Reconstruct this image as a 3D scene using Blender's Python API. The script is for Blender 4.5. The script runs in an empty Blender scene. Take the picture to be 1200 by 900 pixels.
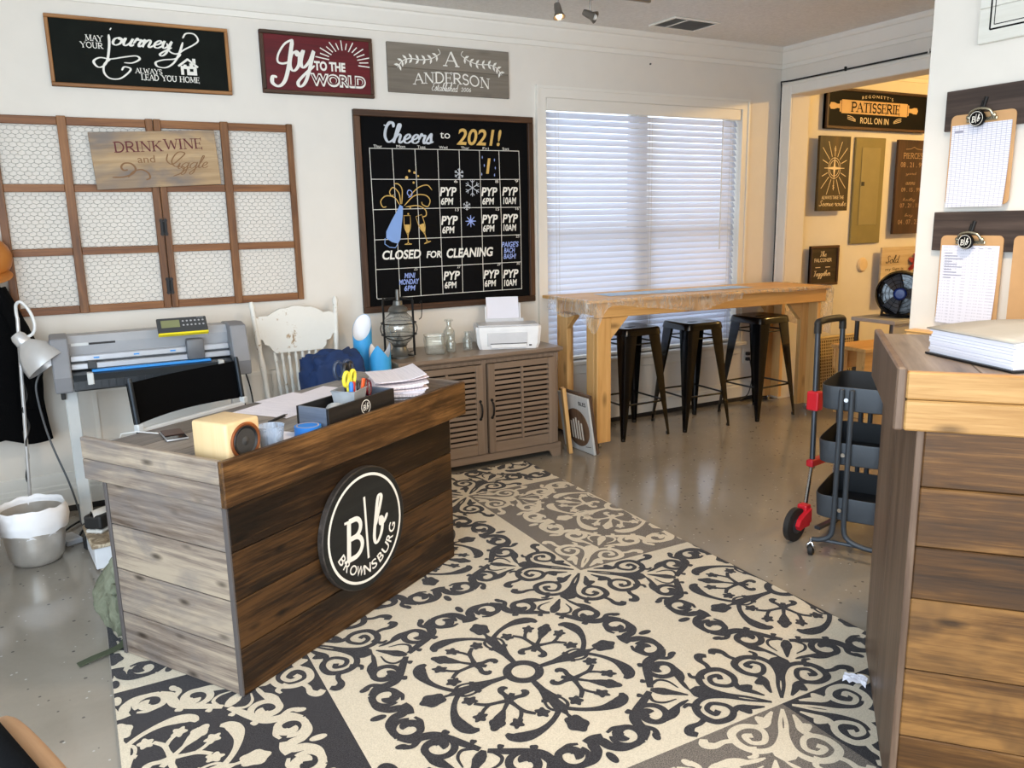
import bpy, bmesh, math, random
from mathutils import Matrix, Vector, noise
rnd = random.Random(7)
PI = math.pi
scene = bpy.context.scene
COL = scene.collection

# ------------------------------------------------------------------ camera
cam_d = bpy.data.cameras.new('camera')
cam = bpy.data.objects.new('camera', cam_d)
COL.objects.link(cam)
scene.camera = cam
cam_d.sensor_width = 36.0
cam_d.lens = 939.756 * 36.0 / 1200.0
cam_d.clip_start = 0.02
YAW, PITCH, ROLL = 0.495934688, 0.200749268, -0.0207841345
_f = Vector((math.sin(YAW) * math.cos(PITCH), math.cos(YAW) * math.cos(PITCH), -math.sin(PITCH)))
_r = Vector((math.cos(YAW), -math.sin(YAW), 0))
_u = _r.cross(_f)
_c, _s = math.cos(ROLL), math.sin(ROLL)
_r2 = _r * _c + _u * _s
_u2 = _u * _c - _r * _s
_m = Matrix((_r2, _u2, -_f)).transposed().to_4x4()
_m.translation = (0, 0, 1.5)
cam.matrix_world = _m

# ------------------------------------------------------------------ world, daylight, exposure
world = bpy.data.worlds.new('sky')
scene.world = world
world.use_nodes = True
_bg = world.node_tree.nodes['Background']
_bg.inputs[0].default_value = (0.82, 0.90, 1.0, 1)
_bg.inputs[1].default_value = 3.1

def area_light(name, loc, target, sx, sy, power, color):
    d = bpy.data.lights.new(name, 'AREA')
    d.shape = 'RECTANGLE'; d.size = sx; d.size_y = sy
    d.energy = power; d.color = color
    o = bpy.data.objects.new(name, d); COL.objects.link(o)
    o.location = loc
    v = Vector(target) - Vector(loc)
    o.rotation_euler = v.to_track_quat('-Z', 'Y').to_euler()
    return o
# daylight through the storefront glazing on the left and behind the camera
area_light('storefront_daylight_left', (-1.9, 0.3, 1.45), (-0.5, 4.2, 0.5), 3.2, 2.3, 165, (0.60, 0.80, 1.0))
area_light('storefront_daylight_rear', (1.0, -2.6, 1.5), (1.4, 3.0, 2.1), 4.5, 2.4, 90, (1.0, 0.91, 0.80))

def lamp(name, loc, power, color, size, target=None, angle=None):
    d = bpy.data.lights.new(name, 'SPOT' if target else 'POINT')
    d.energy = power; d.color = color; d.shadow_soft_size = size
    o = bpy.data.objects.new(name, d); COL.objects.link(o); o.location = loc
    if target:
        d.spot_size = angle; d.spot_blend = 0.6
        o.rotation_euler = (Vector(target) - Vector(loc)).to_track_quat('-Z', 'Y').to_euler()
    return o
# warm ceiling lamp in the next room (shines on its back wall and through the opening)
lamp('next_room_ceiling_lamp', (6.75, 2.8, 2.62), 150, (1.0, 0.61, 0.19), 0.05)
# warm ceiling track spots over the rug
lamp('track_spot_rug', (1.9, 1.2, 2.6), 115, (1.0, 0.77, 0.53), 0.10, (1.7, 2.4, 0.0), 1.9)

vs = scene.view_settings
vs.view_transform = 'Standard'
vs.look = 'None'
vs.exposure = -0.06
vs.gamma = 1.0
vs.use_curve_mapping = False
scene.cycles.max_bounces = 8
scene.cycles.diffuse_bounces = 4
scene.cycles.glossy_bounces = 4
scene.cycles.transmission_bounces = 6
scene.cycles.transparent_max_bounces = 12
scene.cycles.sample_clamp_indirect = 6.0
scene.cycles.caustics_reflective = False
scene.cycles.caustics_refractive = False

# ------------------------------------------------------------------ materials
def lin(c):
    return tuple(((v / 255.0) / 12.92 if v / 255.0 <= 0.04045 else ((v / 255.0 + 0.055) / 1.055) ** 2.4) for v in c) + (1.0,)

class NT:
    """small node-tree helper"""
    def __init__(s, name):
        s.mat = bpy.data.materials.new(name); s.mat.use_nodes = True
        s.t = s.mat.node_tree; s.b = s.t.nodes['Principled BSDF']
        s.out = s.t.nodes['Material Output']
    def n(s, typ, **kw):
        nd = s.t.nodes.new(typ)
        for k, v in kw.items():
            if k.startswith('i_'):
                key = k[2:].replace('_', ' ')
                nd.inputs[key].default_value = v
            else:
                setattr(nd, k, v)
        return nd
    def l(s, a, b): s.t.links.new(a, b)
    def math(s, op, a, b=None, clamp=False):
        nd = s.n('ShaderNodeMath', operation=op, use_clamp=clamp)
        for i, v in enumerate((a, b)):
            if v is None: continue
            if isinstance(v, (int, float)): nd.inputs[i].default_value = v
            else: s.l(v, nd.inputs[i])
        return nd.outputs[0]
    def mix(s, fac, a, b, blend='MIX'):
        nd = s.n('ShaderNodeMix', data_type='RGBA', blend_type=blend)
        if isinstance(fac, (int, float)): nd.inputs[0].default_value = fac
        else: s.l(fac, nd.inputs[0])
        for i, v in ((6, a), (7, b)):
            if isinstance(v, tuple): nd.inputs[i].default_value = v
            else: s.l(v, nd.inputs[i])
        return nd.outputs[2]
    def ramp(s, fac, stops):
        nd = s.n('ShaderNodeValToRGB')
        e = nd.color_ramp.elements
        e[0].position, e[0].color = stops[0]
        e[1].position, e[1].color = stops[-1]
        for p, c in stops[1:-1]:
            k = e.new(p); k.color = c
        s.l(fac, nd.inputs[0])
        return nd.outputs[0]
    def bump(s, h, strength=0.3, dist=0.01):
        nd = s.n('ShaderNodeBump'); nd.inputs['Strength'].default_value = strength
        nd.inputs['Distance'].default_value = dist
        s.l(h, nd.inputs['Height']); s.l(nd.outputs[0], s.b.inputs['Normal'])
    def coord(s, kind='Object'):
        return s.n('ShaderNodeTexCoord').outputs[kind]
    def mapping(s, v, scale, loc=(0, 0, 0)):
        nd = s.n('ShaderNodeMapping'); nd.inputs['Scale'].default_value = scale
        nd.inputs['Location'].default_value = loc
        s.l(v, nd.inputs[0]); return nd.outputs[0]
    def noise(s, v, scale, detail=4, rough=0.55, dist=0.0):
        nd = s.n('ShaderNodeTexNoise'); nd.inputs['Scale'].default_value = scale
        nd.inputs['Detail'].default_value = detail; nd.inputs['Roughness'].default_value = rough
        nd.inputs['Distortion'].default_value = dist
        s.l(v, nd.inputs['Vector']); return nd.outputs[0]

def plain(name, rgb, rough=0.5, metal=0.0, var=0.06, bump=0.0, bscale=60, coat=0.0, spec=0.5):
    m = NT(name); c = lin(rgb)
    v = m.coord()
    f = m.noise(v, 9, 4)
    lo = tuple(x * (1 - var) for x in c[:3]) + (1,); hi = tuple(min(1, x * (1 + var)) for x in c[:3]) + (1,)
    m.l(m.ramp(f, [(0.3, lo), (0.7, hi)]), m.b.inputs['Base Color'])
    m.b.inputs['Roughness'].default_value = rough
    m.b.inputs['Metallic'].default_value = metal
    m.b.inputs['Coat Weight'].default_value = coat
    m.b.inputs['Specular IOR Level'].default_value = spec
    if bump: m.bump(m.noise(v, bscale, 3), bump, 0.004)
    return m.mat

def glass(name, tint=(1, 1, 1), rough=0.02, alpha=0.18):
    """thin clear glass: mostly see-through with a glossy sheen"""
    m = NT(name)
    tr = m.n('ShaderNodeBsdfTransparent'); tr.inputs[0].default_value = tint + (1,)
    gl = m.n('ShaderNodeBsdfGlossy'); gl.inputs['Roughness'].default_value = rough
    df = m.n('ShaderNodeBsdfDiffuse'); df.inputs[0].default_value = (0.75, 0.76, 0.74, 1)
    fr = m.n('ShaderNodeLayerWeight'); fr.inputs[0].default_value = 0.25
    f = m.math('MULTIPLY', fr.outputs['Facing'], 0.6)
    mx0 = m.n('ShaderNodeMixShader'); mx0.inputs[0].default_value = 0.35
    m.l(gl.outputs[0], mx0.inputs[1]); m.l(df.outputs[0], mx0.inputs[2])
    mx = m.n('ShaderNodeMixShader'); m.l(m.math('ADD', f, alpha * 0.4), mx.inputs[0])
    m.l(tr.outputs[0], mx.inputs[1]); m.l(mx0.outputs[0], mx.inputs[2])
    m.t.nodes.remove(m.b)
    m.l(mx.outputs[0], m.out.inputs[0])
    return m.mat

def film(name, rgb, alpha, rough=0.2):
    """thin plastic film"""
    m = NT(name)
    v = m.coord()
    tr = m.n('ShaderNodeBsdfTransparent')
    m.b.inputs['Base Color'].default_value = lin(rgb); m.b.inputs['Roughness'].default_value = rough
    f = m.ramp(m.noise(m.mapping(v, (3, 3, 1.2)), 6, 4, 0.6, 1.5), [(0.38, (alpha * 0.5,) * 3 + (1,)), (0.68, (min(1, alpha * 1.9),) * 3 + (1,))])
    mx = m.n('ShaderNodeMixShader'); m.l(f, mx.inputs[0])
    m.l(tr.outputs[0], mx.inputs[1]); m.l(m.b.outputs[0], mx.inputs[2])
    m.l(mx.outputs[0], m.out.inputs[0])
    return m.mat

def wood(name, dark, mid, light, axis='X', rough=0.5, grain=1.0, knots=0.6, contrast=1.0, plank=0.25, bump=0.12, stain=None, spec=0.4):
    """grain runs along the given local axis; every loose plank gets its own offset and tone"""
    m = NT(name)
    geo = m.n('ShaderNodeNewGeometry'); isl = geo.outputs['Random Per Island']
    oi = m.n('ShaderNodeObjectInfo')
    v0 = m.coord()
    cmb = m.n('ShaderNodeCombineXYZ')
    r1 = m.math('MULTIPLY', m.math('ADD', isl, oi.outputs['Random']), 37.0)
    for i in range(3): m.l(r1, cmb.inputs[i])
    add = m.n('ShaderNodeVectorMath', operation='ADD'); m.l(v0, add.inputs[0]); m.l(cmb.outputs[0], add.inputs[1])
    v = add.outputs[0]
    k = {'X': 0, 'Y': 1, 'Z': 2}[axis]
    def sc(a, b): s = [b * grain] * 3; s[k] = a * grain; return tuple(s)
    big = m.noise(m.mapping(v, sc(0.9, 7)), 1.0, 5, 0.6, 0.8)
    fine = m.noise(m.mapping(v, sc(3, 75)), 1.0, 4, 0.65, 0.3)
    wv = m.n('ShaderNodeTexWave'); wv.bands_direction = {'X': 'Y', 'Y': 'Z', 'Z': 'X'}[axis]
    wv.inputs['Scale'].default_value = 1.0; wv.inputs['Distortion'].default_value = 9.0
    wv.inputs['Detail'].default_value = 3.0; wv.inputs['Detail Scale'].default_value = 0.6
    m.l(m.mapping(v, sc(0.55, 6)), wv.inputs['Vector'])
    f = m.math('ADD', m.math('MULTIPLY', big, 0.52), m.math('ADD', m.math('MULTIPLY', fine, 0.42), m.math('MULTIPLY', wv.outputs['Fac'], 0.06)))
    f = m.math('ADD', f, m.math('MULTIPLY', m.math('SUBTRACT', isl, 0.5), plank))
    w = 0.16 / contrast
    col = m.ramp(f, [(0.5 - w, lin(dark)), (0.5, lin(mid)), (0.5 + w, lin(light))])
    if stain:
        st = m.ramp(m.noise(m.mapping(v, sc(1.6, 3.2)), 1.3, 3, 0.6, 1.0), [(0.45, (0, 0, 0, 1)), (0.72, (1, 1, 1, 1))])
        col = m.mix(m.math('MULTIPLY', st, 0.8), col, lin(stain))
    if knots:
        vo = m.n('ShaderNodeTexVoronoi'); vo.inputs['Scale'].default_value = 1.0
        m.l(m.mapping(v, sc(3.2, 8.5)), vo.inputs['Vector'])
        kn = m.ramp(vo.outputs['Distance'], [(0.06, (1, 1, 1, 1)), (0.21, (0, 0, 0, 1))])
        col = m.mix(m.math('MULTIPLY', kn, knots), col, tuple(x * 0.35 for x in lin(dark)[:3]) + (1,))
    m.l(col, m.b.inputs['Base Color'])
    m.b.inputs['Roughness'].default_value = rough
    m.b.inputs['Specular IOR Level'].default_value = spec
    if bump: m.bump(m.math('ADD', fine, m.math('MULTIPLY', big, 0.4)), bump, 0.004)
    return m.mat

def emit(name, rgb, strength):
    m = NT(name)
    m.b.inputs['Base Color'].default_value = lin(rgb)
    m.b.inputs['Emission Color'].default_value = lin(rgb)
    m.b.inputs['Emission Strength'].default_value = strength
    return m.mat

# ------------------------------------------------------------------ mesh building
class MB:
    def __init__(s):
        s.V = []; s.F = []; s.MI = []; s.T = Matrix(); s.m = 0
    def _add(s, verts, faces, m=None):
        o = len(s.V); T = s.T
        s.V.extend(tuple(T @ Vector(v)) for v in verts)
        mi = s.m if m is None else m
        for f in faces:
            s.F.append(tuple(o + i for i in f)); s.MI.append(mi)
        return s
    def box(s, x0, y0, z0, x1, y1, z1, bev=0.0, m=None, seg=1):
        if x1 < x0: x0, x1 = x1, x0
        if y1 < y0: y0, y1 = y1, y0
        if z1 < z0: z0, z1 = z1, z0
        bev = min(bev, (x1 - x0) * .45, (y1 - y0) * .45, (z1 - z0) * .45)
        if bev <= 0:
            v = [(x0, y0, z0), (x1, y0, z0), (x1, y1, z0), (x0, y1, z0), (x0, y0, z1), (x1, y0, z1), (x1, y1, z1), (x0, y1, z1)]
            f = [(0, 3, 2, 1), (4, 5, 6, 7), (0, 1, 5, 4), (1, 2, 6, 5), (2, 3, 7, 6), (3, 0, 4, 7)]
            return s._add(v, f, m)
        bm = bmesh.new()
        bmesh.ops.create_cube(bm, size=1)
        for v in bm.verts:
            v.co = Vector(((x0 + x1) / 2 + v.co.x * (x1 - x0), (y0 + y1) / 2 + v.co.y * (y1 - y0), (z0 + z1) / 2 + v.co.z * (z1 - z0)))
        bmesh.ops.bevel(bm, geom=bm.edges[:], offset=bev, segments=seg, profile=0.5, affect='EDGES')
        return s.bmesh(bm, m)
    def bmesh(s, bm, m=None):
        bm.verts.index_update()
        s._add([v.co for v in bm.verts], [tuple(v.index for v in f.verts) for f in bm.faces], m)
        bm.free(); return s
    def beam(s, p0, p1, w, h, bev=0.0, m=None, up=(0, 0, 1)):
        """square bar from p0 to p1"""
        p0 = Vector(p0); p1 = Vector(p1); d = p1 - p0; L = d.length; d.normalize()
        u = Vector(up)
        if abs(d.dot(u)) > 0.95: u = Vector((0, 1, 0))
        x = d.cross(u).normalized(); z = x.cross(d)
        M = Matrix((x, d, z)).transposed().to_4x4(); M.translation = p0
        T = s.T; s.T = T @ M
        s.box(-w / 2, 0, -h / 2, w / 2, L, h / 2, bev, m); s.T = T; return s
    def tube(s, pts, r, n=8, closed=False, m=None, cap=True, flat=1.0):
        P = [Vector(p) for p in pts]; N = len(P)
        R = r if isinstance(r, (list, tuple)) else [r] * N
        tang = []
        for i in range(N):
            a = P[(i - 1) % N] if (closed or i > 0) else P[i]
            b = P[(i + 1) % N] if (closed or i < N - 1) else P[i]
            t = b - a
            tang.append(t.normalized() if t.length > 1e-9 else Vector((0, 0, 1)))
        t0 = tang[0]
        ref = Vector((0, 0, 1)) if abs(t0.z) < 0.9 else Vector((1, 0, 0))
        nrm = t0.cross(ref).normalized()
        V = []
        for i in range(N):
            if i > 0:
                nrm = nrm - tang[i] * nrm.dot(tang[i])
                nrm = nrm.normalized() if nrm.length > 1e-6 else tang[i].orthogonal().normalized()
            bi = tang[i].cross(nrm)
            for k in range(n):
                a = 2 * PI * k / n
                V.append(P[i] + nrm * (math.cos(a) * R[i]) + bi * (math.sin(a) * R[i] * flat))
        F = []
        for i in range(N if closed else N - 1):
            j = (i + 1) % N
            for k in range(n):
                k2 = (k + 1) % n
                F.append((i * n + k, i * n + k2, j * n + k2, j * n + k))
        if cap and not closed:
            F.append(tuple(reversed(range(n)))); F.append(tuple((N - 1) * n + k for k in range(n)))
        return s._add(V, F, m)
    def lathe(s, prof, c=(0, 0, 0), n=24, m=None, sq=None):
        """profile of (radius, height) about the local z axis"""
        V = []; F = []
        for r, z in prof:
            for k in range(n):
                a = 2 * PI * k / n
                V.append((c[0] + r * math.cos(a), c[1] + r * math.sin(a), c[2] + z))
        for i in range(len(prof) - 1):
            for k in range(n):
                k2 = (k + 1) % n
                F.append((i * n + k, i * n + k2, (i + 1) * n + k2, (i + 1) * n + k))
        if prof[0][0] > 1e-5: F.append(tuple(reversed(range(n))))
        if prof[-1][0] > 1e-5: F.append(tuple((len(prof) - 1) * n + k for k in range(n)))
        return s._add(V, F, m)
    def cyl(s, p0, p1, r0, r1=None, n=16, m=None):
        return s.tube([p0, p1], [r0, r0 if r1 is None else r1], n, m=m)
    def sphere(s, c, r, sc=(1, 1, 1), n=16, k=10, m=None):
        prof = [(max(1e-6, r * math.sin(PI * i / k)), -r * math.cos(PI * i / k)) for i in range(k + 1)]
        T = s.T
        s.T = T @ Matrix.Translation(c) @ Matrix.Diagonal((sc[0], sc[1], sc[2], 1))
        s.lathe(prof, n=n, m=m); s.T = T; return s
    def prism(s, poly, z0, z1, m=None):
        n = len(poly)
        V = [(x, y, z0) for x, y in poly] + [(x, y, z1) for x, y in poly]
        F = [tuple(reversed(range(n))), tuple(range(n, 2 * n))]
        for i in range(n):
            j = (i + 1) % n
            F.append((i, j, n + j, n + i))
        return s._add(V, F, m)
    def poly(s, pts, z, m=None):
        return s._add([(x, y, z) for x, y in pts], [tuple(range(len(pts)))], m)
    def ribbon(s, pts, w, z=0.0, closed=False, m=None):
        """flat stroke in the local xy plane"""
        P = [Vector((p[0], p[1])) for p in pts]; N = len(P)
        W = w if isinstance(w, (list, tuple)) else [w] * N
        V = []; F = []
        for i in range(N):
            a = P[(i - 1) % N] if (closed or i > 0) else P[i]
            b = P[(i + 1) % N] if (closed or i < N - 1) else P[i]
            t = b - a
            t = t.normalized() if t.length > 1e-9 else Vector((1, 0))
            nx, ny = -t.y, t.x
            h = W[i] / 2
            zz = z + i * 8e-6
            V += [(P[i].x + nx * h, P[i].y + ny * h, zz), (P[i].x - nx * h, P[i].y - ny * h, zz)]
        for i in range(N if closed else N - 1):
            j = (i + 1) % N
            F.append((2 * i + 1, 2 * j + 1, 2 * j, 2 * i))
        return s._add(V, F, m)
    def grid(s, fn, nu, nv, m=None, closeu=False):
        V = [fn(i / (nu if closeu else nu - 1), j / (nv - 1)) for j in range(nv) for i in range(nu)]
        F = []
        for j in range(nv - 1):
            for i in range(nu if closeu else nu - 1):
                i2 = (i + 1) % nu
                F.append((j * nu + i, j * nu + i2, (j + 1) * nu + i2, (j + 1) * nu + i))
        return s._add(V, F, m)
    def build(s, name, mats, parent=None, smooth=None, loc=None, rot=None):
        me = bpy.data.meshes.new(name)
        me.from_pydata(s.V, [], s.F)
        if not isinstance(mats, (list, tuple)): mats = [mats]
        for mt in mats: me.materials.append(mt)
        me.polygons.foreach_set('material_index', s.MI)
        if smooth:
            me.polygons.foreach_set('use_smooth', [True] * len(me.polygons))
            me.set_sharp_from_angle(angle=math.radians(smooth))
        me.update()
        o = bpy.data.objects.new(name, me); COL.objects.link(o)
        if parent: o.parent = parent
        if loc: o.location = loc
        if rot: o.rotation_euler = rot
        return o

def tag(o, label, cat, group=None, kind=None):
    o['label'] = label; o['category'] = cat
    if group: o['group'] = group
    if kind: o['kind'] = kind
    return o
def thing(name, label, cat, loc=(0, 0, 0), rotz=0.0, group=None, rot=None):
    o = bpy.data.objects.new(name, None); COL.objects.link(o)
    o.location = loc; o.rotation_euler = rot if rot else (0, 0, rotz)
    o.empty_display_size = 0.1
    return tag(o, label, cat, group)
def struct(o):
    o['kind'] = 'structure'; return o
def dup(o, loc=None, rotz=None, label=None):
    """copy a thing with its parts and sub-parts"""
    def rec(src, par):
        c = src.copy(); COL.objects.link(c)
        if par: c.parent = par
        for ch in list(src.children): rec(ch, c)
        return c
    c = rec(o, None)
    if loc: c.location = loc
    if rotz is not None: c.rotation_euler = (0, 0, rotz)
    if label: c['label'] = label
    return c

def crom(pts, k=6, closed=False):
    """Catmull-Rom through 2D or 3D points"""
    P = [Vector(p) for p in pts]; n = len(P)
    if n < 3: return P
    out = []
    for i in range(n if closed else n - 1):
        p0 = P[(i - 1) % n] if (closed or i > 0) else P[0] * 2 - P[1]
        p1 = P[i]; p2 = P[(i + 1) % n]
        p3 = P[(i + 2) % n] if (closed or i + 2 < n) else P[-1] * 2 - P[-2]
        for j in range(k):
            t = j / k
            out.append(0.5 * ((2 * p1) + (p2 - p0) * t + (2 * p0 - 5 * p1 + 4 * p2 - p3) * t * t + (3 * p1 - p0 - 3 * p2 + p3) * t ** 3))
    if not closed: out.append(P[-1])
    return out

# ------------------------------------------------------------------ lettering
_tc = {}
def text_geo(body, bold=0.0, shear=0.0, spacing=1.0):
    key = (body, bold, shear, spacing)
    if key in _tc: return _tc[key]
    cu = bpy.data.curves.new('t', 'FONT'); cu.body = body; cu.size = 1.0
    cu.offset = bold; cu.shear = shear; cu.space_character = spacing; cu.resolution_u = 4
    cu.fill_mode = 'FRONT'
    o = bpy.data.objects.new('t', cu)
    me = o.to_mesh()
    V = [tuple(v.co) for v in me.vertices]; F = [tuple(p.vertices) for p in me.polygons]
    o.to_mesh_clear(); bpy.data.objects.remove(o); bpy.data.curves.remove(cu)
    _tc[key] = (V, F); return V, F
def fit(V, box):
    xs = [v[0] for v in V]; ys = [v[1] for v in V]
    x0, x1, y0, y1 = min(xs), max(xs), min(ys), max(ys)
    X0, Y0, X1, Y1 = box
    sx = (X1 - X0) / max(1e-6, x1 - x0); sy = (Y1 - Y0) / max(1e-6, y1 - y0)
    return lambda x, y: (X0 + (x - x0) * sx, Y0 + (y - y0) * sy)
def put_text(mb, body, box, z=0.0, bold=0.0, shear=0.0, spacing=1.0, m=None, post=None):
    """built-in sans letters stretched into box (x0, y0, x1, y1)"""
    V, F = text_geo(body, bold, shear, spacing)
    g = fit(V, box)
    W = [g(v[0], v[1]) for v in V]
    if post: W = [post(*p) for p in W]
    mb._add([(p[0], p[1], z) for p in W], F, m)

# pen-stroke capitals with serifs: (points, thick, serif at start, serif at end)
def _arc(cx, cy, rx, ry, a0, a1, n=14):
    return [(cx + rx * math.cos(math.radians(a0 + (a1 - a0) * i / n)), cy + ry * math.sin(math.radians(a0 + (a1 - a0) * i / n))) for i in range(n + 1)]
def _stem(x): return ([(x, 0), (x, 1)], 1, 1, 1)
_bow = lambda y0, y1, x, rx: [(x, y1)] + _arc(x + .25, (y0 + y1) / 2, rx, (y1 - y0) / 2, 90, -90) + [(x, y0)]
SER = {
 'A': (.85, [([(.05, 0), (.42, 1)], 0, 1, 0), ([(.42, 1), (.8, 0)], 1, 0, 1), ([(.2, .36), (.65, .36)], 0, 0, 0)]),
 'B': (.72, [_stem(.12), (_bow(.53, 1, .12, .28), .8, 0, 0), (_bow(0, .53, .12, .36), .8, 0, 0)]),
 'C': (.78, [(_arc(.45, .5, .38, .5, 45, 315), .9, 0, 0)]),
 'D': (.85, [_stem(.12), ([(.12, 1)] + _arc(.35, .5, .42, .5, 90, -90) + [(.12, 0)], .8, 0, 0)]),
 'E': (.68, [_stem(.12), ([(.12, .98), (.6, .98)], 0, 0, 2), ([(.12, .52), (.48, .52)], 0, 0, 2), ([(.12, .02), (.62, .02)], 0, 0, 2)]),
 'H': (.9, [_stem(.12), _stem(.76), ([(.12, .52), (.76, .52)], 0, 0, 0)]),
 'I': (.32, [_stem(.15)]),
 'K': (.85, [_stem(.12), ([(.7, 1), (.14, .42)], 0, 1, 0), ([(.32, .6), (.76, 0)], 1, 0, 1)]),
 'L': (.66, [_stem(.12), ([(.12, .02), (.6, .02)], 0, 0, 2)]),
 'M': (1.05, [([(.1, 0), (.14, 1)], 0, 1, 1), ([(.14, 1), (.5, .08)], 1, 0, 0), ([(.5, .08), (.88, 1)], 0, 0, 0), ([(.88, 1), (.92, 0)], 1, 1, 1)]),
 'N': (.92, [([(.14, 0), (.14, 1)], 0, 1, 1), ([(.14, 1), (.78, 0)], 1, 0, 0), ([(.78, 0), (.78, 1)], 0, 0, 1)]),
 'O': (.95, [(_arc(.47, .5, .4, .5, 0, 360, 24), .75, 0, 0)]),
 'P': (.68, [_stem(.12), (_bow(.46, 1, .12, .3), .8, 0, 0)]),
 'R': (.8, [_stem(.12), (_bow(.48, 1, .12, .28), .8, 0, 0), ([(.36, .48), (.72, 0)], 1, 0, 1)]),
 'S': (.62, [(_arc(.32, .74, .24, .25, 20, 265, 12) + _arc(.32, .25, .25, .25, 85, -160, 12), .85, 0, 0)]),
 'T': (.8, [_stem(.4), ([(.06, .97), (.74, .97)], 0, 2, 2)]),
 'U': (.88, [([(.13, 1), (.13, .35)] + _arc(.43, .3, .3, .3, 180, 360) + [(.73, .35), (.73, 1)], .8, 1, 1)]),
 'V': (.85, [([(.05, 1), (.42, 0)], 1, 1, 0), ([(.42, 0), (.78, 1)], 0, 0, 1)]),
 'W': (1.15, [([(.05, 1), (.32, 0)], 1, 1, 0), ([(.32, 0), (.56, .9)], 0, 0, 0), ([(.56, .9), (.82, 0)], 1, 0, 0), ([(.82, 0), (1.08, 1)], 0, 0, 1)]),
 'Y': (.85, [([(.05, 1), (.42, .48)], 1, 1, 0), ([(.8, 1), (.42, .48)], 0, 1, 0), ([(.42, .48), (.42, 0)], 1, 0, 1)]),
 ' ': (.45, []),
}
def put_serif(mb, word, box, thick=0.13, z=0.0, m=None, post=None, gap=0.06, slant=0.0):
    x = 0; items = []
    for ch in word:
        adv, strokes = SER[ch]
        for pts, tk, s0, s1 in strokes:
            items.append(([(p[0] + x + slant * p[1], p[1]) for p in pts], tk, s0, s1))
        x += adv + gap
    allp = [p for it in items for p in it[0]]
    g = fit(allp, box)
    h = box[3] - box[1]
    def P(p):
        q = g(*p); return post(*q) if post else q
    for k, (pts, tk, s0, s1) in enumerate(items):
        w = h * thick * (0.42 + 0.58 * tk)
        q = [P(p) for p in pts]; zz = z + (k % 7) * 0.0001
        mb.ribbon(q, w, zz, m=m)
        for flag, a, b in ((s0, q[0], q[1]), (s1, q[-1], q[-2])):
            if not flag: continue
            L = h * thick * 1.15; t = h * thick * 0.30
            if flag == 1: mb.ribbon([(a[0] - L, a[1]), (a[0] + L, a[1])], t * 1.5, zz + .00001, m=m)
            else: mb.ribbon([(a[0], a[1] - L), (a[0], a[1] + L * .7)], t * 1.5, zz + .00001, m=m)

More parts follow.
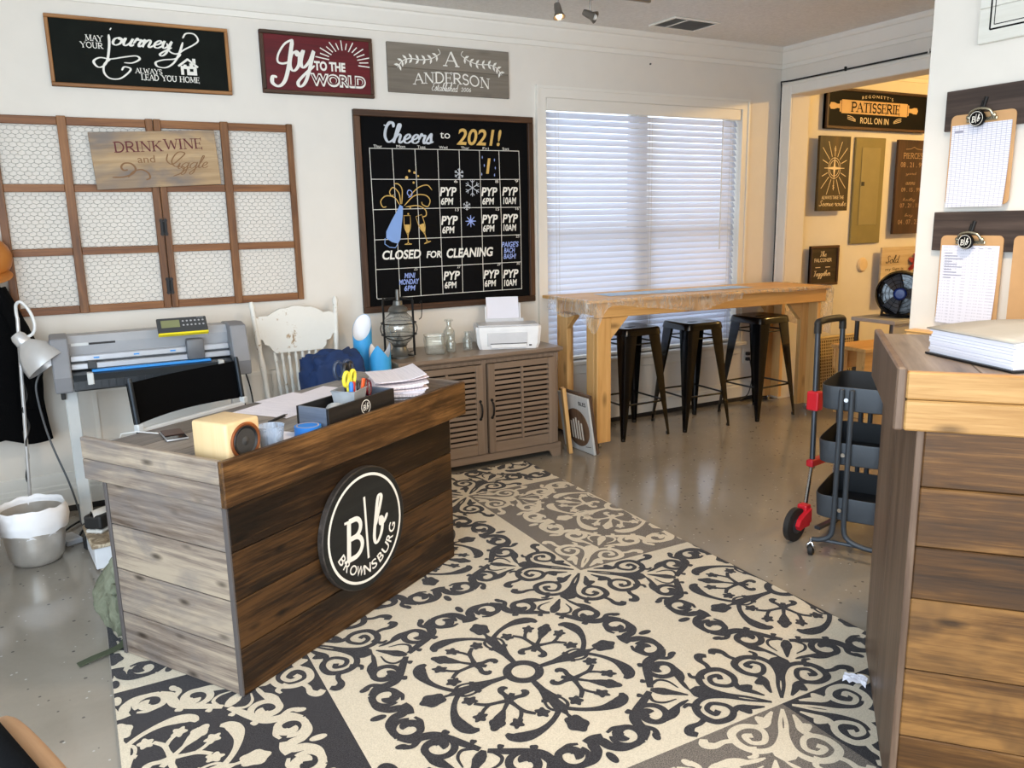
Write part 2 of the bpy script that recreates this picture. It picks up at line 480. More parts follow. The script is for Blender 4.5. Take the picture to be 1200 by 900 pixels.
# connected pen script: advance, list of strokes; x-height 1, ascender 2, descender -1
SCR = {
 'a': (1.15, [[(.9, .85), (.5, 1), (.12, .6), (.2, .08), (.55, .05), (.88, .55), (.92, .98), (.84, .3), (1.0, .02), (1.25, .25)]]),
 'b': (.95, [[(0, .2), (.38, 1.2), (.52, 1.95), (.32, 2.05), (.2, 1.2), (.2, .3), (.45, .02), (.8, .3), (.78, .8), (.5, .9), (.55, .65), (1.05, .8)]]),
 'd': (1.1, [[(.85, .85), (.5, 1), (.12, .6), (.2, .08), (.55, .05), (.85, .6), (.98, 2.0), (.82, .4), (.95, .02), (1.2, .25)]]),
 'e': (.85, [[(0, .3), (.5, .5), (.72, .8), (.5, 1.0), (.2, .65), (.25, .15), (.6, .02), (.95, .3)]]),
 'f': (.7, [[(0, .2), (.4, 1.2), (.55, 1.9), (.35, 2.0), (.28, 1), (.2, -.8), (.35, -.9), (.4, 0), (.75, .25)]]),
 'g': (1.1, [[(.88, .85), (.5, 1), (.12, .6), (.2, .1), (.55, .08), (.88, .6), (.92, .98), (.82, -.6), (.5, -1), (.3, -.75), (.75, -.2), (1.2, .25)]]),
 'h': (1.05, [[(0, .2), (.42, 1.2), (.54, 1.95), (.34, 2.05), (.22, 1.0), (.18, 0), (.25, .55), (.55, .98), (.75, .8), (.72, .2), (.88, .02), (1.12, .25)]]),
 'i': (.5, [[(0, .2), (.25, .98), (.2, .2), (.35, .02), (.6, .25)], [(.3, 1.42), (.33, 1.5)]]),
 'j': (.65, [[(.42, 1.0), (.36, .2), (.22, -.75), (-.1, -1.0), (-.2, -.7), (.2, -.2), (.7, .2)], [(.48, 1.45), (.54, 1.62)]]),
 'l': (.48, [[(0, .2), (.36, 1.2), (.5, 1.95), (.3, 2.05), (.18, 1.0), (.2, .2), (.35, .02), (.6, .25)]]),
 'm': (1.5, [[(0, .6), (.15, .95), (.15, 0), (.2, .5), (.45, .98), (.6, .8), (.6, 0), (.65, .5), (.9, .98), (1.08, .8), (1.08, .2), (1.2, .02), (1.5, .25)]]),
 'n': (1.05, [[(0, .6), (.16, .98), (.16, 0), (.22, .5), (.52, .98), (.74, .8), (.72, .2), (.88, .02), (1.12, .25)]]),
 'o': (1.0, [[(.55, 1), (.18, .8), (.14, .25), (.48, 0), (.84, .3), (.82, .8), (.55, 1), (.65, .78), (1.05, .82)]]),
 'r': (.8, [[(0, .35), (.2, 1.08), (.32, .85), (.62, .92), (.55, .3), (.68, .02), (.9, .25)]]),
 's': (.75, [[(0, .2), (.42, 1.12), (.5, .65), (.55, .2), (.3, 0), (.08, .15), (.5, .1), (.85, .25)]]),
 't': (.6, [[(0, .2), (.32, 1.65), (.24, .3), (.4, .02), (.68, .25)], [(.02, 1.12), (.62, 1.2)]]),
 'u': (1.05, [[(0, .6), (.15, .98), (.14, .3), (.38, .02), (.72, .4), (.84, .98), (.78, .25), (.92, .02), (1.15, .25)]]),
 'y': (1.05, [[(0, .6), (.16, .98), (.14, .35), (.38, .05), (.72, .45), (.86, .98), (.74, -.55), (.42, -1), (.2, -.75), (.65, -.2), (1.1, .2)]]),
 'C': (1.2, [[(.95, 1.6), (1.05, 1.95), (.75, 2.0), (.3, 1.5), (.12, .8), (.3, .1), (.7, 0), (1.15, .35)]]),
 'E': (1.15, [[(.95, 1.7), (.75, 2.0), (.4, 1.7), (.55, 1.15), (.75, 1.1), (.35, 1.0), (.12, .5), (.4, .02), (.8, .1), (1.2, .35)]]),
 'G': (1.35, [[(.95, 1.6), (1.0, 1.95), (.7, 2.0), (.25, 1.4), (.15, .7), (.45, .4), (.9, .8), (1.05, 1.1), (.95, .2), (.6, -.4), (.2, -.3), (.6, 0), (1.3, .3)]]),
 'J': (1.2, [[(.2, 1.5), (.5, 1.95), (1.1, 2.0), (.85, 1.2), (.65, .2), (.45, -.7), (.1, -1), (-.1, -.7), (.1, -.55)]]),
 'S': (1.1, [[(.95, 1.65), (.75, 2.0), (.4, 1.7), (.55, 1.15), (.8, .7), (.65, .1), (.25, 0), (.05, .35), (.4, .3), (1.1, .4)]]),
 'T': (1.1, [[(.0, 1.7), (.3, 1.95), (.7, 1.8), (1.1, 2.0)], [(.65, 1.85), (.5, .6), (.3, .05), (.05, .2)]]),
 ' ': (.55, []),
}
def put_script(mb, word, box, w, z=0.0, m=None, slant=0.18, contrast=0.6, post=None, k=6):
    x = 0; items = []
    for ch in word:
        adv, strokes = SCR[ch]
        for pts in strokes: items.append([(p[0] + x + slant * p[1], p[1]) for p in pts])
        x += adv
    items = [[(p[0], p[1]) for p in crom(pts, k)] for pts in items]
    g = fit([p for it in items for p in it], box)
    for i, it in enumerate(items):
        q = [g(*p) for p in it]
        if post: q = [post(*p) for p in q]
        pen(mb, q, w, z + (i % 7) * .0003, m, contrast)
def pen(mb, q, w, z=0.0, m=None, contrast=0.6, taper=True):
    """stroke that is thick where it runs up and down and thin where it runs across"""
    N = len(q); W = []
    for i in range(N):
        a = q[max(0, i - 1)]; b = q[min(N - 1, i + 1)]
        dx, dy = b[0] - a[0], b[1] - a[1]; L = math.hypot(dx, dy) or 1
        ww = w * (1 - contrast + contrast * (abs(dy) / L) ** 1.5)
        if taper: ww *= min(1, 0.45 + 0.35 * min(i, N - 1 - i))
        W.append(ww)
    mb.ribbon(q, W, z, m=m)
def curve(mb, pts, w, z=0.0, m=None, contrast=0.0, k=8, taper=True):
    pen(mb, [(p[0], p[1]) for p in crom(pts, k)], w, z, m, contrast, taper)
def dot(mb, x, y, r, z=0.0, m=None, n=12, sy=1.0):
    mb.poly([(x + r * math.cos(2 * PI * i / n), y + r * sy * math.sin(2 * PI * i / n)) for i in range(n)], z, m)

# ------------------------------------------------------------------ materials of the room
WHITE_WALL = plain('wall_paint', (226, 219, 208), 0.75, var=0.015, bump=0.05, bscale=180)
TRIM_WHITE = plain('trim_paint', (232, 227, 217), 0.45, var=0.01)
def ceiling_mat():
    m = NT('ceiling_texture')
    v = m.coord()
    h = m.noise(v, 45, 6, 0.7)
    m.l(m.ramp(h, [(0.3, lin((222, 220, 215))), (0.7, lin((240, 238, 234)))]), m.b.inputs['Base Color'])
    m.b.inputs['Roughness'].default_value = 0.9
    m.bump(h, 0.35, 0.012)
    return m.mat
CEIL = ceiling_mat()
def floor_mat():
    m = NT('flecked_epoxy_floor')
    v = m.coord()
    big = m.noise(v, 0.9, 5, 0.6, 0.6)
    col = m.ramp(big, [(0.3, lin((138, 129, 116))), (0.5, lin((152, 143, 130))), (0.72, lin((162, 154, 142)))])
    speck = m.noise(v, 55, 3, 0.6)
    col = m.mix(m.math('MULTIPLY', speck, 0.18), col, lin((110, 106, 100)))
    for sc_, thr, c, off in ((26, 0.16, (70, 68, 66), 0.0), (31, 0.13, (190, 187, 180), 5.3), (17, 0.11, (84, 80, 76), 9.1)):
        vo = m.n('ShaderNodeTexVoronoi'); vo.inputs['Scale'].default_value = sc_
        m.l(m.mapping(v, (1.0, 1.0, 1.0), (off, off, 0)), vo.inputs['Vector'])
        sel = m.math('GREATER_THAN', vo.outputs['Color'], 0.66)
        spot = m.math('LESS_THAN', vo.outputs['Distance'], thr)
        col = m.mix(m.math('MULTIPLY', m.math('MULTIPLY', sel, spot), 0.75), col, lin(c))
    m.l(col, m.b.inputs['Base Color'])
    rg = m.ramp(m.noise(v, 2.2, 4, 0.6), [(0.3, (0.10, 0.10, 0.10, 1)), (0.7, (0.20, 0.20, 0.20, 1))])
    m.l(rg, m.b.inputs['Roughness'])
    m.b.inputs['Specular IOR Level'].default_value = 0.55
    m.bump(m.noise(v, 9, 3), 0.05, 0.006)
    return m.mat
FLOOR = floor_mat()
BLACK_GAP = plain('flat_black', (34, 32, 31), 0.6)

# ------------------------------------------------------------------ the room
YB, XR, ZC = 4.812, 5.067, 2.766
b = MB(); b.box(-2.4, -3.2, -0.08, 8.6, 5.1, 0.0); struct(b.build('floor', FLOOR))
b = MB(); b.box(-2.4, -3.2, ZC, 8.6, 5.1, ZC + 0.1); struct(b.build('ceiling', CEIL))
WX0, WX1, WZ0, WZ1 = 2.894, 4.655, 0.50, 2.30
b = MB()
b.box(-1.3, YB, 0, WX0, YB + .16, ZC); b.box(WX1, YB, 0, 8.4, YB + .16, ZC)
b.box(WX0, YB, 0, WX1, YB + .16, WZ0); b.box(WX0, YB, WZ1, WX1, YB + .16, ZC)
struct(b.build('wall_back', WHITE_WALL))
b = MB(); b.box(-1.42, 2.3, 0, -1.3, YB + .16, ZC); struct(b.build('wall_left', WHITE_WALL))
OZ = 2.415                                                  # head of the wide opening
b = MB(); b.box(XR, 4.69, 0, XR + .19, YB, ZC); b.box(XR, -1.5, OZ, XR + .19, 4.69, ZC); b.box(XR, -1.5, 0, XR + .19, 0.6, OZ)
struct(b.build('wall_right', WHITE_WALL))
b = MB(); b.box(2.9, -1.5, 0, 3.05, 2.033, ZC, .004); struct(b.build('wall_partition', WHITE_WALL))
b = MB(); b.box(8.3, -1.5, 0, 8.42, YB, ZC); b.box(3.05, -1.62, 0, 8.42, -1.5, ZC); struct(b.build('wall_far', WHITE_WALL))  # unseen walls added to keep the sky light out of the next room

# crown moulding, baseboards, casings
CR = [(0, 0), (.012, 0), (.014, .03), (.022, .034), (.03, .05), (.05, .10), (.052, .112), (.062, .118), (.07, .135), (.07, .149), (0, .149)]
def run_profile(mb, prof, p0, p1, out):
    """sweep a (depth, height) profile from p0 to p1; out = unit vector away from the wall"""
    n = len(prof); V = []
    for p in (p0, p1):
        for d, h in prof: V.append((p[0] + out[0] * d, p[1] + out[1] * d, p[2] + h))
    F = [tuple(range(n)), tuple(reversed(range(n, 2 * n)))]
    for i in range(n):
        j = (i + 1) % n; F.append((i, n + i, n + j, j))
    mb._add(V, F)
b = MB(); run_profile(b, CR, (-1.3, YB, ZC - .149), (XR, YB, ZC - .149), (0, -1)); struct(b.build('trim_1', TRIM_WHITE))
b = MB(); run_profile(b, CR, (XR, YB, ZC - .149), (XR, -1.5, ZC - .149), (-1, 0)); struct(b.build('trim_2', TRIM_WHITE))
b = MB(); run_profile(b, CR, (XR + .19, YB, ZC - .149), (8.3, YB, ZC - .149), (0, -1)); struct(b.build('trim_3', TRIM_WHITE))
# cased opening in the right wall
b = MB()
b.box(XR - .02, 4.69, 0, XR, 4.775, OZ + .085, .005); b.box(XR - .02, 0.6, OZ, XR, 4.69, OZ + .085, .005)
b.box(XR - .026, 0.55, OZ + .07, XR, 4.78, OZ + .09, .003); b.box(XR - .026, 4.768, 0, XR, 4.78, OZ + .09, .003)
struct(b.build('trim_4', TRIM_WHITE))
BB = [(0, 0.035), (.018, .035), (.018, .125), (.012, .132), (.012, .150), (.006, .158), (0, .16)]
b = MB(); run_profile(b, BB, (-1.3, YB, 0), (XR, YB, 0), (0, -1)); run_profile(b, [(0, .155), (.008, .158), (.008, .215), (0, .22)], (-1.3, YB, 0), (2.82, YB, 0), (0, -1))
struct(b.build('baseboard_back', TRIM_WHITE))
b = MB(); b.box(-1.3, YB - .012, 0, XR, YB, .036); struct(b.build('trim_5', BLACK_GAP))  # black strip painting the dark gap and shadow under the baseboard
b = MB(); run_profile(b, BB, (XR + .19, YB, 0), (8.3, YB, 0), (0, -1)); struct(b.build('baseboard_right', TRIM_WHITE))
# raised wall panel behind the cutter
b = MB()
for x0, x1 in ((0.02, 1.0),):
    for (a0, c0, a1, c1) in ((x0, .33, x1, .37), (x0, .64, x1, .66), (x0, .33, x0 + .025, .66), (x1 - .025, .33, x1, .66)):
        b.box(a0, YB - (.012 if a1 - a0 > .1 else .013), c0, a1, YB, c1)
struct(b.build('trim_6', TRIM_WHITE))

# window: casing, jambs, sashes, glass and the blind in front
win = bpy.data.objects.new('window_1', None); COL.objects.link(win); win['kind'] = 'structure'
win.location = (0, 0, 0)
b = MB()
cw = .072
for k, (d, w) in enumerate(((.018, cw), (.026, .0175))):
    b.box(WX0 - cw - .001 * k, YB - d, WZ0 - .02, WX0 if k == 0 else WX0 - cw + w, YB - .001 * k, WZ1 + (0 if k == 0 else cw - w))
    b.box(WX1 if k == 0 else WX1 + cw - w, YB - d, WZ0 - .02, WX1 + cw + .001 * k, YB - .001 * k, WZ1 + (0 if k == 0 else cw - w))
    b.box(WX0 - cw - .001 * k, YB - d, WZ1 if k == 0 else WZ1 + cw - w, WX1 + cw + .001 * k, YB - .001 * k, WZ1 + cw + .001 * k)
b.box(WX0 - cw - .03, YB - .055, WZ0 - .03, WX1 + cw + .03, YB + .05, WZ0, .006)      # stool
b.box(WX0 - cw, YB - .018, WZ0 - .10, WX1 + cw, YB, WZ0 - .03, .004)                 # apron
b.build('casing', TRIM_WHITE, win)
b = MB()
for (x0, x1) in ((WX0, 3.74), (3.80, WX1)):
    for (z0, z1, y) in ((WZ0, 1.42, .095), (1.36, WZ1, .12)):
        b.box(x0, YB + y, z0, x0 + .05, YB + y + .03, z1); b.box(x1 - .05, YB + y, z0, x1, YB + y + .03, z1)
        b.box(x0, YB + y, z0, x1, YB + y + .03, z0 + .06); b.box(x0, YB + y, z1 - .06, x1, YB + y + .03, z1)
b.box(3.74, YB + .08, WZ0, 3.80, YB + .16, WZ1)
b.build('sash', TRIM_WHITE, win)
b = MB()
for (x0, x1) in ((WX0 + .05, 3.69), (3.85, WX1 - .05)):
    b.box(x0, YB + .107, WZ0 + .06, x1, YB + .111, 1.36); b.box(x0, YB + .133, 1.42, x1, YB + .137, WZ1 - .06)
PANE = glass('window_glass', (0.96, 0.98, 1.0), 0.02, 0.05)
b.build('pane', PANE, win)

def slat_mat():
    m = NT('blind_slat')
    m.b.inputs['Base Color'].default_value = lin((238, 238, 240)); m.b.inputs['Roughness'].default_value = 0.45
    tl = m.n('ShaderNodeBsdfTranslucent'); tl.inputs[0].default_value = lin((226, 232, 245))
    mx = m.n('ShaderNodeMixShader'); mx.inputs[0].default_value = 0.42
    m.l(m.b.outputs[0], mx.inputs[1]); m.l(tl.outputs[0], mx.inputs[2]); m.l(mx.outputs[0], m.out.inputs[0])
    return m.mat
SLAT = slat_mat()
CORD = plain('white_cord', (222, 220, 214), 0.7)
bl = thing('venetian_blind', 'white horizontal slat blind closed over the bright back window', 'blind', (3.775, YB + .035, WZ0))
b = MB(); b.box(-.872, -.03, 1.725, .872, .03, 1.795, .004); b.build('headrail', TRIM_WHITE, bl)
b = MB(); b.box(-.872, -.045, 1.72, .872, -.032, 1.80, .004); b.build('valance', TRIM_WHITE, bl)
b = MB(); PZ = .0432
for i in range(39):
    z = .055 + i * PZ
    tz, ty = .0235 * math.sin(1.02), .0235 * math.cos(1.02)
    # slightly crowned slat, room edge down
    pts = [(-ty, -tz), (-ty * .33 - .002, -tz * .33 + .001), (ty * .33 - .002, tz * .33 + .001), (ty, tz)]
    V = []; F = []
    for x in (-.868, .868):
        V += [(x, y, z + h) for y, h in pts] + [(x, y + .0012, z + h - .002) for y, h in reversed(pts)]
    n = 8
    for k in range(n): F.append((k, n + k, n + (k + 1) % n, (k + 1) % n))
    F += [tuple(range(n)), tuple(reversed(range(n, 2 * n)))]
    b._add(V, F)
b.build('slats', SLAT, bl)
b = MB(); b.box(-.868, -.024, .004, .868, .024, .026, .004); b.build('bottom_rail', TRIM_WHITE, bl)
for x in (-.78, 0.02, .80):
    b = MB()
    for dx in (-.012, .012): b.tube([(x + dx, -.027, .02), (x + dx, -.027, 1.73)], .0012, 5)
    b.build('ladder_cord', CORD, bl)
b = MB(); b.tube([(.70, -.034, .75), (.70, -.034, 1.74)], .004, 8); b.build('tilt_wand', CORD, bl)

# ------------------------------------------------------------------ the patterned rug
def pile(name, c0, c1, sc=260):
    m = NT(name)
    v = m.coord()
    f = m.noise(v, sc, 2, 0.7); g = m.noise(v, 3.0, 3)
    col = m.ramp(f, [(0.36, lin(c0)), (0.64, lin(c1))])
    col = m.mix(m.math('MULTIPLY', g, 0.10), col, lin(tuple(x * .7 for x in c0)))
    m.l(col, m.b.inputs['Base Color'])
    m.b.inputs['Roughness'].default_value = 0.95
    m.b.inputs['Specular IOR Level'].default_value = 0.1
    m.b.inputs['Sheen Weight'].default_value = 0.15
    m.bump(f, 0.5, 0.004)
    return m.mat
CREAM = pile('cream_pile', (200, 188, 166), (222, 210, 188))
CHAR = pile('charcoal_pile', (18, 16, 18), (66, 62, 65), 330)
TAUPE = pile('taupe_pile', (74, 66, 60), (140, 130, 119), 330)
TAPE = pile('rug_binding', (120, 112, 100), (140, 130, 118))
RX0, RX1, RY0, RY1 = -.034, 2.388, 1.2, 4.255
TX = [-.635, .580, 1.790, 3.0]; TY = [.45, 1.585, 2.72, 3.85, 4.98]
def P2(r, a): return (r * math.cos(math.radians(a)), r * math.sin(math.radians(a)))
def spiral(c, r0, r1, a0, sweep, n=16):
    return [(c[0] + (r0 + (r1 - r0) * (i / n) ** .8) * math.cos(math.radians(a0 + sweep * i / n)),
             c[1] + (r0 + (r1 - r0) * (i / n) ** .8) * math.sin(math.radians(a0 + sweep * i / n))) for i in range(n + 1)]
def scroll(c, R, a0, sgn):
    """C-scroll that rolls in to a round ball; sgn gives the turning sense"""
    pts = []; W = []
    N = 34
    for i in range(N + 1):
        t = i / N; ang = a0 + sgn * 430 * t
        r = R if t < .58 else R * (1 - ((t - .58) / .42) ** 1.15 * .93)
        pts.append((c[0] + r * math.cos(math.radians(ang)), c[1] + r * math.sin(math.radians(ang))))
        W.append(.016 + .008 * min(1, t / .2) if t < .6 else .024 + .016 * min(1, (t - .6) / .25) - (.014 * max(0, (t - .9) / .1)))
    return pts, W
def lerp_w(ws, n):
    out = []
    for i in range(n):
        q = i / (n - 1) * (len(ws) - 1); k = min(int(q), len(ws) - 2); out.append(ws[k] + (ws[k + 1] - ws[k]) * (q - k))
    return out
def motif_strokes():
    """strokes of one tile: list of (points, widths or width); centre at the origin; blobs: (polygon)"""
    S = []; Bl = []
    def st(pts, ws, k=9):
        q = crom(pts, k) if len(pts) > 2 else [Vector(p) for p in pts]
        S.append((q, lerp_w(ws, len(q)) if isinstance(ws, list) else ws))
    S.append((_arc(0, 0, .055, .055, 0, 360, 32), .030))
    def blob(c, r, lobes=3, a=0, el=1.35, amp=.16):
        pts = []
        for i in range(28):
            t = 2 * PI * i / 28
            rr = r * (1 + amp * math.cos(lobes * t))
            x, y = rr * el * math.cos(t), rr * math.sin(t)
            ca, sa = math.cos(math.radians(a)), math.sin(math.radians(a))
            pts.append((c[0] + x * ca - y * sa, c[1] + x * sa + y * ca))
        Bl.append(pts)
    for q in range(4):
        d = 45 + 90 * q                        # petal axis
        ax = 90 * q                            # spoke axis
        st([P2(.065, ax), P2(.12, ax), P2(.18, ax), P2(.25, ax)], [.020, .026, .034, .048])
        for s2 in (1, -1): st([P2(.165, ax), P2(.185, ax + s2 * 6), P2(.180, ax + s2 * 11)], [.02, .018, .016])
        st([P2(.25, ax), P2(.275, ax), P2(.30, ax)], [.030, .012, .014])
        blob(P2(.330, ax), .034, 5, ax, 1.25, .10)
        for s in (1, -1):
            A = lambda r, t: P2(r, d + s * t)
            st([A(.228, 46), A(.262, 39), A(.295, 32), A(.326, 24.5), A(.348, 17), A(.353, 11), A(.340, 7)], [.030, .019, .018, .020, .028, .044, .046, .034, .014])
            st([A(.25, 45), A(.235, 38), A(.205, 36), A(.165, 39), A(.125, 42)], [.022, .012, .010, .012, .014])
            st([A(.172, 0), A(.196, 9), A(.222, 16), A(.240, 25)], [.022, .015, .017, .014])
            blob(A(.238, 30), .021, 5, d + s * 50, 1.15, .20)
            st([A(.218, 14), A(.248, 14), A(.276, 12.5)], [.014, .013, .014])
            blob(A(.285, 12), .020, 5, d + s * 10, 1.2, .22)
            st([A(.172, 0), A(.150, 7), A(.138, 16), A(.120, 19), A(.110, 12)], [.024, .020, .018, .020, .026, .022, .010])
            c1 = A(.463, 16); c2 = A(.463, 33.5)
            S.append(scroll(c1, .044, d + s * 16 + 180 - s * 25, s))
            S.append(scroll(c2, .044, d + s * 33.5 + s * 130, -s))
            st([A(.424, 1.5), A(.418, 8), A(.417, 16), A(.428, 22), A(.455, 25), A(.487, 26.5), A(.508, 31)], [.020, .026, .030, .034, .036, .034, .030, .024])
            st([A(.509, 31), A(.500, 38.5), A(.470, 42), A(.440, 43), A(.424, 45.5)], [.022, .026, .034, .036, .034])
            st([A(.508, 17), A(.520, 12), A(.522, 7.5)], [.022, .034, .030, .016])
            st([A(.505, 13), A(.532, 5.5), A(.548, 2.8)], [.018, .016, .006])
            st([A(.425, 4), A(.447, 7.8), A(.480, 7.2), A(.512, 3.6)], [.014, .012, .010, .005])
            st([A(.478, 25), A(.505, 24), A(.526, 26)], [.026, .018, .022])
            blob(A(.527, 26.6), .013, 2, d + s * 60, 1.3, .1)
            blob(A(.400, 6), .010, 3, d, 1.3); blob(A(.402, 20), .012, 3, d + s * 20, 1.3)
            st([A(.424, 30), A(.412, 34), A(.416, 38)], [.010, .016, .010])
        st([P2(.13, d), P2(.165, d), P2(.19, d)], [.018, .028, .026])
        st([P2(.185, d), P2(.225, d), P2(.262, d), P2(.29, d), P2(.312, d)], [.016, .013, .036, .044, .040])
        blob(P2(.302, d), .024, 3, d, 1.15, .22)
        st([P2(.425, d), P2(.448, d), P2(.470, d), P2(.495, d), P2(.520, d), P2(.545, d)], [.016, .036, .040, .026, .018, .006])
        st([P2(.424, ax - 4), P2(.416, ax), P2(.424, ax + 4)], .034)
        blob(P2(.512, ax), .015, 2, ax, 1.6, .1)
        # corner rosette: corner of the tile lies at (+-.605, +-.567) along this diagonal
        cx, cy = .605 * (1 if q in (0, 3) else -1), .5675 * (1 if q in (0, 1) else -1)
        inw = d + 180
        def K(r, t): x, y = P2(r, inw + t); return (cx + x, cy + y)
        for s in (1, -1):
            st([K(.03, 0), K(.10, s * 5), K(.17, s * 3), K(.232, s * 7), K(.268, s * 16), K(.272, s * 27), K(.245, s * 37), K(.195, s * 38), K(.165, s * 29), K(.176, s * 18), K(.218, s * 15), K(.240, s * 22), K(.226, s * 29), K(.208, s * 25)], [.010, .012, .016, .020, .024, .026, .026, .024, .020, .018, .018, .018, .020, .020], 6)
            st([K(.060, s * 31), K(.10, s * 26), K(.14, s * 23), K(.168, s * 30)], [.008, .020, .028, .022, .020], 6)
            blob(K(.125, s * 33), .013, 3, inw, 1.5)
            st([K(.262, s * 31), K(.292, s * 35), K(.325, s * 36), K(.345, s * 39.5), K(.330, s * 43)], [.020, .018, .020, .030, .032, .022], 6)
            st([K(.255, s * 20), K(.29, s * 16), K(.31, s * 19)], [.02, .018, .010])
        Bl.append([K(.13, 5), K(.20, 5), K(.245, 9), K(.268, 6), K(.285, 0), K(.268, -6), K(.245, -9), K(.20, -5), K(.13, -5)])
    return S, Bl
def build_rug():
    S, Bl = motif_strokes()
    mb = MB()
    tiles = {(0, 3): (0, 1), (1, 3): (0, 1), (2, 3): (0, 1), (0, 2): (0, 1), (1, 2): (0, 1), (2, 2): (2, 0),
             (0, 1): (1, 0), (1, 1): (0, 1), (2, 1): (0, 1), (0, 0): (1, 0), (1, 0): (2, 0), (2, 0): (1, 0)}
    z0 = .0095
    for (i, j), (bg, fg) in tiles.items():
        x0, x1, y0, y1 = TX[i], TX[i + 1], TY[j], TY[j + 1]
        t = MB()
        t.poly([(x0, y0), (x1, y0), (x1, y1), (x0, y1)], z0, m=bg)
        t.T = Matrix.Translation(((x0 + x1) / 2, (y0 + y1) / 2, 0)) @ Matrix.Diagonal(((x1 - x0) / 1.21, (y1 - y0) / 1.135, 1, 1))
        for k, (pts, w) in enumerate(S):
            t.ribbon(pts, w, z0 + .0006 + (k % 5) * .00005, m=fg)
        for k, pl in enumerate(Bl): t.poly(pl, z0 + .0009 + (k % 3) * .00005, m=fg)
        bm = bmesh.new()
        vs_ = [bm.verts.new(v) for v in t.V]
        for f, mi in zip(t.F, t.MI):
            try:
                fc = bm.faces.new([vs_[q] for q in f]); fc.material_index = mi
            except ValueError: pass
        for co, no in (((max(x0, RX0), 0, 0), (-1, 0, 0)), ((min(x1, RX1), 0, 0), (1, 0, 0)), ((0, max(y0, RY0), 0), (0, -1, 0)), ((0, min(y1, RY1), 0), (0, 1, 0))):
            bmesh.ops.bisect_plane(bm, geom=bm.verts[:] + bm.edges[:] + bm.faces[:], plane_co=co, plane_no=no, clear_outer=True)
        bm.verts.index_update()
        o = len(mb.V)
        mb.V.extend(tuple(v.co) for v in bm.verts)
        for f in bm.faces:
            f.normal_update()
            idx = [v.index + o for v in f.verts]
            if f.normal.z < 0: idx.reverse()
            mb.F.append(tuple(idx)); mb.MI.append(f.material_index)
        bm.free()
    mb.box(RX0 - .004, RY0 - .004, .0004, RX1 + .004, RY1 + .004, .009, .003, m=3)
    o = mb.build('area_rug', [CREAM, CHAR, TAUPE, TAPE])
    tag(o, 'large cream area rug with charcoal scroll medallion patchwork on the floor', 'rug')
build_rug()

# ------------------------------------------------------------------ signs and boards on the back wall
INK_WHITE = plain('white_paint', (233, 229, 219), 0.7, var=0.03)
INK_BLUE = plain('blue_chalk', (128, 160, 214), 0.8)
INK_PERI = plain('periwinkle_chalk', (150, 168, 226), 0.8)
INK_GOLD = plain('gold_chalk', (206, 168, 92), 0.8, var=0.15)
INK_SILVER = plain('silver_chalk', (198, 202, 208), 0.8, var=0.15)
INK_BLACK = plain('black_paint', (14, 13, 13), 0.6, spec=.12)
INK_MAROON = plain('maroon_paint', (98, 34, 36), 0.7)
INK_BRONZE = plain('bronze_paint', (128, 88, 48), 0.6)
INK_GOLDP = plain('pale_gold_paint', (212, 180, 126), 0.6)
CHALK_GREEN = plain('dark_green_black_board', (20, 23, 19), 0.75, var=0.2, spec=.12)
CHALKBOARD = plain('black_chalkboard', (8, 8, 9), 0.85, var=0.1, spec=.12)
RED_BOARD = wood('crimson_stained_board', (58, 6, 12), (88, 10, 20), (112, 16, 26), 'X', 0.6, knots=0, contrast=.6)
GREY_PLANK = wood('weathered_grey_plank', (92, 84, 74), (118, 109, 97), (136, 127, 114), 'X', 0.7, knots=.3, contrast=.6)
OAK_FRAME = wood('golden_oak_frame', (112, 72, 36), (150, 102, 56), (172, 124, 74), 'X', 0.5, knots=.3)
DARK_FRAME = wood('dark_walnut_frame', (38, 24, 15), (66, 43, 28), (96, 66, 44), 'X', 0.5, knots=.3)
RED_OAK = wood('red_brown_slat', (78, 42, 18), (120, 74, 36), (150, 100, 54), 'X', 0.5, knots=.35)
BURNT_PINE = wood('scorched_pine_board', (124, 96, 66), (172, 142, 104), (198, 170, 130), 'X', 0.6, knots=.3, contrast=.7, stain=(112, 106, 104))
BLACK_IRON = plain('black_iron', (20, 20, 21), 0.5, metal=0.4)
WIRE = plain('galvanised_wire', (120, 122, 124), 0.4, metal=0.6)
FACE = (PI / 2, 0, 0)            # local x right, y up, z out of a wall that faces -y

def sign(name, label, x0, z0, x1, z1, board, depth=.02, frame=None, frame_v=None, fw=.025, fd=.028, group=None, y=YB, cat='sign', roll=0.0, boards=1):
    """a sign on a wall facing the room; returns the thing and a helper giving local boxes"""
    w, h = x1 - x0, z1 - z0
    t = thing(name, label, cat, (x0, y - .001, z0), rot=(PI / 2, 0, 0))
    if roll: t.rotation_euler = (PI / 2, roll, 0)
    b = MB()
    for k in range(boards):
        b.box(0, h * k / boards + (.0012 if k else 0), 0, w, h * (k + 1) / boards, depth, .002)
    b.build('board', board, t)
    if frame:
        for q0, q1 in ((h - fw, h), (0, fw)):
            b = MB(); b.box(0, q0, 0, w, q1, fd, .003); b.build('frame_rail', frame, t)
        for q0, q1 in ((0, fw), (w - fw, w)):
            b = MB(); b.box(q0, fw + .0005, 0, q1, h - fw - .0005, fd + .001, .003); b.build('frame_stile', frame_v or frame, t)
    L = lambda bx: (bx[0] - x0, bx[1] - z0, bx[2] - x0, bx[3] - z0)
    return t, L, depth + .0012

# wood grain of boards laid in the xy plane runs along x; uprights need y
OAK_Y = wood('golden_oak_side', (112, 72, 36), (150, 102, 56), (172, 124, 74), 'Y', 0.5, knots=.3)
DARK_Y = wood('dark_walnut_side', (38, 24, 15), (66, 43, 28), (96, 66, 44), 'Y', 0.5, knots=.3)
RED_OAK_Y = wood('red_brown_stile', (76, 44, 20), (116, 74, 38), (148, 100, 56), 'Y', 0.5, knots=.35)

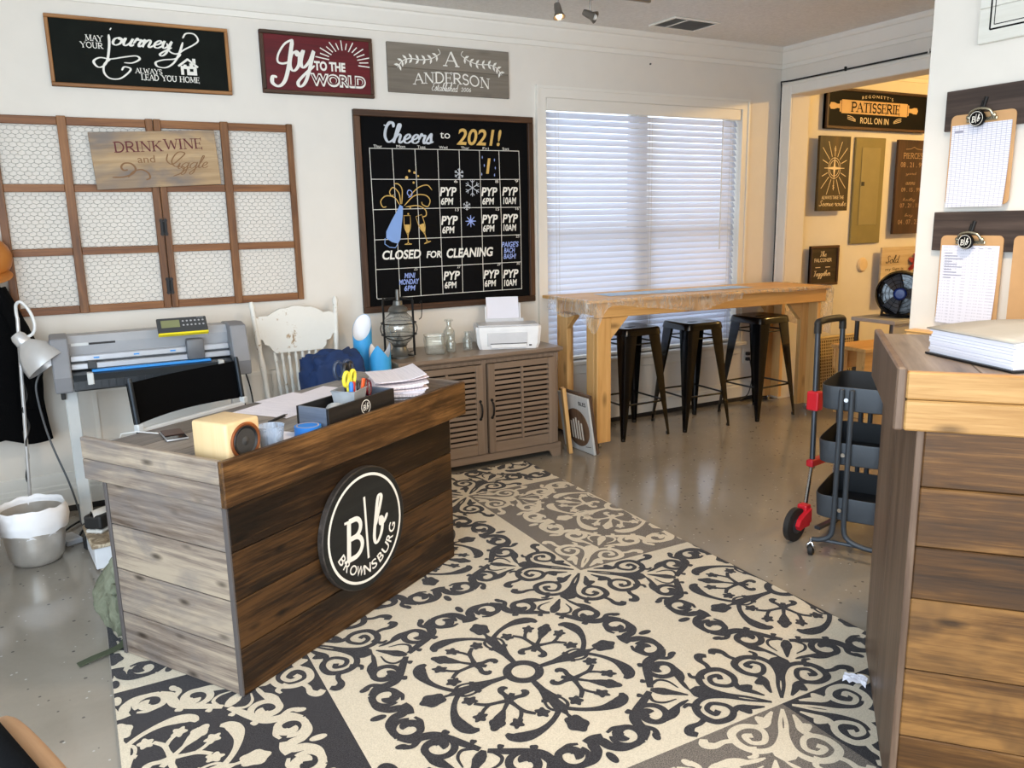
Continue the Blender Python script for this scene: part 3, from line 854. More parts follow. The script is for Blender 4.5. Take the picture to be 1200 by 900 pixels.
# 1 black sign, "may your journey always lead you home"
t, L, z = sign('wall_sign', 'black wooden sign with white script and a small house, golden wood frame', .02, 2.207, .886, 2.546, CHALK_GREEN, frame=OAK_FRAME, frame_v=OAK_Y, fw=.018)
b = MB()
put_serif(b, 'MAY', L((.197, 2.433, .271, 2.460)), .16, z); put_serif(b, 'YOUR', L((.170, 2.399, .268, 2.425)), .16, z)
put_script(b, 'ourney', L((.318, 2.384, .600, 2.462)), .013, z, slant=.35)
S_ = lambda pts: [(p[0] - .02, p[1] - 2.207) for p in pts]
curve(b, S_([(.303, 2.47), (.30, 2.42), (.285, 2.35), (.262, 2.315), (.235, 2.31), (.22, 2.335), (.25, 2.355), (.30, 2.352), (.36, 2.365), (.42, 2.375), (.435, 2.36), (.40, 2.34), (.36, 2.338)]), .012, z + .0002, contrast=.55)
curve(b, S_([(.31, 2.492), (.318, 2.502)]), .012, z)
curve(b, S_([(.30, 2.352), (.268, 2.325), (.262, 2.285), (.285, 2.258), (.33, 2.258), (.37, 2.285), (.388, 2.31), (.36, 2.318), (.345, 2.30)]), .010, z + .0003, contrast=.4)
curve(b, S_([(.575, 2.45), (.585, 2.41), (.62, 2.40), (.66, 2.425), (.705, 2.45), (.732, 2.475), (.715, 2.505), (.675, 2.505), (.655, 2.48)]), .009, z + .0002, contrast=.3)
curve(b, S_([(.655, 2.46), (.63, 2.40), (.60, 2.354), (.56, 2.328), (.520, 2.330), (.512, 2.350), (.55, 2.365), (.61, 2.375), (.64, 2.40)]), .012, z + .0004, contrast=.55)
put_serif(b, 'ALWAYS', L((.411, 2.292, .537, 2.316)), .17, z); put_serif(b, 'LEAD YOU HOME', L((.438, 2.260, .719, 2.287)), .17, z)
hx, hz = .617 - .02, 2.297 - 2.207
for poly in ([(0, .045), (.05, .084), (.056, .084), (.106, .045), (.098, .038), (.053, .073), (.008, .038)], [(.076, .06), (.076, .084), (.092, .084), (.092, .06)]):
    b.poly([(hx + p[0], hz + p[1]) for p in poly], z)
for (x0, y0, x1, y1) in ((.015, 0, .030, .045), (.045, 0, .095, .018), (.045, .018, .060, .045), (.078, .018, .095, .045), (.030, .030, .045, .052), (.060, .032, .078, .06)):
    b.poly([(hx + x0, hz + y0), (hx + x1, hz + y0), (hx + x1, hz + y1), (hx + x0, hz + y1)], z + .0001)
b.build('lettering', INK_WHITE, t)

# 2 red sign, "joy to the world"
t, L, z = sign('wall_sign', 'dark red sign with white lettering and sunburst rays, brown wood frame', 1.054, 2.230, 1.701, 2.563, RED_BOARD, frame=DARK_FRAME, frame_v=DARK_Y, fw=.02)
b = MB()
put_script(b, 'o', L((1.212, 2.355, 1.285, 2.462)), .020, z, slant=.25); put_script(b, 'y', L((1.250, 2.272, 1.352, 2.470)), .020, z + .002, slant=.3)
S_ = lambda pts: [(p[0] - 1.054, p[1] - 2.230) for p in pts]
curve(b, S_([(1.236, 2.522), (1.218, 2.44), (1.200, 2.36), (1.175, 2.295), (1.14, 2.268), (1.108, 2.285), (1.112, 2.318), (1.136, 2.316)]), .022, z + .0002, contrast=.45)
curve(b, S_([(1.236, 2.522), (1.19, 2.495), (1.152, 2.44), (1.145, 2.40), (1.17, 2.39), (1.21, 2.40)]), .011, z + .001)
put_text(b, 'TO THE', L((1.350, 2.366, 1.533, 2.418)), z, bold=.045)
V_ = L((1.325, 2.280, 1.652, 2.352))
put_text(b, 'WORLD', V_, z, bold=.07)
for i in range(15):
    a = math.radians(168 - i * 12.4)
    r0, r1 = (.075, .12) if i % 2 else (.07, .135)
    cx, cz = 1.525 - 1.054, 2.415 - 2.230
    b.ribbon([(cx + math.cos(a) * r0 * 1.25, cz + math.sin(a) * r0), (cx + math.cos(a) * r1 * 1.25, cz + math.sin(a) * r1 * .93)], .006, z)
b.build('lettering', INK_WHITE, t)
b = MB(); put_text(b, 'WORLD', (V_[0] + .006, V_[1] + .012, V_[2] - .008, V_[3] - .008), z + .0006, bold=.005)
b.build('letter_fill', RED_BOARD, t)

# 3 grey plank sign with garland
t, L, z = sign('wall_sign', 'weathered grey two-board sign with white leafy garland and family name', 1.795, 2.275, 2.618, 2.560, GREY_PLANK, depth=.018, boards=2)
b = MB()
put_serif(b, 'A', L((2.170, 2.447, 2.252, 2.530)), .16, z)
arch = lambda x, y: (x, y + .020 * (1 - ((x - .418) / .26) ** 2) - .012)
put_serif(b, 'ANDERSON', L((1.962, 2.338, 2.466, 2.398)), .16, z, post=arch)
put_script(b, 'Established', L((2.076, 2.296, 2.255, 2.345)), .0042, z, slant=.3, contrast=.5, k=4)
put_text(b, '2006', L((2.272, 2.300, 2.342, 2.325)), z, shear=.2)
for sgn in (-1, 1):
    c = (2.210 - 1.795, 2.560 - 2.275)
    Q = lambda u, v: (c[0] + sgn * u, c[1] + v)
    stem = [Q(.07, -.045), Q(.13, -.078), Q(.20, -.090), Q(.27, -.088), Q(.32, -.105), Q(.355, -.145)]
    curve(b, stem, .005, z)
    st = crom(stem, 5)
    for i in range(2, len(st) - 1, 3):
        for s2 in (1, -1):
            d = (st[min(i + 1, len(st) - 1)] - st[i - 1]).normalized()
            n_ = Vector((-d.y, d.x)) * s2
            e = st[i] + n_ * .027 + d * .020; mid = st[i] + n_ * .014 + d * .010
            b.ribbon([tuple(st[i]), tuple(mid), tuple(e)], [.003, .015, .002], z + .0001 * (1 + i % 3))
    curve(b, [Q(.07, -.045), Q(.075, -.03), Q(.085, -.02)], .004, z)
b.build('lettering', INK_WHITE, t)

# 4 calendar chalkboard
CX, CZ = 1.563, .955
t, L, z = sign('calendar_board', 'square black chalkboard calendar in a dark wood frame left of the window', CX, CZ, 2.787, 2.166, CHALKBOARD, depth=.012, frame=DARK_FRAME, frame_v=DARK_Y, fw=.038, fd=.03, cat='chalkboard')
b = MB()
S_ = lambda pts: [(p[0] - CX, p[1] - CZ) for p in pts]
gx = [1.655, 1.803, 1.950, 2.098, 2.245, 2.393, 2.538, 2.685]; gz = [1.948, 1.767, 1.586, 1.405, 1.224, 1.042]
for i, x in enumerate(gx): b.ribbon(S_([(x + .004 * math.sin(i * 5), gz[0]), (x + .003, 1.5), (x - .003 * math.cos(i * 3), gz[-1])]), .0034, z + .0001)
for i, q in enumerate(gz): b.ribbon(S_([(gx[0], q - .003), (2.2, q + .003 * math.sin(i * 4)), (gx[-1], q + .002)]), .0034, z + .0002)
put_text(b, 'to', L((2.121, 2.015, 2.189, 2.052)), z)
for body, bx in (('CLOSED', (1.702, 1.278, 1.959, 1.335)), ('FOR', (1.996, 1.278, 2.099, 1.322)), ('CLEANING', (2.137, 1.272, 2.474, 1.333))):
    put_text(b, body, L(bx), z + .0003, bold=.028, shear=.18)
for x0, z0 in ((2.104, 1.662), (2.398, 1.661), (2.552, 1.663), (2.106, 1.483), (2.397, 1.486), (2.549, 1.488), (2.108, 1.131), (2.398, 1.126), (2.545, 1.122)):
    put_text(b, 'PYP', L((x0, z0, x0 + .118, z0 + .056)), z + .0003, bold=.028, shear=.18)
    tx = '10AM' if x0 > 2.5 else '6PM'
    put_text(b, tx, L((x0 + .006, z0 - .054, x0 + (.104 if x0 > 2.5 else .092), z0 - .010)), z + .0003, bold=.025, shear=.12)
for body, bx in (('Thur', (1.681, 1.950, 1.735, 1.966)), ('Mon', (1.828, 1.952, 1.885, 1.968)), ('Tues', (1.965, 1.952, 2.018, 1.968)), ('Wed', (2.111, 1.953, 2.168, 1.969)), ('Thur', (2.263, 1.954, 2.320, 1.969)), ('Fri', (2.417, 1.954, 2.461, 1.969)), ('Sat', (2.560, 1.955, 2.610, 1.970))):
    put_text(b, body, L(bx), z)
for k, (x, q) in enumerate(((2.225, 1.745), (2.520, 1.745), (2.668, 1.748), (2.226, 1.568), (2.520, 1.568), (2.668, 1.570), (2.668, 1.388), (1.925, 1.205), (2.226, 1.205), (2.520, 1.208), (2.668, 1.208))):
    put_text(b, ('6', '8', '9', '13', '15', '16', '23', '25', '27', '29', '30')[k], L((x - .018, q, x + .006, q + .018)), z)
b.build('chalk_lettering', INK_WHITE, t)
b = MB()
put_script(b, 'heers', L((1.803, 1.980, 2.075, 2.092)), .017, z, slant=.22)
curve(b, S_([(1.752, 2.082), (1.775, 2.078), (1.80, 2.095), (1.815, 2.078)]), .008, z)
curve(b, S_([(1.815, 2.070), (1.812, 2.096), (1.788, 2.098), (1.765, 2.060), (1.758, 2.015), (1.775, 1.985), (1.80, 1.992), (1.822, 2.01)]), .018, z + .0002, contrast=.5)
b.build('silver_lettering', INK_SILVER, t)
for (x, q, r, nsp) in ((2.243, 1.800, .034, 6), (2.335, 1.714, .054, 6), (2.291, 1.600, .028, 6)):
    b = MB()
    for k in range(nsp):
        a = k * PI / 3 + .5
        ex, ez = x + r * math.cos(a), q + r * math.sin(a)
        b.ribbon(S_([(x, q), (ex, ez)]), .0045, z + .0002 + k * .00002)
        for s2 in (1, -1):
            px, pz = x + r * .6 * math.cos(a), q + r * .6 * math.sin(a)
            b.ribbon(S_([(px, pz), (px + r * .38 * math.cos(a + s2 * .8), pz + r * .38 * math.sin(a + s2 * .8))]), .0038, z + .0003)
    b.build('snowflake_drawing', INK_SILVER, t)
b = MB()
put_text(b, '2021!', L((2.234, 1.978, 2.556, 2.080)), z, bold=.02, shear=.2)
put_text(b, '1', L((2.437, 1.803, 2.472, 1.900)), z, bold=.03, shear=.18)
for pts in ([(1.832, 1.610), (1.80, 1.655), (1.745, 1.665), (1.710, 1.635), (1.72, 1.60), (1.745, 1.60)], [(1.838, 1.615), (1.83, 1.68), (1.795, 1.715), (1.77, 1.69), (1.78, 1.665), (1.795, 1.672)],
            [(1.845, 1.615), (1.852, 1.70), (1.83, 1.735), (1.80, 1.738)], [(1.86, 1.605), (1.93, 1.665), (2.0, 1.67), (2.035, 1.64), (2.02, 1.60), (1.985, 1.61), (1.978, 1.628)],
            [(1.90, 1.665), (1.96, 1.715), (2.02, 1.73), (2.052, 1.70)], [(1.87, 1.598), (1.95, 1.605), (2.0, 1.58), (2.005, 1.545), (1.98, 1.535)]):
    curve(b, S_(pts), .006, z + .0002)
b.build('gold_drawing', INK_GOLD, t)
for gxx, tilt in ((1.876, 0), (1.955, .30)):
    b = MB()
    ca, sa = math.cos(tilt), math.sin(tilt)
    base_ = (1.876, 1.365) if not tilt else (2.008, 1.372)
    G = lambda u, v: (base_[0] + u * ca - v * sa - CX, base_[1] + u * sa + v * ca - CZ)
    b.poly([G(-.017, .125), G(.017, .125), G(.014, .095), G(.004, .075), G(-.004, .075), G(-.014, .095)], z + .0003)
    curve(b, [G(-.021, .180), G(-.020, .11), G(-.004, .07), G(0, .05), G(-.002, .012), G(-.024, .004), G(.024, .004), G(.002, .012), G(.001, .05), G(.004, .07), G(.020, .11), G(.021, .180)], .004, z + .0004, k=4)
    b.ribbon([G(-.022, .18), G(.022, .18)], .003, z + .0004)
    b.build('champagne_glass_drawing', INK_GOLD, t)
b = MB()
for x, q, r in ((1.885, 1.775, .010), (1.905, 1.815, .008), (1.938, 1.805, .008), (1.93, 1.745, .007), (1.962, 1.785, .006), (1.90, 1.592, .006), (1.885, 1.555, .006)): dot(b, x - CX, q - CZ, r, z + .0003)
b.build('bubble_drawing', INK_GOLD, t)
b = MB()
bt = [(1.832, 1.612), (1.852, 1.600), (1.848, 1.545), (1.838, 1.49), (1.825, 1.40), (1.808, 1.375), (1.77, 1.385), (1.733, 1.41), (1.735, 1.45), (1.775, 1.52), (1.812, 1.575)]
b.poly(S_(bt), z + .0003)
b.ribbon(S_([(1.725, 1.41), (1.722, 1.375), (1.75, 1.355), (1.79, 1.350), (1.805, 1.372)]), .005, z + .0004)
b.build('bottle_drawing', INK_BLUE, t)
b = MB()
for body, bx in (("PAIGE'S", (2.540, 1.328, 2.668, 1.364)), ('BACH', (2.556, 1.290, 2.640, 1.323)), ('BASH!', (2.552, 1.250, 2.648, 1.284)), ('MINI', (1.840, 1.158, 1.914, 1.190)), ('MONDAY', (1.803, 1.118, 1.938, 1.152)), ('6PM', (1.836, 1.078, 1.912, 1.112))):
    put_text(b, body, L(bx), z + .0003, bold=.022, shear=.18)
x, q, r = 2.316, 1.503, .038
for k in range(8):
    a = k * PI / 4
    b.ribbon(S_([(x, q), (x + r * math.cos(a), q + r * math.sin(a))]), [.010, .004], z + .0003 + k * .00002)
for k, (x, q) in enumerate(((2.412, 1.905), (2.500, 1.89), (2.405, 1.80), (2.505, 1.84), (2.425, 1.855), (2.498, 1.795))):
    b.ribbon(S_([(x, q - .010), (x, q), (x, q + .010)]), [.001, .008, .001], z + .0003)
curve(b, S_([(1.90, 1.66), (1.885, 1.68), (1.895, 1.70), (1.915, 1.69), (1.912, 1.665), (1.89, 1.655)]), .005, z + .0003)
b.build('blue_chalk_lettering', INK_PERI, t)

# 5 hinged wire panel frame
FX, FZ = -.285, 1.069
t = thing('wire_panel_frame', 'red-brown wooden lattice frame with chicken wire, two hinged leaves on the wall', 'frame', (FX, YB - .002, FZ), rot=FACE)
Hf = 2.060 - FZ
def rail(y0, y1, x0, x1):
    b = MB(); b.box(x0, y0, .004, x1, y1, .022, .002); b.build('rail', RED_OAK, t)
def stile(x0, x1):
    b = MB(); b.box(x0, 0, .002, x1, Hf + .004, .030, .002); b.build('stile', RED_OAK_Y, t)
st_x = [(0, .036), (.304, .346), (.713, .749), (.753, .787), (1.089, 1.130), (1.449, 1.481)]
for a, c in st_x: stile(a, c)
gaps = [(st_x[i][1], st_x[i + 1][0]) for i in (0, 1, 3, 4)]
rz = [(0, .040), (.302, .340), (.622, .660), (Hf - .040, Hf)]
for a, c in gaps:
    for z0, z1 in rz: rail(z0, z1, a, c)
def hexwire(x0, x1, y0, y1):
    b = MB(); cwid, chei = .033, .0200
    nx = int((x1 - x0) / cwid) + 1; ny = int((y1 - y0) / chei) + 1
    def seg(p, q):
        for a in (p, q):
            if not (x0 - .002 <= a[0] <= x1 + .002 and y0 - .002 <= a[1] <= y1 + .002): return
        b.tube([(p[0], p[1], .006), (q[0], q[1], .006)], .0007, 3, cap=False)
    for j in range(ny + 1):
        for i in range(-1, nx + 1):
            ox = x0 + i * cwid + (cwid / 2 if j % 2 else 0); oy = y0 + j * chei
            wob = .002 * math.sin(i * 2.3 + j * 1.7)
            a = (ox, oy + chei * .33 + wob); c = (ox + cwid / 2, oy + wob); d = (ox + cwid, oy + chei * .33 + wob)
            e = (ox, oy + chei * .33 + wob); f = (ox, oy + chei * 1.0 - 0.0)
            seg(a, c); seg(c, d)
            b2 = (ox, oy + chei); seg(e, b2)
    return b
for a, c in gaps:
    for z0, z1 in ((rz[0][1], rz[1][0]), (rz[1][1], rz[2][0]), (rz[2][1], rz[3][0])):
        hexwire(a, c, z0, z1).build('chicken_wire', WIRE, t)
for hz in (.12, .435):
    h = MB()
    for s2 in (-1, 1):
        x = .751 + s2 * .010
        h.box(x - .007, hz - .038, .030, x + .007, hz + .038, .033, .001)
        for dz in (-.036, .036): dot(h, x, hz + dz, .010, .0335)
    h.cyl((.751, hz - .03, .034), (.751, hz + .03, .034), .004, n=8)
    h.build('hinge', BLACK_IRON, t)

# 6 scorched board hung on the wire panel
t = thing('wall_sign', 'scorched pale wood sign about wine hung tilted on the wire panel frame', 'sign', (.166, YB - .038, 1.700), rot=(PI / 2, -.05, 0))
wd, ht = .615, .285
b = MB(); b.box(0, 0, 0, wd, ht, .016, .0015); b.build('board', BURNT_PINE, t)
DX, DZ = .166, 1.704
L = lambda bx: (bx[0] - DX, bx[1] - DZ - .012, bx[2] - DX, bx[3] - DZ - .012)
b = MB(); put_serif(b, 'DRINK', L((.283, 1.900, .503, 1.950)), .15, .0172); put_serif(b, 'WINE', L((.524, 1.908, .706, 1.958)), .15, .0172)
b.build('lettering', INK_MAROON, t)
b = MB(); put_text(b, 'and', L((.378, 1.842, .463, 1.880)), .0172)
put_script(b, 'iggle', L((.565, 1.775, .725, 1.870)), .006, .0172, slant=.35)
curve(b, [(p[0] - DX, p[1] - DZ - .012) for p in ((.53, 1.885), (.52, 1.85), (.545, 1.83), (.59, 1.86), (.615, 1.885), (.58, 1.89), (.545, 1.85), (.555, 1.82), (.60, 1.815), (.585, 1.785), (.54, 1.768))], .007, .0174, contrast=.4)
b.build('script_lettering', INK_BRONZE, t)
b = MB()
curve(b, [(p[0] - DX, p[1] - DZ - .012) for p in ((.245, 1.775), (.30, 1.775), (.345, 1.79), (.362, 1.815), (.345, 1.84), (.312, 1.843), (.295, 1.825), (.305, 1.808), (.325, 1.81))], .010, .0172, contrast=.3)
curve(b, [(p[0] - DX, p[1] - DZ - .012) for p in ((.32, 1.772), (.35, 1.80), (.39, 1.808), (.42, 1.79), (.425, 1.765), (.405, 1.755))], .009, .0173, contrast=.3)
b.build('scroll_drawing', INK_BRONZE, t)

# small screw in the wall above the window
b = MB(); b.cyl((3.773, YB, 2.570), (3.773, YB - .008, 2.570), .006, .005, 10); tag(b.build('wall_screw', BLACK_IRON, smooth=40), 'small dark screw left in the wall above the window', 'screw')

# ------------------------------------------------------------------ reception desk
DESK_FRONT = wood('walnut_stained_front', (14, 8, 4), (35, 22, 11), (80, 54, 28), 'X', 0.40, knots=.85, contrast=1.1, plank=.14, grain=1.7, spec=.3)
DESK_RAIL = wood('walnut_stained_apron', (32, 20, 10), (70, 46, 23), (122, 86, 48), 'X', 0.42, knots=.85, contrast=1.1, plank=.10, stain=(52, 34, 18), grain=1.7, spec=.35)
DESK_END = wood('walnut_end_daylight', (84, 70, 60), (128, 114, 102), (168, 152, 132), 'Y', 0.34, knots=.85, contrast=1.1, plank=.18, stain=(112, 106, 104), grain=1.7)  # same walnut stain, with the grey daylight sheen painted into the colour
DESK_TOP = wood('walnut_stained_top', (66, 56, 50), (104, 94, 86), (140, 128, 116), 'X', 0.32, knots=.6, contrast=.9, grain=1.6)
DESK_EDGE = plain('grey_stained_edge', (84, 78, 76), .5)
DX0, DY0, DROT = .336, 2.480, math.radians(32.05)
DLOC = (DX0, DY0, .0105)
desk = thing('reception_desk', 'dark-stained plank reception desk standing on the rug with a round badge on its front', 'desk', DLOC, DROT)
H0 = .655
b = MB()
for k in range(4): b.box(0.004, 0, H0 * k / 4 + .002, 1.233, .020, H0 * (k + 1) / 4 - .0015, .002)
b.build('front_panel', DESK_FRONT, desk)
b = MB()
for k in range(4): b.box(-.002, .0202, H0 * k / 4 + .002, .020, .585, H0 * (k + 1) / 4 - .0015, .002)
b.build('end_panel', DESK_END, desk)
b = MB(); b.box(-.006, .586, 0, .024, .603, H0, .002); b.build('corner_post', DESK_EDGE, desk)
b = MB(); b.box(-.004, .0005, 0.001, .0035, .0195, H0 - .001, .001); b.build('corner_strip', DESK_EDGE, desk)
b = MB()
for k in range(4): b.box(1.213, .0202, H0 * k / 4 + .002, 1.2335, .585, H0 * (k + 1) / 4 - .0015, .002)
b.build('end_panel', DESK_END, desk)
b = MB(); b.box(.02, .02, H0, 1.22, .60, .735); b.build('under_frame', DESK_FRONT, desk)
b = MB()
for k in range(4): b.box(.004, -.002 + .168 * k + .001, .735, 1.316, -.002 + .168 * (k + 1) - .001, .757, .0015)
b.build('desk_top', DESK_TOP, desk)
b = MB(); b.box(-.022, -.024, .648, 1.330, -.003, .797, .003); b.build('front_apron', DESK_RAIL, desk)
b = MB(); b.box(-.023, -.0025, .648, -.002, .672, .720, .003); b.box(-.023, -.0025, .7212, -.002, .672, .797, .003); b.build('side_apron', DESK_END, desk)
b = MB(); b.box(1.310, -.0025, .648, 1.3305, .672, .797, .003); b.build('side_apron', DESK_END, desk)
def desk_pt(x, y, z):
    c, s_ = math.cos(DROT), math.sin(DROT)
    return (DX0 + x * c - y * s_, DY0 + x * s_ + y * c, z + DLOC[2])
ZT = .7575

# round badge on the desk front
BADGE = wood('black_badge_board', (14, 15, 15), (22, 24, 24), (34, 36, 35), 'X', .5, knots=0, contrast=.6)
BADGE_RIM = wood('badge_edge', (40, 34, 30), (66, 58, 52), (96, 86, 78), 'X', .6, knots=0)
R_ = .236
t = thing('round_sign', 'round black wooden badge with a white ring and letters on the desk front', 'sign', desk_pt(.607, -.0005, .366), rot=(PI / 2, 0, DROT))
b = MB(); b.lathe([(R_ - .004, 0), (R_, .004), (R_, .024), (R_ - .003, .027)], n=64); b.build('badge_edge', BADGE_RIM, t, smooth=40)
b = MB(); b.lathe([(R_ - .004, .0271), (R_ - .006, .0276), (1e-6, .0276)], n=64); b.build('badge_face', BADGE, t)
def put_logo(b, s, z, name=None):
    """letter B, bar, script b; s = overall half height"""
    put_serif(b, 'B', (-.78 * s, -.66 * s, -.20 * s, .42 * s), .15, z, slant=.10)
    b.ribbon([(.03 * s, -.90 * s), (-.01 * s, .92 * s)], .085 * s, z)
    curve(b, [(.38 * s, -.10 * s), (.62 * s, .42 * s), (.72 * s, .72 * s), (.58 * s, .74 * s), (.42 * s, .15 * s), (.32 * s, -.38 * s), (.42 * s, -.58 * s), (.64 * s, -.34 * s), (.72 * s, .02 * s), (.62 * s, .12 * s), (.62 * s, -.08 * s), (.78 * s, -.06 * s), (.95 * s, .14 * s)], .13 * s, z + .0004, contrast=.5)
b = MB()
b.ribbon([(math.cos(a * PI / 40) * .206, math.sin(a * PI / 40) * .206) for a in range(80)], .0105, .0282, closed=True)
b.build('ring', INK_WHITE, t)
b = MB(); put_logo(b, .135, .0282); b.build('logo', INK_WHITE, t)
b = MB()
word = 'BROWNSBURG'
for i, ch in enumerate(word):
    a = math.radians(-152 + 134 * i / (len(word) - 1))
    ca, sa = math.cos(a), math.sin(a)
    h = .038; r = .160
    w = .040 if ch in 'OWNGU' else .031
    def post(x, y, ca=ca, sa=sa, r=r): return ((r + (0.0 - y)) * ca - x * sa * 1.0, (r + (0.0 - y)) * sa + x * ca)
    put_text(b, ch, (-w / 2, -h / 2, w / 2, h / 2), .0282, bold=.012, post=post)
b.build('lettering', INK_WHITE, t)

# ------------------------------------------------------------------ things on the desk
def on_desk(name, label, cat, x, y, rz=0.0, z=ZT, group=None): return thing(name, label, cat, desk_pt(x, y, z), DROT + rz, group)
BIRCH = wood('pale_birch', (196, 164, 116), (210, 180, 134), (220, 194, 152), 'Z', .45, knots=0, contrast=.5, bump=.02)
CONE = plain('speaker_cone', (52, 50, 48), .6); SURR = plain('speaker_surround', (24, 23, 23), .5)
COPPER = plain('copper_ring', (142, 82, 46), .35, metal=.5)
t = on_desk('speaker', 'small pale birch cube loudspeaker at the front left corner of the desk', 'speaker', .115, .105, math.radians(1))
b = MB(); b.box(-.070, -.078, 0, .070, .078, .135, .010, seg=3); b.build('cabinet', BIRCH, t, smooth=50)
T_ = Matrix.Translation((0.004, -.0775, .066)) @ Matrix.Rotation(PI / 2, 4, 'X')
b = MB(); b.T = T_; b.lathe([(.060, 0), (.061, .004), (.056, .006), (.050, .004), (.049, .0)], n=40); b.build('trim_ring', COPPER, t, smooth=40)
b = MB(); b.T = T_; b.lathe([(.051, .001), (.047, .006), (.041, .003), (.040, .001)], n=40); b.build('surround', SURR, t, smooth=40)
b = MB(); b.T = T_; b.lathe([(.041, .002), (.020, -.0002), (.017, .0), (.012, .004), (1e-6, .006)], n=40); b.build('cone', CONE, t, smooth=60)

PHONE = plain('black_glass', (20, 20, 22), .08); PHONE_E = plain('phone_edge', (190, 192, 196), .3, metal=.6); PHONE_C = plain('brown_phone_case', (70, 46, 38), .4)
t = on_desk('phone', 'dark mobile phone lying flat on the left side of the desk top', 'phone', .222, .505, math.radians(62))
b = MB(); b.box(-.074, -.037, .0005, .074, .037, .008, .004, seg=2); b.build('phone_body', PHONE_E, t, smooth=40)
b = MB(); b.box(-.071, -.034, .0081, .071, .034, .0088, .0003); b.build('screen', PHONE, t)
b = MB(); b.box(-.02, -.034, .0088, .068, .034, .012, .002); b.build('case_flap', PHONE_C, t)
b = MB(); b.tube([desk_pt(x, y, z_) for x, y, z_ in ((.21, .575, ZT + .006), (.205, .62, ZT + .005), (.19, .665, ZT + .007), (.15, .700, ZT + .004), (.14, .74, ZT - .10))], .0022, 6)
tag(b.build('charging_cable', plain('white_cable', (225, 224, 220), .5), smooth=60), 'thin white charging cable running from the phone over the desk edge', 'cable')

def paper_mat(name, base, lines=True, ink=(120, 118, 140)):
    m = NT(name)
    v = m.coord()
    c = lin(base)
    col = m.mix(0.0, c, c)
    if lines:
        wv = m.n('ShaderNodeTexWave'); wv.bands_direction = 'Y'; wv.inputs['Scale'].default_value = 28
        m.l(v, wv.inputs['Vector'])
        nz = m.noise(m.mapping(v, (60, 1, 1)), 3.0, 2)
        f = m.math('MULTIPLY', m.math('GREATER_THAN', wv.outputs['Fac'], .72), m.math('GREATER_THAN', nz, .50))
        col = m.mix(m.math('MULTIPLY', f, .30), c, lin(ink))
    m.l(col, m.b.inputs['Base Color']); m.b.inputs['Roughness'].default_value = .8
    return m.mat
PAPER = paper_mat('printed_paper', (232, 227, 234)); BLANK = plain('blank_paper', (230, 227, 234), .8, var=.01)
PINKP = paper_mat('pinkish_paper', (238, 222, 222))
sheets = [(.690, .470, 4, 'printed sheet of paper on the desk nearest the small speaker'), (.845, .515, -3, 'printed sheet of paper in the middle of the desk behind the organizer box'), (.775, .395, 14, 'white sheet of paper half under the other two sheets on the desk'), (1.03, .470, 6, 'white sheet of paper on the desk beside the thick paper stack')]
for k, (x, y, a, lb) in enumerate(sheets):
    t0 = on_desk('paper_sheet', lb, 'paper', x, y, math.radians(a), ZT + .0006 * (1 + (0, 2, 1, 1)[k]), 'loose sheets on the desk')
    bpy.data.objects.remove(t0)
    b = MB(); b.grid(lambda u, v: ((u - .5) * .216, (v - .5) * .279, .0003 + .002 * (u * v) ** 3), 6, 6)
    o = b.build('paper_sheet', PAPER, loc=desk_pt(x, y, ZT + .0008 * (1 + (0, 2, 1, 1)[k])), rot=(0, 0, DROT + math.radians(a)))
    tag(o, lb, 'paper', 'loose sheets on the desk')

# organizer box
BLACK_BOX = wood('black_stained_box', (18, 17, 17), (28, 26, 25), (44, 40, 38), 'X', .4, knots=0, contrast=.6)
BOX_END = wood('grey_washed_box_end', (74, 80, 92), (98, 106, 120), (120, 128, 142), 'Y', .5, knots=0, contrast=.5)
t = on_desk('organizer_box', 'long open black wooden organizer box with a round white emblem on the desk', 'box', .69, .098, math.radians(1.5))
bw, bd, bh = .395, .150, .088
b = MB(); b.box(-bw / 2, -bd / 2, 0, bw / 2, -bd / 2 + .010, bh, .001); b.build('front_side', BLACK_BOX, t)
b = MB(); b.box(-bw / 2, bd / 2 - .010, 0, bw / 2, bd / 2, bh, .001); b.build('back_side', BLACK_BOX, t)
for sx in (-1, 1):
    b = MB(); b.box(sx * bw / 2 - sx * .012, -bd / 2 + .0102, 0, sx * bw / 2, bd / 2 - .0102, bh, .001); b.build('end_side', BOX_END, t)
b = MB(); b.box(-bw / 2 + .012, -bd / 2 + .0102, .001, bw / 2 - .012, bd / 2 - .0102, .008); b.build('bottom', BOX_END, t)
b = MB(); b.T = Matrix.Translation((.015, -bd / 2 - .0006, .052)) @ Matrix.Rotation(PI / 2, 4, 'X')
b.ribbon([(math.cos(a * PI / 16) * .026, math.sin(a * PI / 16) * .026) for a in range(32)], .003, 0, closed=True); put_logo(b, .018, .0001); b.build('emblem', INK_WHITE, t)

# metal pen pot with scissors, pens and a knife
TIN = plain('galvanised_tin', (176, 180, 184), .4, metal=.35, var=.22)
ZB = ZT + .009
t = on_desk('pen_pot', 'grey galvanised tin pen pot standing in the organizer box', 'pot', .705, .100, .25, ZB)
b = MB()
def sq(u, hw, hz): return None
def pot(z, w, d):
    return [(-w, -d, z), (w, -d, z), (w, d, z), (-w, d, z)]
V = pot(0, .038, .036) + pot(.105, .052, .048) + pot(.105, .048, .044) + pot(.004, .035, .033)
F = [(3, 2, 1, 0)] + [(i, (i + 1) % 4, 4 + (i + 1) % 4, 4 + i) for i in range(4)] + [(4 + i, 4 + (i + 1) % 4, 8 + (i + 1) % 4, 8 + i) for i in range(4)] + [(8 + i, 8 + (i + 1) % 4, 12 + (i + 1) % 4, 12 + i) for i in range(4)] + [(12, 13, 14, 15)]
b._add(V, F); b.build('pot_body', TIN, t)
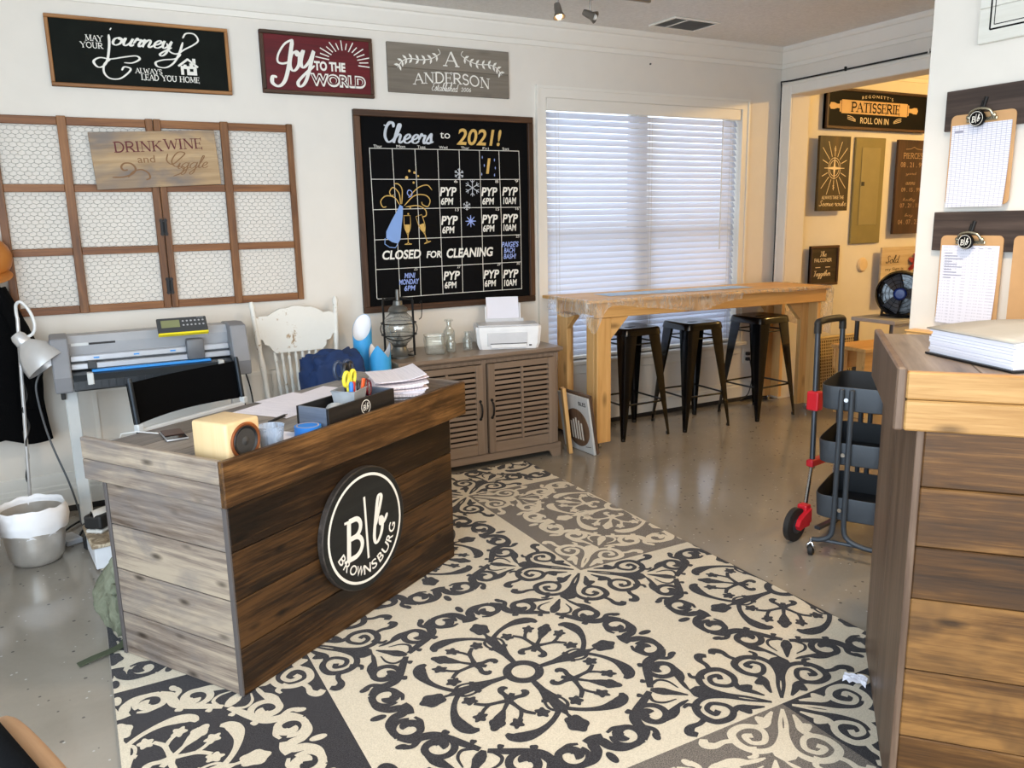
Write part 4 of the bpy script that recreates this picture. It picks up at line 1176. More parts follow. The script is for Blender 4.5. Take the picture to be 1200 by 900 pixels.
b = MB(); b.tube([(-.053, -.049, .105), (.053, -.049, .105), (.053, .049, .105), (-.053, .049, .105)], .003, 6, closed=True); b.build('rim_wire', TIN, t, smooth=60)
def in_pot(dx, dy): return desk_pt(.705 + dx, .100 + dy, ZB + .008)
STEEL = plain('steel_blade', (180, 182, 186), .25, metal=.9)
def scissors(label, dx, dy, lean, rz, col, h0=.115, ring=.028):
    t = thing('scissors', label, 'scissors', in_pot(dx, dy), rot=(lean, 0, DROT + rz), group='scissors in the pen pot')
    for s_ in (-1, 1):
        b = MB(); b._add([(-.008 * s_ - .004, 0, 0), (-.008 * s_ + .004, 0, 0), (s_ * .006 + .004, .001, h0), (s_ * .006 - .004, .001, h0), (-.008 * s_, .002, 0), (s_ * .006, .003, h0)], [(0, 1, 2, 3), (0, 3, 5, 4), (1, 4, 5, 2), (3, 2, 5), (0, 4, 1)]); b.build('blade', STEEL, t)
        b = MB(); b.tube([(s_ * .005, 0, h0 - .01), (s_ * .010, 0, h0 + .015)], [.005, .006], 8); b.tube([(s_ * .022 + ring * .62 * math.cos(a * PI / 10), 0, h0 + .042 + ring * math.sin(a * PI / 10)) for a in range(20)], .0072, 8, closed=True); b.build('handle', col, t, smooth=60)
    return t
scissors('scissors with yellow handles in the tin pen pot', -.026, -.012, .10, .15, plain('yellow_plastic', (238, 222, 66), .4), .105, .026)
scissors('large scissors with dark blue-grey handles rising tallest from the pen pot', .004, .014, -.08, -.2, plain('slate_plastic', (44, 56, 78), .35), .128, .032)
scissors('scissors with black handles on the right side of the pen pot', .022, -.006, -.10, .3, plain('black_plastic', (26, 27, 31), .35), .125, .028)
def pen_thing(name, label, cat, dx, dy, lean, tilt, L_, r, col, tip, capcol=None):
    t = thing(name, label, cat, in_pot(dx, dy), rot=(lean, tilt, DROT), group='pens in the pen pot')
    b = MB(); b.lathe([(.001, 0), (r * .6, .012), (r, .016), (r, L_ * .62)], n=12); b.build('barrel', col, t, smooth=40)
    b = MB(); b.lathe([(r * 1.02, L_ * .62), (r * 1.05, L_ * .95), (r * .6, L_), (1e-6, L_)], n=12); b.build('cap', capcol or col, t, smooth=40)
    return t
ORG = plain('orange_plastic', (226, 96, 44), .4); REDP = plain('red_plastic', (196, 50, 38), .4); BLUP = plain('blue_plastic', (48, 120, 214), .4); BLKP = plain('black_pen_plastic', (22, 22, 24), .3); YELP = plain('pale_yellow_plastic', (226, 206, 128), .4)
pen_thing('marker_pen', 'bright blue marker leaning on the left of the tin pen pot', 'pen', -.020, -.026, .10, -.08, .135, .008, BLUP, None)
pen_thing('marker_pen', 'red and cream marker in the middle of the pen pot', 'pen', -.004, -.020, .05, .02, .130, .007, YELP, None, REDP)
pen_thing('marker_pen', 'black felt marker in the middle of the pen pot', 'pen', .008, -.022, .08, .10, .125, .006, BLKP, None)
t = thing('box_cutter', 'orange box cutter knife at the right edge of the pen pot', 'knife', in_pot(.030, -.018), rot=(.05, .22, DROT), group=None)
b = MB(); b.box(-.009, -.004, 0, .009, .004, .135, .003); b.build('knife_handle', ORG, t)
b = MB(); b.box(-.004, -.0055, .06, .004, -.0042, .10, .0005); b.build('slider', BLKP, t)
# crumpled grey cloth roll in the box
CLOTH = plain('grey_cloth', (186, 188, 190), .9, var=.15)
b = MB(); b.tube([(-.03, 0, .032), (.02, .005, .034), (.05, -.004, .036)], [.030, .034, .026], 14); b.tube([(-.031, 0, .032), (-.034, 0, .032)], [.030, .018], 14)
tag(b.build('cloth_roll', CLOTH, smooth=70, loc=desk_pt(.610, .095, ZB), rot=(0, 0, DROT + .5)), 'rolled grey cloth lying in the organizer box left of the pen pot', 'cloth')
# reading glasses
t = thing('reading_glasses', 'folded dark red reading glasses propped up at the right end of the organizer box', 'glasses', desk_pt(.812, .100, ZB), rot=(0, 0, DROT + .2)); t.scale = (1.3, 1.3, 1.3)
DRED = plain('dark_red_acetate', (104, 20, 32), .25); LENS = glass('lens', (1, 1, 1), .02, .25)
b = MB()
for k, (cx, cy) in enumerate(((.012, .0), (.030, .018))):
    b.tube([(cx + .020 * math.cos(a * PI / 10), cy + .004 * math.cos(a * PI / 10), .066 + .024 * math.sin(a * PI / 10)) for a in range(20)], .0028, 8, closed=True)
b.tube([(.02, .004, .084), (.025, .012, .082)], .0028, 8)
b.build('frame', DRED, t, smooth=60)
for k, (cx, cy) in enumerate(((.012, .0), (.030, .018))):
    l = MB(); l._add([(cx + .018 * math.cos(a * PI / 10), cy + .004 * math.cos(a * PI / 10), .066 + .022 * math.sin(a * PI / 10)) for a in range(20)], [tuple(range(20))]); l.build('lens', LENS, t)
for p0, p1 in (((-.006, -.003, .072), (-.062, -.004, .004)), ((.048, .020, .072), (-.020, .020, .004))):
    l = MB(); l.tube([p0, ((p0[0] + p1[0]) / 2, p0[1], (p0[2] + p1[2]) / 2 + .004), p1], [.003, .0035, .004], 6); l.build('temple', DRED, t, smooth=60)
# tape roll and plastic tub
BLUETAPE = plain('blue_painter_tape', (46, 128, 214), .5); CARD = plain('cardboard_core', (196, 170, 140), .8)
t = on_desk('tape_roll', 'roll of bright blue masking tape on the desk beside the organizer box', 'tape', .442, .070)
b = MB(); b.lathe([(.040, 0), (.047, .001), (.047, .036), (.040, .0365)], n=36); b.build('tape', BLUETAPE, t, smooth=30)
b = MB(); b.lathe([(.0398, 0), (.0398, .037), (.036, .037), (.036, 0)], n=36); b.build('core', CARD, t, smooth=30)
TUB = film('cloudy_plastic', (196, 212, 232), .62, .25)
t = on_desk('plastic_tub', 'small cloudy clear plastic tub on the desk behind the birch speaker', 'tub', .285, .085)
b = MB(); b.lathe([(.036, 0), (.044, .070), (.046, .072), (.043, .072), (.035, .003), (1e-6, .003)], n=28); b.build('tub_body', TUB, t, smooth=40)
b = MB(); b.lathe([(.034, .004), (.039, .040), (1e-6, .041)], n=28); b.build('contents', plain('pale_blue_powder', (206, 216, 232), .9), t, smooth=40)
b = MB(); b.grid(lambda u, v: ((u - .5) * .12, (v - .5) * .08, .001 + .012 * u * v), 4, 4)
tag(b.build('paper_scrap', BLANK, loc=desk_pt(.375, .130, ZT + .001), rot=(0, 0, DROT + .6)), 'small white scrap of paper on the desk between tub and blue tape', 'paper')
t = on_desk('pen', 'black ballpoint pen lying on the desk in front of the paper sheets', 'pen', .56, .335, .25)
b = MB(); b.cyl((-.065, 0, .008), (.045, 0, .008), .0055, n=10); b.build('barrel', BLKP, t, smooth=40)
b = MB(); b.cyl((.045, 0, .008), (.070, 0, .008), .0055, .0015, n=10); b.build('tip', STEEL, t, smooth=40)

# stacks of paper at the right end of the desk
def stack(label, x, y, a, n, th, mat, w=.216, d=.279, z=ZT, spread=.006, fan=0.0):
    t = on_desk('paper_stack', label, 'paper stack', x, y, math.radians(a), z)
    for k in range(n):
        b = MB()
        ox, oy, ro = rnd.uniform(-spread, spread), rnd.uniform(-spread, spread), rnd.uniform(-.05, .05)
        b.T = Matrix.Translation((ox, oy, 0)) @ Matrix.Rotation(ro, 4, 'Z')
        z0, z1 = th * k / n, th * (k + 1) / n - .0004
        f = lambda u: fan * max(0, u - .4) ** 2
        N = 8; V = []; 
        for i in range(N):
            u = i / (N - 1); xx = (u - .5) * w
            lift = f(u) * (k + 1) / n
            V += [(xx, -d / 2, z0 + lift), (xx, d / 2, z0 + lift), (xx, d / 2, z1 + lift), (xx, -d / 2, z1 + lift)]
        F = [(0, 1, 2, 3), tuple((N - 1) * 4 + q for q in (3, 2, 1, 0))]
        for i in range(N - 1):
            for q in range(4):
                q2 = (q + 1) % 4
                F.append((4 * i + q, 4 * i + 4 + q, 4 * i + 4 + q2, 4 * i + q2))
        b._add(V, F); b.build('sheaf', mat[k % len(mat)], t)
    return t
NOTE = plain('grey_note_cover', (96, 92, 92), .6)
stack('low pile of folders and printed sheets at the right end of the desk', 1.125, .180, -56, 4, .030, [NOTE, PAPER, NOTE, PAPER], spread=.012)
stack('tall fanned stack of white and pinkish printed sheets on top of the folders', 1.118, .185, -48, 6, .040, [PAPER, PAPER, PINKP, PAPER, PINKP, PAPER], z=ZT + .0305, spread=.014, fan=.03)
stack('curled sheaf of forms lying slantwise on top of the paper stack', 1.128, .200, -40, 2, .006, [PINKP, PAPER], z=ZT + .0815, fan=.06)
t = on_desk('binder_clip', 'black binder clip on the right edge of the paper stack', 'clip', 1.262, .235, .6, ZT + .030)
b = MB(); b.prism([(-.010, -.012), (.012, -.002), (.012, .002), (-.010, .012)], -.016, .016); b.build('clip_body', BLKP, t)
for s_ in (-1, 1):
    b = MB(); b.tube([(.012, -.010, s_ * .001), (.030, -.007, s_ * .012), (.040, 0, s_ * .016), (.030, .007, s_ * .012), (.012, .010, s_ * .001)], .0012, 6); b.build('clip_wire', STEEL, t, smooth=60)

# ------------------------------------------------------------------ vinyl cutter on its stand
CUT_GREY = plain('cutter_grey', (126, 127, 131), .45); CUT_LIGHT = plain('cutter_light_grey', (168, 169, 172), .4)
CUT_DARK = plain('cutter_dark_plate', (30, 36, 42), .35, bump=.1, bscale=90); CUT_SILVER = plain('cutter_silver_rail', (196, 200, 206), .3, metal=.5)
CUT_BLUE = plain('cutter_blue_strip', (48, 146, 226), .45); CUT_YEL = plain('cutter_yellow_edge', (240, 220, 30), .45)
LCD = plain('lcd_olive', (126, 130, 92), .3); STAND = plain('stand_white', (206, 208, 206), .4); FOOT = plain('stand_dark_foot', (56, 58, 60), .5)
t = thing('vinyl_cutter', 'wide grey vinyl cutter on a white stand against the wall below the wire frame', 'cutting machine', (-.133, 4.44, 0), math.radians(1.0))
W = .905; Z0, Z1 = .745, .985
ez = .045
side = [(-.155, Z0 - .005), (-.165, Z0 + .07), (-.10, Z1 + .01), (.0, Z1 + .02), (.14, Z1 + .01), (.145, Z0 + .01), (.05, Z0 - .012)]
for x0, x1 in ((0, .078), (W - .085, W)):
    b = MB(); b.T = Matrix(((0, 0, 1, 0), (1, 0, 0, 0), (0, 1, 0, 0), (0, 0, 0, 1))); b.prism(side, x0, x1); o = b.build('end_cap', CUT_GREY, t)
    mod = o.modifiers.new('bevel', 'BEVEL'); mod.width = .008; mod.segments = 2; mod.limit_method = 'ANGLE'
b = MB(); b.T = Matrix(((0, 0, 1, 0), (1, 0, 0, 0), (0, 1, 0, 0), (0, 0, 0, 1)))
b.prism([(-.02, Z1 - .075), (-.03, Z1 - .03), (-.005, Z1 + .008), (.135, Z1 + .005), (.135, Z0 + .03), (.02, Z0 + .03)], .0785, W - .0855); b.build('top_cover', CUT_LIGHT, t)
b = MB(); b.box(.0785, -.05, Z1 - .115, W - .0855, .015, Z1 - .085, .004); b.build('guide_rail', CUT_SILVER, t)
b = MB(); b.box(.0785, -.075, Z1 - .150, W - .0855, .01, Z1 - .122, .003); b.build('carriage_rail', CUT_SILVER, t)
b = MB()
for x in (.18, .36, .53): b.box(x, -.0515, Z1 - .104, x + .026, -.0500, Z1 - .097)
b.build('blue_marks', CUT_BLUE, t)
b = MB(); b.T = Matrix(((0, 0, 1, 0), (1, 0, 0, 0), (0, 1, 0, 0), (0, 0, 0, 1)))
b.prism([(-.09, Z1 - .158), (-.135, Z1 - .168), (-.158, Z1 - .195), (-.160, Z0 + .005), (-.145, Z0 - .004), (-.06, Z0 + .02), (-.03, Z1 - .158)], .080, W - .087); b.build('front_plate', CUT_DARK, t, smooth=30)
b = MB()
for k in range(22): b.box(.095 + k * .033, -.1615, Z0 + .008, .099 + k * .033, -.1595, Z1 - .196)
b.build('plate_ribs', CUT_DARK, t)
b = MB(); b.box(.165, -.112, Z1 - .163, .715, -.080, Z1 - .151, .002); b.build('blue_strip', CUT_BLUE, t)
b = MB(); b.box(.605, -.10, Z1 - .150, .690, -.035, Z1 - .045, .010, seg=2); b.build('carriage', plain('carriage_grey', (98, 100, 104), .4), t, smooth=40)
for x in (.140, .742):
    b = MB(); b.box(x, -.162, Z1 - .215, x + .028, -.118, Z1 - .158, .003); b.build('lever', STAND, t)
b = MB(); b.box(.150, -.085, Z1 - .150, .190, -.05, Z1 - .112, .003); b.build('pinch_roller', FOOT, t)
b = MB(); b.box(.090, -.0305, Z1 - .040, .165, -.0290, Z1 - .026); b.build('name_plate', STAND, t)
b = MB(); b.box(.168, -.0305, Z1 - .038, .285, -.0290, Z1 - .028); b.build('model_strip', BLACK_GAP, t)
T_ = Matrix.Translation((.475, -.125, Z1 + .018)) @ Matrix.Rotation(math.radians(52), 4, 'X')
b = MB(); b.T = T_; b.box(0, -.024, -.014, .235, .062, .008, .004); b.build('control_panel', FOOT, t)
b = MB(); b.T = T_; b.box(-.001, -.034, -.016, .236, -.0245, .010, .003); b.build('panel_edge', CUT_YEL, t)
b = MB(); b.T = T_; b.box(.018, .004, .0082, .105, .046, .0094); b.build('display', LCD, t)
b = MB(); b.T = T_
for k in range(12): dot(b, .122 + (k % 6) * .019, .014 + (k // 6) * .024, .005, .0088, sy=1.0)
b.build('buttons', CUT_LIGHT, t)
b = MB(); b.T = T_; put_text(b, 'POWER', (.19, .050, .222, .056), .0088); b.build('panel_lettering', CUT_LIGHT, t)
for x in (.035, W - .09):
    b = MB(); b.box(x, -.022, .035, x + .058, .022, Z0 + .004, .005); b.build('leg', STAND, t)
    b = MB(); b.box(x + .002, -.27, .010, x + .056, .27, .045, .006); b.build('foot', STAND if False else FOOT, t)
    b = MB(); b.box(x - .004, -.30, .0, x + .062, -.225, .048, .010); b.build('foot_cap', BLACK_GAP, t)
b = MB(); b.box(.09, -.02, .30, W - .09, .02, .36, .004); b.build('cross_bar', STAND, t)
b = MB(); b.box(.02, -.045, Z0 - .055, .040, .01, Z0 - .012, .003); b.build('clamp', BLACK_GAP, t)
CABLE = plain('black_cable', (24, 24, 25), .5); GREYC = plain('grey_cable', (96, 98, 100), .5)
b = MB(); b.tube(crom([(-.165, 4.50, .835), (-.20, 4.47, .80), (-.215, 4.46, .72), (-.19, 4.47, .50), (-.13, 4.48, .25), (-.105, 4.50, .10), (-.09, 4.47, .02), (.02, 4.52, .012), (.25, 4.60, .012), (.40, 4.55, .012)], 7), .0048, 8)
tag(b.build('power_cable', GREYC, smooth=60), 'grey cable hanging from the cutter down behind its stand leg to the floor', 'cable')
b = MB(); b.tube(crom([(.35, 4.62, .014), (.05, 4.66, .012), (-.12, 4.55, .012), (-.20, 4.36, .012), (-.17, 4.24, .012), (-.12, 4.30, .012), (-.09, 4.42, .012), (.02, 4.60, .012), (.4, 4.70, .012)], 7), .006, 8)
tag(b.build('power_cable', CABLE, smooth=60), 'black power cable looping over the floor by the cutter stand', 'cable')
b = MB(); b.tube(crom([(.770, 4.50, .74), (.80, 4.52, .60), (.815, 4.55, .40), (.80, 4.58, .15), (.78, 4.60, .012)], 6), .004, 8)
tag(b.build('power_cable', CABLE, smooth=60), 'thin black cable hanging from the right end of the cutter', 'cable')
t = thing('power_adapter', 'flat grey power adapter on the floor beside the steel bin', 'adapter', (-.155, 4.30, .001), .4)
b = MB(); b.box(-.04, -.06, 0, .04, .06, .03, .006); b.build('adapter_body', CUT_LIGHT, t)
b = MB(); b.cyl((0, .06, .015), (0, .085, .014), .005, n=8); b.build('strain_relief', CABLE, t)

# ------------------------------------------------------------------ folding chair with black sling back
POST = plain('dark_grey_metal', (40, 46, 52), .4, metal=.5); SLING = plain('black_canvas', (6, 6, 7), .95, bump=.2, bscale=300, spec=.1)
WTUBE = plain('white_tube', (214, 216, 216), .4)
t = thing('folding_chair', 'folding chair with a black canvas back standing behind the desk', 'chair', (.445, 3.93, 0), math.radians(34.0))
hw = .305
for s_ in (-1, 1):
    b = MB(); b.tube([(s_ * hw, .045, .845), (s_ * hw, .02, .62), (s_ * hw, -.02, .44)], .012, 10); b.build('back_post', POST, t, smooth=50)
    b = MB(); b.cyl((s_ * hw, .045, .845), (s_ * hw, .047, .862), .013, .009, 10); b.build('post_cap', POST, t)
    b = MB(); b.tube([(s_ * hw, .02, .02), (s_ * hw, -.02, .44), (s_ * hw, -.40, .44), (s_ * hw, -.42, .02)], .011, 8); b.build('leg', POST, t, smooth=50)
    b = MB(); b.box(s_ * hw - .014, .002, .628, s_ * hw + .014, .034, .662, .004); b.build('bracket', WTUBE, t)
b = MB(); b.grid(lambda u, v: ((u - .5) * 2 * hw * 1.03, .032 + .022 * v + .05 * math.sin(PI * u) - .0, .655 + .185 * v - .012 * math.sin(PI * u) * (v - .5)), 20, 8)
b.grid(lambda u, v: ((.5 - u) * 2 * hw * 1.03, .036 + .022 * v + .05 * math.sin(PI * u), .655 + .185 * v - .012 * math.sin(PI * u) * (v - .5)), 20, 8)
b.build('sling_back', SLING, t, smooth=60)
b = MB(); b.grid(lambda u, v: ((u - .5) * 2 * hw, -.40 + .38 * v, .44 - .03 * math.sin(PI * u)), 12, 6); b.build('sling_seat', SLING, t, smooth=60)
b = MB(); b.box(-hw, .006, .600, hw, .030, .640, .006); b.build('cross_rail', WTUBE, t)
for s_ in (-1, 1):
    b = MB(); b.tube([(s_ * hw * .98, .02, .03), (-s_ * hw * .98, -.42, .43)], .008, 8); b.build('cross_brace', POST, t)

# ------------------------------------------------------------------ white carved chair by the wall
def distressed():
    m = NT('chipped_white_paint'); v = m.coord()
    n1 = m.noise(v, 14, 6, .75, .4)
    col = m.ramp(n1, [(0.0, lin((224, 221, 212))), (.60, lin((230, 227, 218))), (.66, lin((176, 150, 116))), (.72, lin((120, 92, 64)))])
    m.l(col, m.b.inputs['Base Color']); m.b.inputs['Roughness'].default_value = .6; m.bump(m.noise(v, 40, 4), .2, .004)
    return m.mat
CHIP = distressed()
t = thing('carved_chair', 'distressed white wooden chair with a carved spindle back against the wall', 'chair', (1.120, 4.47, 0), math.radians(3))
def turned(p0, p1, r, rings=()):
    p0 = Vector(p0); p1 = Vector(p1); N = 30; pts = []; R = []
    for i in range(N + 1):
        u = i / N; pts.append(p0.lerp(p1, u)); rr = r
        for (c, w, a) in rings: rr += a * math.exp(-((u - c) / w) ** 2)
        R.append(rr)
    b = MB(); b.tube(pts, R, 12); return b
RG = [(.62, .010, .006), (.65, .010, .006), (.68, .010, .006), (.45, .05, .004), (.97, .02, .004), (1.0, .01, -.006), (.58, .02, -.004)]
for s_ in (-1, 1):
    turned((s_ * .195, .135, .40), (s_ * .245, .20, 1.083), .0145, RG).build('back_post', CHIP, t, smooth=60)
crest = [(-.228, .990), (-.215, 1.000), (-.16, .998), (-.135, 1.015), (-.09, 1.035), (-.05, 1.036), (-.02, 1.045), (.02, 1.045), (.05, 1.036), (.09, 1.035), (.135, 1.015), (.16, .998), (.20, 1.000), (.228, .985),
         (.232, .875), (.205, .868), (.19, .84), (.165, .835), (.16, .805), (.135, .785), (-.135, .785), (-.155, .805), (-.17, .83), (-.195, .84), (-.205, .868), (-.228, .872)]
def crest_solid(poly, th, y_at):
    b = MB(); n = len(poly)
    V = [(x, y_at(z) - th, z) for x, z in poly] + [(x, y_at(z), z) for x, z in poly]
    F = [tuple(range(n)), tuple(reversed(range(n, 2 * n)))] + [(i, n + i, n + (i + 1) % n, (i + 1) % n) for i in range(n)]
    b._add(V, F); return b
ya = lambda z: .135 + (z - .40) * .0952 + .008
crest_solid(crest, .018, ya).build('crest_panel', CHIP, t)
for k in range(8):
    x = -.140 + k * .040
    turned((x * .9, ya(.53), .53), (x, ya(.79), .79), .008, [(.5, .12, .004), (.2, .04, .003), (.85, .04, .003)]).build('spindle', CHIP, t, smooth=60)
crest_solid([(-.165, .50), (-.16, .535), (-.11, .53), (0, .542), (.11, .53), (.16, .535), (.165, .50)], .018, ya).build('lower_rail', CHIP, t)
b = MB(); b.box(-.22, -.24, .425, .22, .165, .455, .012, seg=2); b.build('seat', CHIP, t, smooth=40)
for s_ in (-1, 1):
    turned((s_ * .20, -.21, .0), (s_ * .185, -.20, .425), .016, [(.3, .05, .006), (.8, .05, .005), (.6, .03, .004)]).build('leg', CHIP, t, smooth=60)
    turned((s_ * .205, .17, .0), (s_ * .19, .14, .425), .016, [(.3, .05, .005)]).build('leg', CHIP, t, smooth=60)
for z in (.16, .26): turned((-.195, -.207, z), (.195, -.207, z), .009, [(.5, .2, .005)]).build('stretcher', CHIP, t, smooth=60)

# navy bag on the chair and rolls of blue vinyl beside it
NAVY = plain('navy_cloth', (22, 48, 92), .85, bump=.3, bscale=60)
def lumpy(c, r, amp, freq, seed, n=40, k=24, flat=None, power=1.0):
    b = MB()
    V = []
    for j in range(k + 1):
        for i in range(n):
            th = PI * j / k; ph = 2 * PI * i / n
            d = Vector((math.sin(th) * math.cos(ph), math.sin(th) * math.sin(ph), -math.cos(th)))
            e = Vector([math.copysign(abs(q) ** power, q) for q in d])
            s_ = 1 + amp * noise.noise(d * freq + Vector((seed, seed * 2, 0))) + amp * .5 * noise.noise(d * freq * 2.3 + Vector((seed, 3, seed)))
            p = Vector((e.x * r[0], e.y * r[1], e.z * r[2])) * s_
            if flat is not None: p.z = max(p.z, flat)
            V.append((c[0] + p.x, c[1] + p.y, c[2] + p.z))
    F = [(j * n + i, j * n + (i + 1) % n, (j + 1) * n + (i + 1) % n, (j + 1) * n + i) for j in range(k) for i in range(n)]
    b._add(V, F); return b
t = thing('cloth_bag', 'dark navy cloth bag heaped on the seat of the white carved chair', 'bag', (1.205, 4.31, .456), .1)
lumpy((0, 0, .165), (.165, .12, .185), .26, 2.4, 4, flat=-.165, power=.6).build('bag_body', NAVY, t, smooth=70)
b = MB(); b.tube(crom([(-.04, -.02, .33), (.0, -.04, .350), (.08, -.05, .335), (.13, -.04, .28)], 6), [.014] * 18 + [.012], 8, flat=.5); b.build('bag_strap', NAVY, t, smooth=60)
VBLUE = plain('sky_blue_vinyl', (62, 164, 226), .45); VWHITE = plain('white_backing_paper', (236, 236, 238), .7)
def roll(label, x, y, h0, h1, r, teeth=0):
    t = thing('vinyl_roll', label, 'roll', (x, y, 0))
    n = 40
    def top(a):
        if teeth: return h0 + (h1 - h0) * abs(((a / (2 * PI) * teeth) % 1) * 2 - 1)
        return h0 + (h1 - h0) * (.5 + .5 * math.cos(a - .9))
    V = []; F = []
    for i in range(n):
        a = 2 * PI * i / n
        V += [(r * math.cos(a), r * math.sin(a), 0), (r * math.cos(a), r * math.sin(a), top(a))]
    for i in range(n): j = (i + 1) % n; F.append((2 * i, 2 * j, 2 * j + 1, 2 * i + 1))
    b = MB(); b._add(V, F); b.build('blue_face', VBLUE, t, smooth=50)
    V = []; F = []
    for i in range(n):
        a = 2 * PI * i / n
        V += [((r - .002) * math.cos(a), (r - .002) * math.sin(a), 0), ((r - .002) * math.cos(a), (r - .002) * math.sin(a), top(a) - .001)]
    for i in range(n): j = (i + 1) % n; F.append((2 * i + 1, 2 * j + 1, 2 * j, 2 * i))
    b = MB(); b._add(V, F); b.build('white_back', VWHITE, t, smooth=50)
    return t
roll('tall upright roll of sky blue vinyl with a slanted white-backed top beside the lantern', 1.435, 4.46, .845, .985, .055)
roll('short upright roll of sky blue vinyl with a zigzag top beside the sideboard', 1.485, 4.315, .755, .835, .062, teeth=3)

# ------------------------------------------------------------------ floor lamp, bins, coat
ALU = plain('brushed_aluminium', (206, 206, 206), .32, metal=.45, var=.08); WPAINT = plain('white_enamel', (222, 222, 220), .35)
t = thing('floor_lamp', 'silver gooseneck floor lamp in front of the black coat', 'lamp', (-.315, 4.42, 0))
b = MB(); b.lathe([(.115, 0), (.118, .008), (.110, .018), (.014, .024), (.010, .03)], n=36); b.build('base', ALU, t, smooth=40)
b = MB(); b.tube([(0, 0, .02), (.068, 0, 1.10)], .0085, 10); b.build('pole', ALU, t, smooth=60)
b = MB(); b.tube(crom([(.068, 0, 1.08), (.066, 0, 1.13), (.072, -.01, 1.165), (.095, -.02, 1.172), (.125, -.03, 1.12), (.135, -.035, 1.06), (.118, -.03, 1.02), (.078, -.02, 1.005)], 6), .0075, 10); b.build('gooseneck', WPAINT, t, smooth=60)
ax = Vector((.58, -.22, -.78)).normalized()
M = ax.to_track_quat('Z', 'Y').to_matrix().to_4x4(); M.translation = (.058, -.02, 1.015); M = M @ Matrix.Scale(1.10, 4)
b = MB(); b.T = M; b.lathe([(.001, -.012), (.022, -.010), (.030, .005), (.032, .035), (.030, .040), (.044, .055), (.068, .085), (.085, .130), (.090, .165), (.0875, .166), (.082, .130), (.064, .085), (.040, .057), (.02, .05)], n=36); b.build('lamp_shade', ALU, t, smooth=50)
b = MB(); b.T = M; b.sphere((0, 0, .105), .028); b.build('bulb', WPAINT, t, smooth=60)
b = MB(); b.tube(crom([(.052, .012, .80), (.060, .014, .72), (.036, -.006, .66), (.052, .010, .58), (.030, -.008, .50), (.030, .012, .42), (.010, -.004, .33), (.018, .012, .26), (.006, .0, .18), (.03, .05, .03)], 6), .004, 8); b.build('lamp_cord', CABLE, t, smooth=60)
b = MB(); b.box(.020, .004, .50, .038, .022, .555, .005); b.build('cord_switch', CABLE, t)
STEELB = plain('stainless_bin', (206, 199, 190), .30, metal=.55, var=.15); LINER = plain('white_bin_liner', (240, 240, 242), .4, var=.03)
def bin_(label, x, y):
    t = thing('waste_bin', label, 'bin', (x, y, 0), group=None)
    b = MB(); b.lathe([(.085, 0), (.098, .006), (.112, .03), (.122, .09), (.128, .16), (.131, .245), (.128, .245), (.120, .09), (.10, .012), (1e-6, .010)], n=48); b.build('bin_body', STEELB, t, smooth=50)
    sd = x * 7
    def ln(u, v):
        a = 2 * PI * u
        prof = [(.126, .14), (.129, .262), (.138, .275), (.146, .250), (.149, .205), (.143, .165)]
        q = v * (len(prof) - 1); i = min(int(q), len(prof) - 2); f = q - i
        r = prof[i][0] * (1 - f) + prof[i + 1][0] * f; z = prof[i][1] * (1 - f) + prof[i + 1][1] * f
        wv = noise.noise(Vector((math.cos(a) * 2.6 + sd, math.sin(a) * 2.6, v * 2.0)))
        w2 = noise.noise(Vector((math.cos(a) * 6 + sd, math.sin(a) * 6, v * 5)))
        out = max(0, v - .3)
        return ((r + (.012 * wv + .003 * w2) * (out + .2)) * math.cos(a), (r + (.012 * wv + .003 * w2) * (out + .2)) * math.sin(a), z + (.012 * wv + .003 * w2) * (1 if v < .5 else 1.6))
    b = MB(); b.grid(ln, 72, 22, closeu=True); b.build('bin_liner', LINER, t, smooth=80)
    return t
bin_('round stainless steel waste bin with a white liner below the floor lamp', -.285, 4.13)
bin_('second steel waste bin cut off by the left edge of the view', -.548, 3.955)

COAT = plain('black_wool', (7, 7, 8), .95, bump=.3, bscale=200, spec=.1); TANL = plain('tan_leather', (176, 110, 46), .5)
t = thing('coat', 'long black coat hanging on the wall left of the wire panel frame', 'coat', (-.46, 4.70, 0))
def coat(u, v):
    a = 2 * PI * u; z = 1.32 - .86 * v
    w = .10 + .13 * min(1, v * 2.2) + .035 * v; d = .055 + .02 * v
    f = 1 + .10 * math.sin(a * 5 + v * 2.5) * v + .06 * math.sin(a * 9 - v * 3) * v
    sw = .02 * math.sin(v * 5)
    return (w * math.cos(a) * f + sw, d * math.sin(a) * f, z + .03 * math.sin(a * 3) * v)
b = MB(); b.grid(coat, 60, 30, closeu=True); b.build('coat_body', COAT, t, smooth=80)
b = MB(); b.tube(crom([(.13, -.02, 1.22), (.20, -.04, 1.02), (.235, -.045, .80), (.225, -.05, .62)], 6), [.05] * 6 + [.055] * 7 + [.045] * 6, 12, flat=.8); b.build('sleeve', COAT, t, smooth=70)
b = MB(); b.lathe([(.001, -.012), (.034, -.012), (.040, .0), (.034, .012), (.001, .012)], (0, 0, 0), 20)
t = thing('leather_cap', 'tan leather cap hanging above the black coat at the left edge', 'hat', (-.375, 4.705, 1.285))
b = MB(); b.T = Matrix.Rotation(.15, 4, 'Y'); b.sphere((0, 0, .09), .115, (1, .72, .95), 24, 14); b.build('crown', TANL, t, smooth=60)
b = MB(); b.T = Matrix.Translation((.02, -.06, .0)) @ Matrix.Rotation(.35, 4, 'X'); b.lathe([(1e-6, 0), (.10, 0), (.105, .004), (.10, .008), (1e-6, .008)], n=28); b.build('peak', TANL, t, smooth=40)

